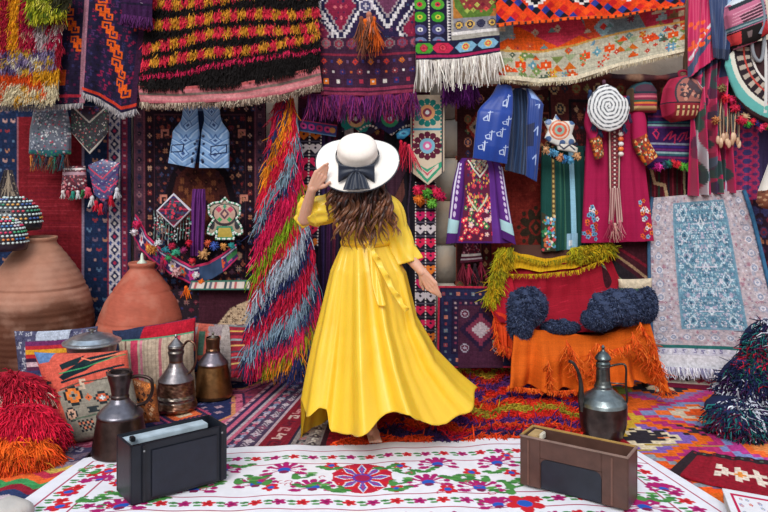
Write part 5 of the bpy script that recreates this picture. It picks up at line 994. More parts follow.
prD = np.array(pr); d = np.concatenate([[0], np.cumsum(np.hypot(*np.diff(prD, axis=0).T))]); rr_ = np.interp(z*d[-1], d, prD[:, 0]); zz = np.interp(z*d[-1], d, prD[:, 1]); sm = np.convolve(np.pad(rr_, 2, 'edge'), np.ones(5)/5, 'valid'); rr_[:-20] = sm[:-20]
for zc in (.43, .62): rr_ += -.005*np.exp(-((zz-zc)/.006)**2)
V, F = lathe(np.stack([rr_, zz], 1), (p0[0], Ys, 0), 64); t_ = RNG.normal(0, .04, (len(V), 1))
mk('clay_jar', V, F, np.clip(C('#a85643')*(1+t_), 0, 1), CLAY, label='smaller terracotta clay jar beside the shaggy runner, behind the cushions', cat='jar')

mk('bottle_stopper', *lathe([(.030, 0), (.034, .01), (.012, .03), (.009, .06), (.004, .075)], (W1(142, 0, 5.03)[0], 5.03, W1(0, 264, 5.03)[2]), 20), '#c8d4c4', BEAD, label='small pale pointed stopper set in the mouth of the smaller terracotta jar', cat='stopper')
# ================================================================ cushions
def cushion(name, TL, TR, BR, BL, Y0, Y1, cv, back, lab, puff=.09, n=26, cat='cushion', tilt=None, **k):
    """pillow standing up: outline corners in px, depth Y0 at the bottom, Y1 at the top"""
    t = T(name, lab, cat, W1((BL[0]+BR[0])/2, max(BL[1], BR[1]), Y0)); s = Surf([[W1(*TL, Y1), W1(*TR, Y1)], [W1(*BL, Y0), W1(*BR, Y0)]]); 
    nu, nv = cv.nx, cv.ny; u = np.linspace(0, 1, nu)[None]+np.zeros((nv, 1)); v = np.linspace(0, 1, nv)[:, None]+np.zeros((1, nu))
    a, b = 2*u-1, 2*v-1; h = (np.clip(1-np.abs(a)**3, 0, 1)*np.clip(1-np.abs(b)**3, 0, 1))**.45; pin = .05
    uu = .5+(a*(1-pin*(1-b*b)))*.5; vv = .5+(b*(1-pin*(1-a*a)))*.5; P = s.ev(uu, vv)
    up = np.array(W1(*TL, Y1))-np.array(W1(*BL, Y0)); rt = np.array(W1(*BR, Y0))-np.array(W1(*BL, Y0)); nrm = np.cross(rt, up); nrm /= np.linalg.norm(nrm); nrm = -nrm if nrm[1] > 0 else nrm
    wr = .004*np.sin(9*a+3*b)*np.sin(7*b-2*a)
    g = G(); g.add(((P+(h*puff+wr*h)[..., None]*nrm).reshape(-1, 3), gridF(nv, nu)), cv.c.reshape(-1, 3)); g.add(((P-(h*puff)[..., None]*nrm).reshape(-1, 3), gridF(nv, nu)[:, ::-1]), back)
    g.build('cover', WOOL, t); return t, s, nrm
CU = []
# pink-grey cushion and striped cushion at the back
c = Cv(62, 58, '#8f8084', 1.5); c.scatter(0, 0, 62, 58, 9, ['#6a5a64', '#a89a98', '#b86a5c', '#4a5a5a'], ss('flo', 'dia', 'tri'), 1.4, .3).poly([(34, 0), (46, 0), (50, 58), (38, 58)], '#a89c98').poly([(10, 0), (20, 0), (22, 40), (8, 40)], '#b85a4c').rect(12, 10, 18, 34, '#4a6a5a').wear(.1)
cushion('cushion', (190, 322), (254, 324), (242, 382), (186, 382), 4.84, 4.98, c, '#5a4a50', 'greyish pink figured cushion behind the dull brass jug')
c = Cv(44, 60, '#8c2434', 1.7)
for k, cc in enumerate(['#6a7a7c', '#8c2434', '#c8a050', '#5a2030', '#a83040', '#8a9a9c', '#6a2030', '#c89a5c', '#8c2434', '#3a4a5a', '#b83a44', '#7a8a90', '#6a1c2c', '#c8a868', '#8c2434', '#5a2438']): c.rect(0, k*3.4, 44, k*3.4+2, cc)
c.wear(.08); cushion('cushion', (229, 325), (266, 325), (262, 378), (231, 378), 4.66, 4.78, c, '#7a1c2c', 'small crimson cushion with thin grey and gold stripes beside the shaggy runner', puff=.06)
c = Cv(100, 40, '#2a3450', 1.3); c.poly([(40, 0), (100, 0), (100, 24), (30, 20)], '#b01c30').wear(.1)
cushion('cushion', (112, 330), (196, 317), (200, 372), (112, 380), 4.72, 4.76, c, '#2a3450', 'dark navy cushion with a red corner behind the beige striped cushion', puff=.05)
# grey navy cushion with stripes, left back
c = Cv(90, 76, '#4a4a64', 1.6); c.scatter(0, 0, 90, 76, 6, ['#8a8a9c', '#2c2c48', '#6a5a70', '#a8a8b4'], ss('s', 'x', 'dot'), 1.2, .3)
for k, cc in enumerate(['#6a2a5a', '#b02c34', '#d89a2c', '#b82c30', '#3a2038', '#c8a8b0', '#5a2a48', '#3a3a60']): c.rect(14, 10+k*4, 90, 14+k*4, cc)
c.rect(26, 0, 62, 9, '#a8b0c0').wear(.1)
cushion('cushion', (14, 331), (98, 326), (96, 406), (20, 412), 4.46, 4.54, c, '#3a3a54', 'grey and navy cushion with red and gold stripes behind the metal lidded dish', puff=.06)
# beige striped cushion with pink bands
c = Cv(78, 92, '#b3a08c', 1.6)
for k in range(20): c.rect(k*4, 0, k*4+1, 92, '#a08c7a')
c.rect(14, 0, 22, 92, '#c0405c').rect(24, 0, 27, 92, '#c8788a').rect(8, 0, 10, 92, '#7a5a50').rect(44, 0, 47, 92, '#a8606a').rect(60, 0, 66, 92, '#b84a5c').rect(0, 0, 78, 2, '#4a8a6a').wear(.07)
cushion('cushion', (118, 340), (194, 331), (198, 400), (122, 404), 4.60, 4.68, c, '#a08c7a', 'beige cushion with pink vertical bands and green piping behind the engraved copper ewer', puff=.07)
# kilim cushion in front
c = Cv(104, 100, '#8a8478', 1.9)
c.poly([(0, 0), (104, 0), (104, 26), (60, 40), (20, 46), (22, 100), (0, 100)], '#c85848').poly([(0, 0), (26, 0), (18, 12), (4, 14)], '#5a7aa8').poly([(26, 30), (62, 8), (100, 0), (60, 24), (30, 34)], '#14242c').poly([(30, 16), (60, 4), (50, 16), (32, 22)], '#1a2a30').poly([(56, 12), (98, 4), (84, 12), (60, 18)], '#1a2c30').path([(28, 26), (60, 20), (102, 6)], 1.4, '#3a8a5a').path([(28, 36), (56, 30), (100, 20)], 2.6, '#14242c').path([(56, 8), (66, 12), (100, 4)], 1.6, '#d87a5c').poly([(0, 34), (14, 40), (20, 56), (10, 64)], '#c86a50').stamp(10, 40, 2.4, ST['s'], '#1c2c30')
c.stamp(38, 52, 3.2, ['..###..', '.#ooo#.', '#oo.oo#', '#o.#.o#', '#oo.oo#', '.#ooo#.', '..###..'], {'#': '#20282c', 'o': '#d87838'}).stamp(72, 58, 3, ['..###..', '.#ooo#.', '#o.#.o#', '.#ooo#.', '..###..'], {'#': '#2a3034', 'o': '#c86040'}).stamp(72, 58, 2, ['.#.', '###', '.#.'], '#d0d4d8').stamp(92, 44, 2, ST['big'], {'#': '#2a3034', 'o': '#c8643c'})
c.stamp(30, 72, 2.2, ST['big'], {'#': '#2a3034', 'o': '#c8a088'}).stamp(88, 30, 1.8, ST['big'], {'#': '#2a2c30', 'o': '#c86a4c'}).stamp(56, 56, 1.8, ST['dia'], {'#': '#c8643c', 'o': '#20282c'})
c.path([(24, 44), (50, 38), (104, 34)], 1.6, '#5a4a40').path([(30, 78), (60, 76), (104, 80)], 1.8, '#5a6a5a').stamp(52, 40, 2.4, ST['s'], '#c8b09a').stamp(58, 70, 2.4, ['######', '.####.', '######'], '#2c3438').stamp(44, 86, 2.6, ['#.#.#.#', 'o#o#o#o', '#.#.#.#', '.#o#o#.', '#.#.#.#'], {'#': '#24242c', 'o': '#c8785c'}).stamp(76, 86, 2.6, ['#.#.#.#', 'o#o#o#o', '#.#.#.#', '.#o#o#.'], {'#': '#24242c', 'o': '#c8684c'}).stamp(92, 70, 2.4, ST['hook'], '#c8583c').wear(.08)
cushion('cushion', (34, 352), (128, 350), (144, 430), (62, 448), 3.92, 4.12, c, '#8a8478', 'coral, grey and black patterned flatweave cushion behind the black jug', puff=.09)
# orange patterned small cushion piece right of the black jug
c = Cv(36, 50, '#9a5a34', 1.7); c.scatter(0, 0, 36, 50, 6, ['#d8803c', '#2c2424', '#c8a07c', '#7a3a24'], ss('dia', 'x', 'dot'), 1.3, .2).wear(.1)
cushion('cushion', (130, 376), (156, 384), (160, 422), (138, 426), 4.1, 4.16, c, '#5a3424', 'small orange and brown figured cushion corner beside the handle of the black jug', puff=.05)
# shaggy red and orange pile heap, left
t = T('shag_rug', 'folded red and orange shaggy rug heaped at the left edge beside the coral cushion', 'rug', W1(25, 462, 3.8))
def heap(lobes, name='backing'):
    g = G()
    for c_, r_, cc in lobes: g.add(ellip(c_, r_, 24, 14), cc)
    return g
for (cx, cy, rx, ry, Yh, cols, nn) in [(8, 390, 40, 18, 3.95, [(0, '#a81830'), (.3, '#d82840'), (.45, '#d8b0a0'), (.55, '#c8203c'), (.66, '#e8a83c')], 3000), (20, 425, 42, 22, 3.78, [(0, '#d01c3c'), (.45, '#c01838'), (.62, '#d8501c'), (.85, '#e08a28')], 4200), (10, 452, 48, 20, 3.66, [(0, '#e0601c'), (.3, '#d84a1c'), (.6, '#d8902c'), (.85, '#6a3a28')], 3600)]:
    k = Yh/FL; ctr = np.array(W1(cx, cy, Yh)); rad = np.array([rx*k, .16, ry*k]); mk('fold', *ellip(ctr, rad*.96, 24, 14), cols[0][1], YARN, t)
    dd = RNG.normal(0, 1, (nn, 3)); dd[:, 1] = -np.abs(dd[:, 1]); dd /= np.linalg.norm(dd, axis=1)[:, None]; P = ctr+dd*rad*.96; zf = (1-dd[:, 2])/2
    cc = np.array([C([q for q in cols if q[0] <= min(1, max(0, z_+RNG.normal(0, .07)))][-1][1] if z_+.0 > 0 else cols[0][1]) for z_ in zf])
    VF, c2 = strands(P, dd*.5+np.array([.1, -.3, -.5]), .075, .0048, cc, 3, .35, .5, .28); G().add(VF, c2).build('pile', YARN, t)

# ================================================================ metal ware
def bowl_prof(rows, Yd, by): k = Yd/FL; return [(r*k, (by-y)*k) for y, r in rows][::-1]
def fitz(py, Y): return CZ-(py-HY)/FL*Y
COP, DARKM, BRASS, TIN = '#7d5548', '#4c3d3a', '#86603c', '#7e7f82'
def ringcols(prof, n, bands):                       # bands: [(z_lo, z_hi, col)]
    z = np.array([p[1] for p in prof]); cc = np.zeros((len(z), 3)); 
    for lo, hi, q in bands: cc[(z >= lo) & (z <= hi)] = C(q)
    return np.repeat(cc, n, 0)
def dens(prof, m=70):
    p = np.array(prof); d = np.concatenate([[0], np.cumsum(np.hypot(*np.diff(p, axis=0).T))]); t = np.unique(np.concatenate([np.linspace(0, d[-1], m), d])); return np.stack([np.interp(t, d, p[:, 0]), np.interp(t, d, p[:, 1])], 1)
def vessel(name, lab, cat, px, by, rows, bands, handle=None, spout=None, lid=None, z0=.03, eng=None, hr=.008, hcol=None):
    X, Y, _ = Wf(px, by, z0); k = Y/FL; prof = dens([(0.001, 0)]+[(r*k, (by-y)*k) for y, r in rows][::-1]); t = T(name, lab, cat, (X, Y, z0))
    V, F = lathe(prof, (X, Y, z0), 56, cap=False); cc = ringcols(prof, 56, [(-1, 9, bands[0])]+[((by-b[1])*k, (by-b[0])*k, b[2]) for b in bands[1:]])
    if eng:
        zl, zh = (by-eng[1])*k, (by-eng[0])*k; zz = V[:, 2]-z0; m = (zz > zl) & (zz < zh); an = np.arctan2(V[:, 1]-Y, V[:, 0]-X); pat = np.sin(an*14+6*np.sin(zz*130))*np.sin(zz*260+an*5)
        V[m, :2] += ((V[m, :2]-[X, Y])*(.035*pat[m])[:, None]); cc = cc.copy(); cc[m] = np.clip(cc[m]*(1+.55*pat[m])[:, None], 0, 1)
    G().add((V, F), cc).build('body', METAL, t)
    if handle: mk('handle', *tube(spline([W1(x, y, Y+dy) for x, y, dy in handle], 30), hr, 8, 1.0), hcol or lum(bands[0], .8), METAL, t)
    if spout: P = spline([W1(x, y, Y+dy) for x, y, dy, r in spout], 30); mk('spout', *tube(P, np.interp(np.linspace(0, 1, 30), np.linspace(0, 1, len(spout)), [s[3] for s in spout]), 12), bands[0], METAL, t)
    if lid: pl = dens([(0.001, 0)]+[(max(.001, r*k), (lid[0]-y)*k) for y, r in lid[1]][::-1], 30); mk('lid', *lathe(pl, (X, Y, z0+(by-lid[0])*k), 40, cap=False), lid[2], METAL, t)
    return t
# black jug (wide collar, cone shoulder, flared body)
vessel('jug', 'dark bronze jug with flared body and looped handle in front of the coral cushion', 'jug', 120, 452, [(372, 9), (371, 11), (373, 12.5), (378, 11.6), (386, 9.4), (394, 8.2), (396, 9.2), (398, 8.6), (402, 11), (408, 18), (412.5, 22), (414, 22.6), (416, 22), (428, 24), (445, 26.5), (451, 27.5), (452, 26)], [DARKM, (398, 414, '#6c6a72'), (371, 398, '#544a4a')],
       handle=[(128, 378, 0), (140, 376, -.01), (151, 380, -.02), (152, 392, -.02), (146, 402, -.01), (137, 405, 0)], hr=.009)
# copper ewer engraved
vessel('ewer', 'engraved copper ewer with domed lid and tall handle in front of the beige cushion', 'ewer', 176, 408, [(345, 7), (347, 8.4), (350, 7.4), (352, 8.2), (356, 7), (362, 6.6), (366, 8), (372, 12), (377, 16), (379, 17.6), (381, 17), (393, 18.6), (396, 19.6), (398, 18.8), (405, 21), (408, 20)], ['#84604f', (362, 379, '#8a8486'), (345, 360, '#77706c'), (393, 400, '#8a8078')],
       handle=[(181, 349, 0), (188, 341, -.02), (195, 345, -.03), (196, 360, -.03), (192, 370, -.02), (186, 375, 0)], lid=(346, [(334, .6), (336, 1.6), (338, 1.2), (341, 4), (345, 7.6), (346, 8)], '#8c8a8c'), eng=(380, 408), hr=.007, z0=.02)
# brass jug
vessel('jug', 'dull brass jug with narrow collar and conical body beside the engraved copper ewer', 'jug', 213, 396, [(337, 6.4), (338, 7.2), (342, 6.8), (348, 6.4), (350, 7.2), (352, 6.8), (356, 10), (361, 14), (363, 15), (365, 14.6), (380, 17.4), (393, 19.4), (396, 18.6)], [BRASS, (350, 363, '#7c747c'), (336, 350, '#6a4c3a')], z0=.02,
       lid=(338, [(332, .5), (333, 1.4), (335, 1), (337, 3), (338, 5)], '#8a8478'))
# lidded dish on the cushions
X, Y, zz0 = W1(92, 357, 4.3); t = T('lidded_dish', 'tinned copper dish with shiny domed lid resting on the cushions', 'dish', (X, Y, zz0)); k = Y/FL
mk('bowl', *lathe(dens([(.001, 0), (20*k, 0), (22.5*k, 4*k), (24*k, 12*k), (24.5*k, 15*k)]), (X, Y, zz0), 56, cap=False), '#8a7a78', METAL, t)
mk('lid', *lathe(dens([(24*k, 14*k), (28*k, 14.5*k), (28*k, 16*k), (25*k, 17*k), (20*k, 20.5*k), (10*k, 23.5*k), (2*k, 24.5*k), (.001, 24.6*k)]), (X, Y, zz0), 56, cap=False), '#b4c0ca', METAL, t)
mk('knob', *lathe(dens([(1.5*k, 24*k), (1.4*k, 26*k), (3.5*k, 27*k), (3.5*k, 28*k), (.001, 29*k)], 20), (X, Y, zz0), 24, cap=False), '#7a7470', METAL, t)
mk('pedestal', *lathe(dens([(14*k, -zz0+.03), (13*k, -zz0+.06), (6*k, -zz0+.1), (5*k, -.06), (16*k, 0), (.001, .001)], 30), (X, Y, zz0), 32, cap=False), '#6a5a52', METAL, t)
# tall ewer right front
vessel('ewer', 'tall dark pewter ewer with swan spout and finial lid behind the brown wooden box', 'ewer', 603, 437, [(364, 6.4), (366, 7.4), (368, 6.6), (380, 7), (384, 8), (386, 9.2), (388, 8.6), (391, 12), (396, 19), (401, 22.6), (404, 23.4), (412, 23.6), (425, 22.4), (436, 19), (437, 17)], ['#4a4644', (386, 404, '#7a8486'), (364, 386, '#5c6060'), (404, 437, '#4a403c')],
       handle=[(610, 366, 0), (622, 364, -.02), (626, 368, -.03), (626, 384, -.03), (627, 400, -.03), (624, 406, -.01)], spout=[(583, 410, -.02, .02), (581, 398, -.03, .017), (581, 386, -.03, .012), (579, 374, -.03, .009), (574, 364, -.03, .008), (569, 361, -.03, .009)], z0=.03,
       lid=(366, [(345, .5), (347, 2), (349, 1.2), (351, 2), (353, 4.8), (356, 7), (358, 8), (359.5, 7.6), (361, 5.6), (363, 7), (366, 7)], '#5f696b'), hr=.006)
g = G(); P = W1(626, 384, Wf(603, 437, .03)[1]-.03); Q = W1(610, 383, Wf(603, 437, .03)[1]); mk('handle_brace', *tube([Q, P], .004, 6), '#5a5c5c', METAL, bpy.data.objects['ewer.001'])

# ================================================================ boxes on the cloth
tt_ = [None]
def openbox(name, lab, fl, fr, thick, h, z, colf, build):
    """fl, fr: front-left and front-right base corners on the ground"""
    a, b = np.array(fl, float), np.array(fr, float); L = np.linalg.norm(b-a); u = (b-a)/L; ang = math.atan2(u[1], u[0]); t = T(name, lab, 'box', (*((a+b)/2), z)); Rz = rotz(ang); global Rz_, A_; Rz_, A_ = Rz, a; tt_[0] = t
    def put(nm, x0, x1, y0, y1, z0, z1, col, bev=.003, par=None, m=LACQ):   # local: x along front, y into depth
        cen = np.array([(x0+x1)/2, (y0+y1)/2, 0]) @ Rz.T+np.array([a[0], a[1], z+(z0+z1)/2]); return mk(nm, *rbox(cen, (x1-x0, y1-y0, z1-z0), Rz, bev), col, m, par or t, smooth=False)
    build(put, L, thick, h); return t
z = .045
def black_build(put, L, D, h):
    w = .012; K = '#171b25'; K2 = '#12151c'
    put('front_panel', 0, L, 0, w, 0, h, K); put('back_panel', 0, L, D-w, D, 0, h, K); put('side_panel', 0, w, w, D-w, 0, h, K); put('side_panel', L-w, L, w, D-w, 0, h, K); put('bottom_panel', w, L-w, w, D-w, 0, w, K2)
    put('inner_shelf', w, L-w-.03, D*.58, D-w-.002, h-.035, h-.012, '#aebfca')['label'] = 'pale blue grey inner strip'
    put('raised_frame', .085, L-.05, -.006, 0, .012, h-.03, '#1a1f2c'); put('raised_stile', .045, .06, -.010, 0, .002, h-.002, '#12151e'); put('raised_stile', L-.035, L-.022, -.010, 0, .002, h-.002, '#12151e')
    put('catch', .03, .05, D*.45, D*.6, h-.012, h+.008, '#14161c')
    for x in (.052, L-.029): put('screw', x-.004, x+.004, -.013, -.009, h-.03, h-.022, '#8a8c90', .001)
bl = Wf(131, 506, z); br = Wf(227, 479, z)
openbox('black_box', 'narrow black wooden box with pale inner strip standing on the embroidered cloth', bl[:2], br[:2], .185, .245, z, None, black_build)
def brown_build(put, L, D, h):
    w = .013; K = '#50362e'; B = '#68493f'
    # front with an arched dark opening: built of strips round the hole
    import bmesh
    x0, x1, z1 = L*.2, L*.77, h*.62; rad = .02
    hole = [(x1, 0), (x1, z1-rad)]+[(x1-rad+rad*math.cos(q), z1-rad+rad*math.sin(q)) for q in np.linspace(0, PI/2, 6)]+[(x0+rad-rad*math.sin(q), z1-rad+rad*math.cos(q)) for q in np.linspace(0, PI/2, 6)]+[(x0, 0)]
    put('front_panel', 0, x0, 0, w, 0, h, K); put('front_panel', x1, L, 0, w, 0, h, K); put('front_panel', x0, x1, 0, w, z1, h, K)
    put('dark_panel', x0, x1, .004, .010, 0, z1, '#1d222c')['label'] = 'dark blue black inset panel'
    for sx, xx in ((1, x0), (-1, x1)):
        P2 = [(xx, z1), (xx+sx*.03, z1)]+[(xx+sx*(.03-.03*math.sin(q)), z1-.03+.03*math.cos(q)) for q in np.linspace(0, PI/2, 7)]
        Vv = [(np.array([x_, y_, 0]) @ Rz_.T)+np.array([A_[0], A_[1], z+z_]) for y_ in (0, w) for x_, z_ in P2]; m_ = len(P2); mk('corner_piece', Vv, [np.arange(m_)[None], (np.arange(m_)+m_)[None, ::-1], np.array([[i, (i+1) % m_, m_+(i+1) % m_, m_+i] for i in range(m_)])], K, LACQ, tt_[0], smooth=False)
    put('back_panel', 0, L, D-w, D, 0, h, K); put('side_panel', 0, w, w, D-w, 0, h, K); put('side_panel', L-w, L, w, D-w, 0, h, K); put('bottom_panel', w, L-w, w, D-w, 0, w, '#2c1e1a')
    put('rim', -.003, L+.003, -.003, .006, h-.002, h+.006, '#8a7268', .002); put('rim', -.003, .009, 0, D, h-.002, h+.006, '#a8864c', .002); put('rim', L-.009, L+.003, 0, D, h-.002, h+.006, '#8a7268', .002); put('rim', 0, L, D-.009, D+.003, h-.002, h+.006, '#a8864c', .002)
    put('raised_stile', .035, .043, -.004, 0, .004, h-.01, B); put('raised_stile', L-.07, L-.062, -.004, 0, .004, h-.01, B)
    put('inner_block', .016, .06, D*.3, D*.9, h-.04, h-.004, '#b89a6a')['label'] = 'pale gold wooden block'; put('inner_block', .06, .075, D*.5, D*.8, h-.03, h-.002, '#cfc8b8'); put('latch', L*.78, L*.84, D*.4, D*.55, h-.06, h-.045, '#c0b498')
bl = Wf(520, 484, z); br = Wf(628, 511, z)
openbox('brown_box', 'open brown wooden box with dark inset front standing on the right of the embroidered cloth', bl[:2], br[:2], .15, .215, z, None, brown_build)
# framed book bottom right
a = Wf(722, 489, .05); t = T('book', 'white and pink bordered book lying at the bottom right corner', 'book', Wf(750, 505, .02))
c = Cv(60, 40, '#dcdde2', 2.4); c.rect(5, 4, 60, 40, '#b81c4c').rect(7, 6, 60, 40, '#e0dfe4'); 
for k in range(40): x, y = random.uniform(9, 58), random.uniform(8, 38); c.flower(x, y, 1.6, 5, random.choice(['#c83a5a', '#8a9ac0', '#b88aa0']), '#e0d0a0')
bkp = [[Wf(722, 488, .09), Wf(800, 502, .09)], [Wf(738, 530, .09), Wf(850, 548, .09)]]
sheet('cover', bkp, c, mat=COTTON, axis='z', fold=None, thick=.008, parent=t)
sheet('page_block', [[(p[0]+.004, p[1]-.004, .08) for p in bkp[0]], [(p[0]+.004, p[1], .08) for p in bkp[1]]], Cv(60, 40, '#c8c4bc', .3), mat=COTTON, axis='z', fold=None, thick=.044, parent=t)
# pale rounded stone bottom left
V, F = ellip(Wf(10, 512, .05), (.09, .08, .055), 28, 18); V = V+.004*np.sin(V*60)[:, [1, 2, 0]]
mk('pebble', V, F, '#b8b4b0', STONE, label='pale grey rounded stone at the bottom left corner', cat='stone')
# ================================================================ leaning grey rug
c = Cv(118, 190, '#b3a8b0', 1.7)
RG = np.random.default_rng(5)
c.scatter(0, 0, 118, 165, 4.4, ['#c8c0c8', '#a07888', '#9aa0b4', '#c4b0b4', '#8a8898'], ss('flo', 'cross', 'dot', 'dia', 'x'), .8, .3)
for x in (10, 108): c.vline(x, 4, 160, 13, ss('big'), ['#8a96b0', '#d0ccd4'], 1.1)
for x in (3, 19, 99, 115): c.vline(x, 0, 162, 4, ss('dot'), ['#8a7a90', '#c8c8d4'], .8)
c.hline(150, 0, 118, 13, ss('big'), ['#8a96b0', '#d0ccd4'], 1.1)
c.rect(28, 8, 92, 140, '#6f93a8').rect(30, 10, 90, 138, '#5f879e'); c.scatter(30, 10, 90, 138, 4.6, ['#b8ccd8', '#3f5f78', '#c8c4d0', '#8ab0c0', '#a8a0b8'], ss('flo', 'x', 'cross', 's', 'hook'), .85, .2)
c.scatter(30, 10, 90, 138, 3.1, ['#c4d6e0', '#48708a', '#b8b8cc', '#7aa8ba', '#d0ccd8'], ss('x', 'cross', 'dot'), .62, .25)
for y in (30, 74, 118): c.dia(60, y, 4, 5.5, '#c8d4dc', r0=.5, step=.8); c.path([(60, y-18), (60, y+18)], 1, '#b8ccd8'); c.path([(48, y), (72, y)], 1, '#c8c4d4')
for y in (20, 42, 64, 86, 108, 130):
    for x in (40, 80): c.dia(x, y, 4.5, 7, '#c0d0dc', r0=.7, step=.8).dia(x, y, 1.8, 2.4, '#385c76')
c.mirx(); c.rect(0, 160, 118, 164, '#2a6a68').rect(0, 164, 118, 172, '#c8c8d8').scatter(0, 164, 118, 173, 6, ['#7a78a0', '#e0e0e8'], ss('s'), 1).rect(0, 172, 118, 190, '#d8d8e0').wear(.05)
t = T('leaning_rug', 'pale blue and grey pink fine rug leaning upright at the right with a white fringe', 'rug', W1(712, 372, 5.15))
rr = [[W1(652, 198, 5.16), W1(744, 190, 5.0)], [W1(649, 230, 5.12), W1(755, 224, 4.95)], [W1(651, 300, 5.05), W1(772, 300, 4.85)], [W1(655, 368, 5.0), W1(790, 375, 4.78)]]
sheet('cloth', rr, c, parent=t, fold=(.008, 1.5), thick=.02, vs=[0, .17, .55, 1], smooth=True)
mk('side_binding', *tube(spline([W1(652, 197, 5.15), W1(649, 232, 5.11), W1(650, 300, 5.04), W1(654, 366, 4.99)], 30), .012, 8), '#3f5f80', WOOL, t); mk('side_binding', *tube(spline([W1(744, 190, 4.99), W1(749, 205, 4.96), W1(755, 226, 4.94), W1(773, 300, 4.84)], 30), .014, 8), '#3a6a90', WOOL, t)
fringe('fringe', [W1(655, 366, 4.97), W1(790, 373, 4.76)], 320, .07, ['#dcdce6', '#b8b8cc', '#f0f0f4', '#8a88a8'], w=.0045, parent=t, D=(0, -.35, -1))
c = Cv(60, 16, '#6a1430', 1.6); c.rect(0, 4, 60, 12, '#c8b8a8').scatter(0, 3, 60, 13, 8, ['#2a2028', '#b03048'], ss('dia', 's'), 1.3)
sheet('rug', [[Wf(655, 373, .02), Wf(760, 378, .02)], [Wf(645, 384, .02), Wf(750, 392, .02)]], c, axis='z', fold=None, label='crimson and cream rug edge on the ground along the leaning rug fringe', cat='rug')
# stool behind chair arm: the pale pillow edge
c = Cv(30, 12, '#c8b8a0', 1.6); c.rect(0, 5, 30, 8, '#4a6a5a').wear(.05)
cushion('cushion', (618, 279), (652, 278), (652, 300), (618, 300), 5.0, 5.0, c, '#b8a890', 'small pale cushion edge showing between the armchair and the leaning grey rug', puff=.05)
# navy shag heap, right edge
t = T('shag_rug', 'navy and green shaggy rug piled in a mound at the right edge', 'rug', Wf(755, 424, .02))
for (cx, cy, rx, ry, Yh, n_) in [(762, 392, 46, 42, 4.3, 5200), (772, 352, 30, 34, 4.4, 3000), (735, 412, 28, 14, 4.1, 1500)]:
    k = Yh/FL; ctr = np.array(W1(cx, cy, Yh)); rad = np.array([rx*k, .22, ry*k]); mk('fold', *ellip(ctr, rad*.95, 24, 14), '#1f2648', YARN, t)
    dd = RNG.normal(0, 1, (n_, 3)); dd[:, 1] = -np.abs(dd[:, 1]); dd /= np.linalg.norm(dd, axis=1)[:, None]; P = ctr+dd*rad*.95
    pal = np.array([C(q) for q in ['#1c2446', '#232c58', '#1a2040', '#1c5a50', '#b8203c', '#20264a', '#6a2048', '#1f6a6a', '#20264a', '#1c2446', '#c8ccd8', '#3a1c48']]); w_ = np.clip(np.floor((P[:, 2]*26+P[:, 0]*9+RNG.normal(0, 1.2, n_))) % 12, 0, 11).astype(int)
    VF, c2 = strands(P, dd*.6+np.array([-.15, -.3, -.7]), .05, .0055, pal[w_], 3, .8, .5, .3); G().add(VF, c2).build('pile', YARN, t)

# ================================================================ armchair and what is thrown over it
CX0, CX1 = W1(508, 0, 4.95)[0], W1(652, 0, 4.95)[0]; cxm = (CX0+CX1)/2; wd = CX1-CX0
t = T('armchair', 'wide low armchair hidden under red, yellow and orange blankets', 'armchair', (cxm, 4.9, .03))
YF, YB = 4.80, 5.12; zs = W1(0, 338, YF)[2]; print('seat z', zs)
mk('seat', *rbox((cxm, (YF+YB)/2, zs-.09), (wd-.16, YB-YF, .16), bev=.03), '#4a2c24', FELT, t)
bx0, bx1 = W1(508, 0, 5.15)[0], W1(612, 0, 5.15)[0]
mk('backrest', *rbox(((bx0+bx1)/2, 5.17, .55), ((bx1-bx0), .1, .72), roty(0) @ rotx(-.06), bev=.03), '#4a2c24', FELT, t)
for x in (CX0+.06, CX1-.06): mk('armrest', *rbox((x-(.04 if x > cxm else -.02), 4.96, zs-.01), (.11, .34, .12), bev=.03), '#4a2c24', FELT, t)
for x in (CX0+.08, CX1-.08):
    for y in (YF+.05, YB-.05): mk('leg', *lathe([(.022, .03), (.03, zs-.16)], (x, y, 0), 16), '#3a241a', LACQ, t)
# red blanket over the back and seat, yellow edge
t = T('red_blanket', 'crimson woven blanket spread over the back and seat of the armchair', 'blanket', W1(560, 330, 4.9), 'blankets thrown over the armchair')
c = Cv(130, 120, '#900e24', 1.4); 
for k in range(50): x, y = random.uniform(0, 125), random.uniform(0, 118); c.line(x, y, x+random.uniform(3, 14), y+random.uniform(-1, 2), .8, random.choice(['#ae1830', '#860c20', '#b8203a']))
c.wear(.07)
rr = [[W1(509, 262, 5.1), W1(535, 266, 5.09), W1(575, 262, 5.09), W1(608, 252, 5.1)], [W1(500, 280, 5.06), W1(540, 290, 5.04), W1(590, 285, 5.04), W1(618, 275, 5.06)], [W1(488, 300, 5.0), W1(540, 315, 4.98), W1(600, 305, 4.98), W1(630, 296, 5.0)], [W1(500, 322, 4.85), W1(545, 334, 4.78), W1(600, 330, 4.78), W1(640, 318, 4.85)]]
sheet('cloth', rr, c, mat=COTTON, parent=t, fold=(.034, 2.6), vs=[0, .3, .62, 1], smooth=True, thick=.012, vw=lambda v: .5+.5*v, disp=lambda u, v: .02*np.sin(14*v+9*u+2*np.sin(5*u))*v)
c = Cv(30, 110, '#a01228', 1.4); c.put(c.Y > 62, '#c83418').put(c.Y > 80, '#d8481c').wear(.08)
sheet('side_fall', [[W1(500, 274, 5.07), W1(512, 276, 5.05)], [W1(486, 296, 5.0), W1(516, 300, 4.96)], [W1(494, 318, 4.9), W1(516, 324, 4.88)], [W1(499, 344, 4.82), W1(514, 350, 4.8)]], c, mat=COTTON, parent=t, smooth=True, fold=(.03, 1.5), thick=.012)
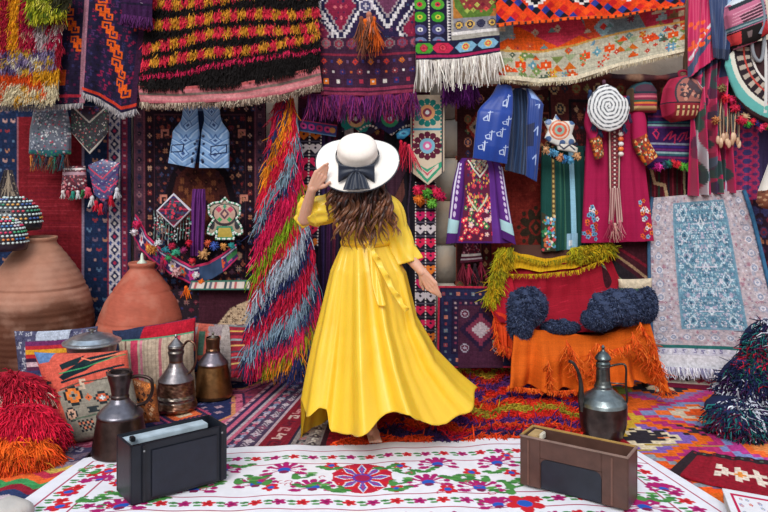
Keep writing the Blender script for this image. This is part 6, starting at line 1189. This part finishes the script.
fringe('fringe', [W1(494, 318, 4.9), W1(499, 344, 4.8), W1(514, 350, 4.78)], 160, .06, ['#d8481c', '#c83418', '#e0641c'], w=.005, parent=t, curl=.4)
t = T('yellow_blanket', 'mustard yellow blanket with tufted olive fringe along the top of the armchair', 'blanket', W1(560, 262, 5.1), 'blankets thrown over the armchair')
c = Cv(118, 26, '#c89a14', 1.6); 
for x in range(0, 118, 3): c.rect(x, 0, x+1, 26, '#b88a10')
c.wear(.08); top = [(505, 248), (520, 253), (545, 258), (575, 254), (600, 247), (612, 246)]; bot = [(500, 272), (520, 268), (540, 272), (575, 268), (600, 259), (612, 254)]
sheet('cloth', [[W1(x, y, 5.14) for x, y in top], [W1(x, y, 5.05) for x, y in bot]], c, mat=COTTON, parent=t, fold=(.012, 3), thick=.012)
cols = ['#9a8c1a', '#6f7a1c', '#b8961a', '#84801e', '#c8a41c']
sL = Surf([[W1(498, 247, 5.08), W1(514, 247, 5.08)], [W1(488, 296, 4.98), W1(494, 300, 4.96)]]); sR = Surf([[W1(570, 248, 5.08), W1(612, 240, 5.08)], [W1(574, 256, 5.06), W1(612, 250, 5.06)]])
cyl = Cv(20, 50, '#a8a01c', 1); cyl.scatter(0, 0, 20, 50, 6, cols, ss('dot'), 3, .4)
pile('tufts', sL, 700, cyl, L=.06, w=.005, D=(-.2, -.5, -.6), parent=t, curl=.5); pile('tufts', sR, 620, cyl, L=.055, w=.005, D=(.1, -.5, -.3), parent=t, curl=.5)
fringe('tufts', [W1(512, 254, 5.06), W1(545, 262, 5.05), W1(575, 256, 5.05)], 150, .03, cols, w=.004, parent=t, curl=.5); fringe('tufts', [W1(504, 274, 5.04), W1(540, 274, 5.0), W1(578, 270, 5.0), W1(606, 258, 5.02)], 120, .03, ['#c8a818', '#b8901c'], w=.004, parent=t, curl=.5)
# orange cover hanging from the seat
t = T('orange_blanket', 'orange blanket draped over the armchair seat and hanging in heavy folds to the ground', 'blanket', W1(585, 388, 4.75), 'blankets thrown over the armchair')
c = Cv(150, 76, '#c4560e', 1.5); c.wear(.07)
seat_b = [(524, 333), (560, 339), (600, 338), (632, 328), (640, 318)]
seat_f = [(514, 320), (530, 328), (556, 335), (600, 336), (630, 328), (646, 312)]
mid = [(512, 350), (530, 352), (556, 352), (600, 354), (634, 350), (654, 345)]
low = [(508, 385), (530, 388), (556, 391), (600, 388), (636, 382), (664, 388)]
dsp = lambda u, v: (.15+.85*v)*(.06*np.sin(2*PI*4.3*u+.6+.8*np.sin(5*u))+.028*np.sin(2*PI*9*u+2))+.012*np.sin(9*v+12*u)
sheet('cloth', [[W1(x, y, 4.74+.0*x) for x, y in seat_f], [W1(x, y, 4.6) for x, y in mid], [W1(x, y, 4.5) for x, y in low]], c, mat=COTTON, parent=t, fold=None, disp=dsp, vs=[0, .3, 1], smooth=True, thick=.014)
sheet('seat_cover', [[W1(514, 322, 4.95), W1(560, 335, 4.95), W1(604, 333, 4.95), W1(642, 312, 4.95)], [W1(x, y, 4.74) for x, y in seat_f]], Cv(150, 20, '#c4560e', 1.4).wear(.07), mat=COTTON, parent=t, fold=(.01, 4), axis='z', thick=.014)
oc = ['#e0601c', '#d8501c', '#e8742c', '#c8480e']
for pts, n_, L in [([(566, 340), (574, 352), (578, 368)], 120, .09), ([(596, 343), (612, 350), (630, 344)], 60, .05), ([(632, 332), (646, 352), (658, 376), (666, 388)], 260, .07), ([(548, 360), (551, 384)], 60, .05), ([(508, 386), (556, 391), (600, 388)], 200, .03), ([(590, 350), (594, 376)], 90, .06), ([(640, 322), (650, 340), (662, 372)], 200, .06)]:
    fringe('tufts', [W1(x, y, 4.47) for x, y in pts], n_, L, oc, w=.0042, parent=t, curl=.6, D=(0, -.35, -.9))
# navy fleece cushions
def fleece(lab, parts, cx, by, Yd):
    t = T('fleece_cushion', lab, 'cushion', W1(cx, by, Yd), 'navy fleece cushions on the armchair')
    for q, (x, y, rx, ry, Y, d) in enumerate(parts):
        k = Y/FL; ctr = np.array(W1(x, y, Y)); rad = np.array([rx*k, d, ry*k]); V, F = ellip(ctr, rad, 40, 26); n_ = (V-ctr)/rad; V = V+n_*(.010*np.sin(9*n_[:, 0:1]+4*n_[:, 2:3]+q)+.008*np.sin(17*n_[:, 2:3]-5*n_[:, 0:1])); mk('cover' if q == 0 else 'lobe', V, F, '#333f5c', FELT, t)
        n = 2000; dd = RNG.normal(0, 1, (n, 3)); dd /= np.linalg.norm(dd, axis=1)[:, None]; dd[:, 1] = -np.abs(dd[:, 1]); P = ctr+dd*rad; cc = np.array([C(z_) for z_ in ['#222a46', '#333f5e', '#3f4a6a', '#2a3450', '#5a6684']])[RNG.integers(0, 5, n)]
        VF, c2 = strands(P, dd*.7+np.array([0, -.1, -.4]), .016, .0028, cc, 2, .8, .3, .2); G().add(VF, c2).build('fleece', YARN, t)
fleece('navy fleece cushion on the left arm of the armchair', [(527, 306, 19, 19, 4.75, .11), (520, 322, 12, 18, 4.70, .07), (560, 326, 18, 5, 4.8, .07)], 530, 330, 4.75)
fleece('wide navy fleece cushion on the right arm of the armchair', [(620, 306, 31, 17, 4.72, .12), (598, 318, 16, 10, 4.68, .09), (646, 304, 9, 16, 4.7, .08)], 620, 325, 4.75)
# ================================================================ the woman
YW = 3.95; K = YW/FL
def Q(px, py, dy=0.0): return np.array(W1(px, py, YW+dy))     # dy: metres away from the viewer
t = T('person', 'woman from behind in long yellow dress, one hand at her white sun hat', 'person', (W1(366, 0, YW)[0], YW, .05))
# --- body: one surface, merged from tapered limbs
g = G()
def limb(a, b, ra, rb, n=14, m=8):
    a, b = np.array(a), np.array(b); L = np.linalg.norm(b-a); s = np.linspace(0, 1, m); P = a+(b-a)*s[:, None]; V, F = tube(P, ra+(rb-ra)*s, n); g.add((V, F), '#d4a088'); g.add(ellip(a, (ra,)*3, n, 8), '#d4a088'); g.add(ellip(b, (rb,)*3, n, 8), '#d4a088')
head = Q(358, 163, .0); neck = Q(360, 190, .02); chest = Q(362, 212, .02); waist = Q(365, 242, .02); hip = Q(367, 264, .02)
g.add(ellip(head+[0, .0, .0], (.076, .095, .112), 24, 16), '#d4a088'); g.add(ellip(head+[0, .06, -.045], (.055, .05, .06), 16, 10), '#d4a088')
g.add(ellip(head+[0, .1, -.02], (.011, .018, .022), 10, 8), '#d4a088')
for s in (-1, 1): g.add(ellip(head+[s*.076, .005, -.015], (.01, .02, .03), 10, 8), '#d4a088')
limb(head-[0, 0, .07], neck-[0, 0, .03], .05, .048); g.add(ellip(chest+[0, 0, .02], (.135, .09, .15), 24, 14), '#d4a088'); g.add(ellip(waist, (.105, .078, .14), 20, 12), '#d4a088'); g.add(ellip(hip, (.155, .11, .13), 24, 14), '#d4a088')
shL, shR = Q(336, 203, .02), Q(388, 205, .02); limb(shL, chest+[0, 0, .03], .045, .07); limb(shR, chest+[0, 0, .03], .045, .07)
elL, wrL = Q(304, 219, -.02), Q(312, 189, -.13); limb(shL, elL, .046, .036); limb(elL, wrL, .036, .023)
elR, wrR = Q(404, 250, .04), Q(422, 272, -.04); limb(shR, elR, .046, .036); limb(elR, wrR, .037, .024)
# legs: weight on the near foot, heel raised
knL, anL = Q(364, 342, -.04), Q(371, 421, .06); limb(hip+[-.06, 0, -.02], knL, .082, .056); limb(knL, anL, .056, .032)
knR, anR = Q(388, 340, .12), Q(404, 400, .42); limb(hip+[.06, 0, -.02], knR, .082, .056); limb(knR, anR, .056, .032)
def foot(an, heel, ball, toe):
    limb(an, heel, .031, .030); limb(heel, ball, .028, .030); limb(an, ball, .028, .028); limb(ball+np.array([.012, 0, 0]), toe+np.array([.010, 0, 0]), .024, .013)
    for k in range(5): q = ball+np.array([(-.022+.011*k), 0, -.006]); e = toe+np.array([(-.028+.0135*k), -.004*abs(k-3), -.004]); limb(q, e, .011, .009-.0008*abs(k-3), 8, 4)
fz = .045
foot(anL, Q(368, 428, .03), np.array([Q(373, 0, 0)[0], YW-.06, fz+.022]), np.array([Q(376, 0, 0)[0], YW-.13, fz+.012]))
foot(anR, anR+[0, .03, -.03], np.array([anR[0], anR[1]-.05, .07]), np.array([anR[0], anR[1]-.12, .06]))
def hand(wr, palm_c, fdir, side, up, fingers, thumb):
    """palm between wrist and knuckles; fingers from the knuckle row"""
    fdir = np.array(fdir, float)/np.linalg.norm(fdir); side = np.array(side, float); side -= fdir*(side@fdir); side /= np.linalg.norm(side); nrm = np.cross(fdir, side)
    pc = np.array(wr)+fdir*.055
    for k in (-1.5, -.5, .5, 1.5): limb(np.array(wr)+side*k*.008+fdir*.008, np.array(wr)+side*k*.0185+fdir*.088, .0165, .0115, 10, 5)
    for k, (L, sp, b1, b2) in enumerate(fingers):
        o = np.array(wr)+side*(k-1.5)*.0185+fdir*.088; d1 = fdir+side*sp+nrm*b1; d1 /= np.linalg.norm(d1); p1 = o+d1*L*.42; d2 = fdir+side*sp*.8+nrm*(b1+b2); d2 /= np.linalg.norm(d2); p2 = p1+d2*L*.32; d3 = fdir+side*sp*.6+nrm*(b1+2*b2); d3 /= np.linalg.norm(d3); p3 = p2+d3*L*.24
        limb(o, p1, .0082, .0075, 8, 4); limb(p1, p2, .0075, .0068, 8, 4); limb(p2, p3, .0068, .0056, 8, 4)
    o = np.array(wr)+side*thumb*.022+fdir*.02; a = o+side*thumb*.026+fdir*.03+nrm*.008; b = a+side*thumb*.010+fdir*.03+nrm*.008; limb(o, a, .013, .011, 8, 4); limb(a, b, .010, .0075, 8, 4)
hand(wrL, None, Q(323, 171, -.15)-Q(312, 189, -.13), (-.9, 0, -.3), 0, [(.058, .36, .0, .10), (.074, .13, .0, .12), (.074, -.12, .0, .14), (.064, -.36, .0, .16)], -1)
hand(wrR, None, Q(433, 288, -.05)-Q(422, 272, -.04), (-.9, .3, .4), 0, [(.070, .34, .0, .22), (.080, .12, .0, .30), (.076, -.10, .0, .26), (.060, -.34, .0, .38)], 1)
body = g.build('body', SKIN, t)
rm = body.modifiers.new('merge', 'REMESH'); rm.mode = 'VOXEL'; rm.voxel_size = .0032; rm.use_smooth_shade = True
sm = body.modifiers.new('soft', 'SMOOTH'); sm.factor = .5; sm.iterations = 3
dg = bpy.context.evaluated_depsgraph_get(); me2 = bpy.data.meshes.new_from_object(body.evaluated_get(dg)); me2.name = 'body'; body.modifiers.clear(); 
V2 = np.zeros(len(me2.vertices)*3, np.float32); me2.vertices.foreach_get('co', V2); V2 = V2.reshape(-1, 3)
for a_ in list(me2.color_attributes): me2.color_attributes.remove(a_)
at_ = me2.color_attributes.new('Col', 'FLOAT_COLOR', 'POINT'); cc = np.ones((len(V2), 4), np.float32); cc[:, :3] = C('#d2a089'); at_.data.foreach_set('color', cc.ravel())
body.data = me2; me2.materials.clear(); me2.materials.append(SKIN)
for p in me2.polygons: p.use_smooth = True
# face, turned away from the viewer
for s in (-1, 1): mk('eye', *ellip(head+[s*.03, .088, .005], (.013, .008, .008), 12, 8), '#e8e4e0', BEAD, t)
mk('mouth', *ellip(head+[0, .104, -.062], (.022, .008, .007), 12, 8), '#a8504c', SKIN, t)
# nails of the near foot
# --- dress
YEL, YEL2 = '#eec032', '#efc63e'
SILK = attr_mat('silk', .36, bump=.06, bscale=90, var=.05, vscale=8, spec=.5)
for m_ in (SILK,):
    b = m_.node_tree.nodes['Principled BSDF']; b.inputs['Subsurface Weight'].default_value = .12; b.inputs['Subsurface Scale'].default_value = .02
def ring(cx, py, rx, ry, n, cy=.02):
    a = np.linspace(0, 2*PI, n, endpoint=False); c0 = Q(cx, py, cy); return np.stack([c0[0]+rx*K*np.cos(a), c0[1]+ry*np.sin(a), np.full(n, c0[2])], -1)
n = 240
rows = [(358, 191, 9, .055), (359, 194, 15, .07), (360, 198, 26, .085), (361, 203, 33, .098), (361, 210, 32, .108), (362, 220, 29, .108), (363, 230, 25.5, .098), (365, 238, 23.5, .090), (365.5, 245, 23.5, .088)]
rows = np.array(rows); tt = np.linspace(0, len(rows)-1, 40); rows = np.stack([np.interp(tt, np.arange(len(rows)), rows[:, q]) for q in range(4)], 1)
V = np.concatenate([ring(*r_, n) for r_ in rows]); a = np.tile(np.linspace(0, 2*PI, n, endpoint=False), len(rows)); vv = np.repeat(np.linspace(0, 1, len(rows)), n)
V[:, 1] -= .004*np.sin(a*26)*vv**3+.003*np.sin(a*9+5*vv); V[:, 0] += .002*np.sin(a*26)*vv**3
dress = mk('dress', V, gridF(len(rows), n, True)[:, ::-1], YEL2, SILK, t); dress['label'] = 'long yellow wrap dress'
# skirt
N, M = 420, 110; th = np.linspace(0, 2*PI, N, endpoint=False)
tabx = [302, 304, 307, 314, 319, 325, 327, 329, 336, 346, 354, 362, 370, 378, 386, 396, 404, 409, 415, 424, 433, 441, 449, 458, 466, 472, 477]
taby = [400, 410, 416, 414, 408, 411, 430, 434, 435.5, 437, 436, 432, 428, 420, 415.5, 413, 412, 412.5, 418, 424, 427, 428, 426, 419, 410, 400, 388]
cxh, rxh, ryh = 389.5, 87.5, .40
hx = cxh+rxh*np.cos(th); front = np.sin(th) <= 0
depth = ryh*np.sin(th)                                # negative = near
hemY = YW+.02+depth
hy_front = np.interp(hx, tabx, taby); hy_back_z = .20+.10*(np.cos(th)*.5+.5)
hem = np.zeros((N, 3)); 
for i in range(N):
    if front[i]: hem[i] = W1(hx[i], hy_front[i], hemY[i])
    else: hem[i] = ((hx[i]-384)/FL*YW, hemY[i], 0)
zl = hem[np.argmin(np.abs(th-PI)), 2]; zr_ = W1(477, 388, YW+.02)[2]
for i in range(N):
    if not front[i]: w_ = .5+.5*math.cos(th[i]); hem[i, 2] = zl*(1-w_)+zr_*w_-.0*math.sin(th[i])
wst = ring(365.5, 245, 23.5, .088, N)
def prof(tq, thq):
    r_ = np.cos(thq)*.5+.5; pr_ = np.interp(tq, [0, .19, .5, .73, .90, 1], [0, .19, .31, .53, .80, 1]); pl = np.interp(tq, [0, .16, .43, .61, .8, 1], [0, .27, .52, .70, .86, 1]); return pl*(1-r_)+pr_*r_
tq = np.linspace(0, 1, M)[:, None]; P = np.zeros((M, N, 3)); lat = prof(tq, th[None]); latf = np.interp(tq, [0, .15, .5, 1], [0, .22, .5, 1])
P[..., 0] = wst[:, 0]*(1-lat)+hem[:, 0]*lat; P[..., 1] = wst[:, 1]*(1-latf)+hem[:, 1]*latf; P[..., 2] = wst[:, 2]*(1-tq)+hem[:, 2]*tq
def fold_(th, tq):
    f = 0
    for am, fr_, ph in [(.6, 9, .4), (.45, 14, 2.2), (.16, 23, 1.0), (.6, 5, 4.0)]: f = f+am*np.sin(fr_*th+ph+.35*np.sin(3*th)-.5*tq)
    return np.sign(f)*np.abs(f)**.85
am = .037*np.clip(tq*1.5, 0, 1)**.9+.002; fd = fold_(th[None], tq)*am
nx, ny = np.cos(th), np.sin(th); edge = 1-.6*np.abs(nx)**8
P[..., 0] += fd*nx*edge*.5; P[..., 1] += fd*ny*1.4
sk = mk('skirt', P.reshape(-1, 3), gridF(M, N, True)[:, ::-1], YEL, SILK, dress)
so = sk.modifiers.new('cloth', 'SOLIDIFY'); so.thickness = .003; so.offset = -1
# overlapping wrap edge with frill down the right side
P_ = []
for k, (x, y) in enumerate([(366, 247), (372, 258), (380, 272), (388, 288), (397, 302), (404, 312)]): P_.append(Q(x, y, -.10-.022*k))
S1 = spline(P_, 80); t_ = np.linspace(0, 1, 80); wv = .012*np.sin(t_*26)+.006*np.sin(t_*51); 
rows_ = [S1+np.stack([(.004+.030*q*(1-.3*t_))*1.0+0*t_, -(.008+.004*q)+wv*q, (.012+.0*t_)*q+.006*q*np.cos(t_*26)], -1) for q in np.linspace(0, 1, 8)]
mk('frill', np.concatenate(rows_), gridF(8, 80), YEL2, SILK, dress).modifiers.new('cloth', 'SOLIDIFY').thickness = .003
# sash
rws = []
for q in np.linspace(0, 1, 9): r0 = ring(365.5, 239+q*6.5, 24.2+1.2*math.sin(PI*q), .094+.006*math.sin(PI*q), 120); r0[:, 2] += .003*np.sin(np.linspace(0, 2*PI, 120)*3+q*9); rws.append(r0)
mk('sash', np.concatenate(rws), gridF(9, 120, True)[:, ::-1], '#ecb81e', SILK, dress)
mk('sash_knot', *ellip(Q(370, 243, -.09), (.02, .014, .018), 16, 10), '#ecb81e', SILK, dress)
def strip(name, pts, wdt, par, col=YEL, amp=.006):
    S1 = spline(pts, 50); t_ = np.linspace(0, 1, 50); w_ = np.interp(t_, np.linspace(0, 1, len(wdt)), wdt)
    V = np.concatenate([S1+np.stack([w_*(q-.5), -.004*np.sin(PI*q)+amp*np.sin(7*t_+6*q), 0*t_], -1) for q in np.linspace(0, 1, 7)]); o = mk(name, V, gridF(7, 50), col, SILK, par); m_ = o.modifiers.new('cloth', 'SOLIDIFY'); m_.thickness = .003; return o
strip('sash_tail', [Q(369, 244, -.10), Q(372, 262, -.13), Q(376, 284, -.18), Q(382, 306, -.23)], [.02, .03, .04, .045], dress)
# sleeves: upper part on the arm, wide bell end
def sleeve(path, rads, flat, folds, name='sleeve'):
    Pp = spline([p for p in path], 50); tt = np.linspace(0, 1, 50); r_ = np.interp(tt, np.linspace(0, 1, len(rads)), rads); f_ = np.interp(tt, np.linspace(0, 1, len(flat)), flat); _, a_, b_ = frames(Pp); th_ = np.linspace(0, 2*PI, 100, endpoint=False)
    rr_ = r_[:, None]*(1+.10*tt[:, None]**.8*np.sin(folds*th_+3*tt[:, None]*2)+.04*np.sin(9*th_-14*tt[:, None])); V = Pp[:, None]+rr_[..., None]*(np.cos(th_)[None, :, None]*a_[:, None]+(f_[:, None]*np.sin(th_))[..., None]*b_[:, None])
    o = mk(name, V.reshape(-1, 3), gridF(50, 100, True), YEL2, SILK, dress); m_ = o.modifiers.new('cloth', 'SOLIDIFY'); m_.thickness = .003; m_.offset = 0; return o
sleeve([Q(344, 202, .02), Q(333, 206, .01), Q(318, 212, 0), Q(309, 214, -.01), Q(298, 223, -.01)], [.056, .066, .076, .070, .050, .034], [1, 1, .8, .7], 6)
# bell cloth hanging from the raised forearm
sleeve([Q(322, 218, .01), Q(309, 212, -.01), Q(308, 206, -.03), Q(310, 199, -.045)], [.05, .062, .052, .040], [1, .9, .8], 7, 'cuff')
sleeve([Q(382, 203, .02), Q(391, 210, .02), Q(396, 228, .03), Q(400, 246, .03), Q(405, 263, .02)], [.058, .060, .062, .076, .094], [1, .9, .7, .6], 7)
# --- hair
g = G(); CN = np.array([C(q) for q in ['#2c1a18', '#402624', '#20141a', '#54302a', '#6a4030', '#33201e']])
NH = 130
for k in range(NH):
    u = k/(NH-1); u = min(1, max(0, u+random.uniform(-.01, .01))); lay = random.random(); x0 = 338+u*40; x1 = 326+u*70+random.uniform(-5, 5); y1 = 249-20*abs(2*u-1)**2+random.uniform(-26, 4)
    if u > .9: x1 = random.uniform(388, 399); y1 = random.uniform(215, 238)
    if u < .1: x1 = random.uniform(325, 334); y1 = random.uniform(205, 222)
    yd = -.095-.035*lay; A = random.uniform(2.2, 4.6); wl = 2.3+.25*math.sin(u*9)+random.uniform(-.12, .12); ph = u*13+random.uniform(-.5, .5)
    pts = []
    for q in np.linspace(0, 1, 15):
        xx = x0+(x1-x0)*q**.8+A*q**.7*math.sin(2*PI*wl*q+ph); yy = 168+(y1-168)*q; pts.append(Q(xx, yy, (-.075-.02*lay)*(1-q)+(yd-.02*math.sin(PI*q))*q+.026*q**.7*math.cos(2*PI*wl*q+ph)+(.05*abs(2*u-1)**3)))
    S1 = spline(pts, 60); w_ = random.uniform(.006, .0105); r_ = w_*np.interp(np.linspace(0, 1, 60), [0, .15, .75, 1], [.8, 1, .8, .12]); b_ = CN[random.randrange(6)]; tip = C('#96603c'); f_ = np.clip((np.linspace(0, 1, 60)-.45)/.5, 0, 1)[:, None]*random.uniform(.1, .9)
    g.add(tube(S1, r_, 6, .6), np.repeat(b_*(1-f_)+tip*f_, 6, 0))
g.add(ellip(head+[0, -.022, -.012], (.086, .092, .118), 28, 18), '#2c1a18'); hair = g.build('hair', HAIR, t); hair['label'] = 'long wavy dark brown hair with lighter tips'
# --- hat
nrm = np.array([.0, -.66, .75]); nrm /= np.linalg.norm(nrm); e1 = np.array([1., 0, 0]); e2 = np.cross(nrm, e1); AXH = np.stack([e1, e2, nrm], 1)
hc = Q(357.5, 158, -.035); Rb = 41.5*K
hat = bpy.data.objects.new('hat', None); COL.objects.link(hat); hat.parent = t; hat.location = hc-ORG['person']; ORG['hat'] = hc; hat['label'] = 'wide brimmed white straw hat with navy ribbon'
STRAW = attr_mat('straw', .7, bump=.4, bscale=260, var=.04, vscale=60, spec=.25, weave=0)
def hatV(r, z, a): L = np.stack([r*np.cos(a), r*np.sin(a), z], -1); return L @ AXH.T+hc
a = np.linspace(0, 2*PI, 120, endpoint=False); rows_ = []
rc = 20.5*K
for r_, z_ in [(rc*.96, .0), (rc*1.05, -.003), (rc*1.3, -.006), (rc*1.55, -.010), (rc*1.8, -.016), (Rb*.97, -.026), (Rb, -.029), (Rb, -.033), (Rb*.97, -.031), (rc*1.8, -.021), (rc*1.3, -.011), (rc*.96, -.006)]:
    wv = (r_/Rb)**3*(.016*np.cos(2*a+.3)+.006*np.sin(3*a)); rows_.append(hatV(r_*np.ones(120)*(1+.015*np.sin(2*a)*(r_/Rb)), z_+wv, a))
mk('brim', np.concatenate(rows_), gridF(12, 120, True), '#f2ebe4', STRAW, hat)
rows_ = []
for q in np.linspace(0, 1, 22): r_ = rc*(1-.06*q)*(1-max(0, (q-.55)/.45)**2.6)**.5 if q < 1 else .001; rows_.append(hatV(np.ones(120)*max(r_, .001), -.003+.122*q+0*a, a))
mk('crown', np.concatenate(rows_), gridF(22, 120, True), '#efe6de', STRAW, hat)
rows_ = [hatV(np.ones(120)*(rc*1.03+.004*math.sin(PI*q)), .0+.032*q+.001*np.sin(9*a), a) for q in np.linspace(0, 1, 8)]
NAVY = '#1d2638'; mk('ribbon', np.concatenate(rows_), gridF(8, 120, True), NAVY, SATIN, hat)
mk('brim_edging', *(lambda P_: (P_[0], P_[1]))(tube(np.vstack([hatV(Rb*(1+.015*np.sin(2*a)), -.031+.016*np.cos(2*a+.3)+.006*np.sin(3*a), a)]*1), .0035, 8)), '#2a3140', SATIN, hat)
# bow at the back of the crown
bc = hatV(np.array([rc*1.12]), np.array([.018]), np.array([-PI/2]))[0]+[0, -.012, 0]
def loop(sgn):
    rows_ = []
    for q in np.linspace(0, 1, 24):
        c_ = bc+np.array([sgn*.092*math.sin(PI*q)**.7*(1 if q < .5 else 1), -.012-.018*math.cos(PI*q), -.012*math.sin(PI*q)+.006*math.cos(PI*q)]); h_ = .012+.034*math.sin(PI*q); rows_.append(np.array([c_+np.array([0, .003*math.sin(5*s+q), h_*s]) for s in np.linspace(-1, 1, 9)]))
    return np.concatenate(rows_), gridF(24, 9)
for s in (-1, 1): mk('bow_loop', *loop(s), NAVY, SATIN, hat).modifiers.new('cloth', 'SOLIDIFY').thickness = .002
mk('bow_knot', *ellip(bc+[0, -.022, 0], (.016, .012, .018), 14, 10), NAVY, SATIN, hat)
def hstrip(name, pts, wdt):
    S1 = spline(pts, 40); t_ = np.linspace(0, 1, 40); w_ = np.interp(t_, np.linspace(0, 1, len(wdt)), wdt); V = np.concatenate([S1+np.stack([w_*(q-.5), -.006*np.sin(2*PI*q*2)+0*t_, 0*t_], -1) for q in np.linspace(0, 1, 11)]); mk(name, V, gridF(11, 40), NAVY, SATIN, hat).modifiers.new('cloth', 'SOLIDIFY').thickness = .002
hstrip('bow_tail', [bc+[-.004, -.022, 0], bc+[-.014, -.035, -.035], bc+[-.024, -.05, -.095]], [.02, .06, .085]); hstrip('bow_tail', [bc+[.004, -.022, 0], bc+[.018, -.035, -.035], bc+[.03, -.05, -.09]], [.02, .06, .08])
# ================================================================ light and camera
w = bpy.data.worlds.new('World'); S_.world = w; w.use_nodes = True; nt = w.node_tree
bg = nt.nodes['Background']; bg.inputs['Strength'].default_value = 1.0
tc = nt.nodes.new('ShaderNodeTexCoord'); sx = nt.nodes.new('ShaderNodeSeparateXYZ'); nt.links.new(tc.outputs['Generated'], sx.inputs[0])
cr = nt.nodes.new('ShaderNodeValToRGB'); nt.links.new(sx.outputs['Z'], cr.inputs[0]); nt.links.new(cr.outputs[0], bg.inputs['Color'])
cr.color_ramp.elements[0].position = 0; cr.color_ramp.elements[0].color = (.55, .52, .5, 1)
cr.color_ramp.elements[1].position = .9; cr.color_ramp.elements[1].color = (.8, .9, 1.05, 1)
ls = bpy.data.lights.new('sun', 'SUN'); ls.energy = 2.6; ls.angle = math.radians(35); ls.color = (1, .96, .9)
lo = bpy.data.objects.new('sun', ls); COL.objects.link(lo); lo.rotation_euler = (math.radians(52), 0, math.radians(-14)); lo.location = (-2, -3, 5)
cam = bpy.data.cameras.new('camera'); co = bpy.data.objects.new('camera', cam); COL.objects.link(co); co.location = (0, 0, CZ); co.rotation_euler = (PI/2, 0, 0)
cam.sensor_width = 36; cam.lens = FL/768*36; cam.shift_y = -(256-HY)/768; cam.clip_start = .05
cam.dof.use_dof = False; S_.camera = co
v = S_.view_settings; S_.display_settings.display_device = 'sRGB'; v.view_transform = 'Standard'; v.look = 'None'; v.gamma = 1; v.exposure = 0; v.use_curve_mapping = False
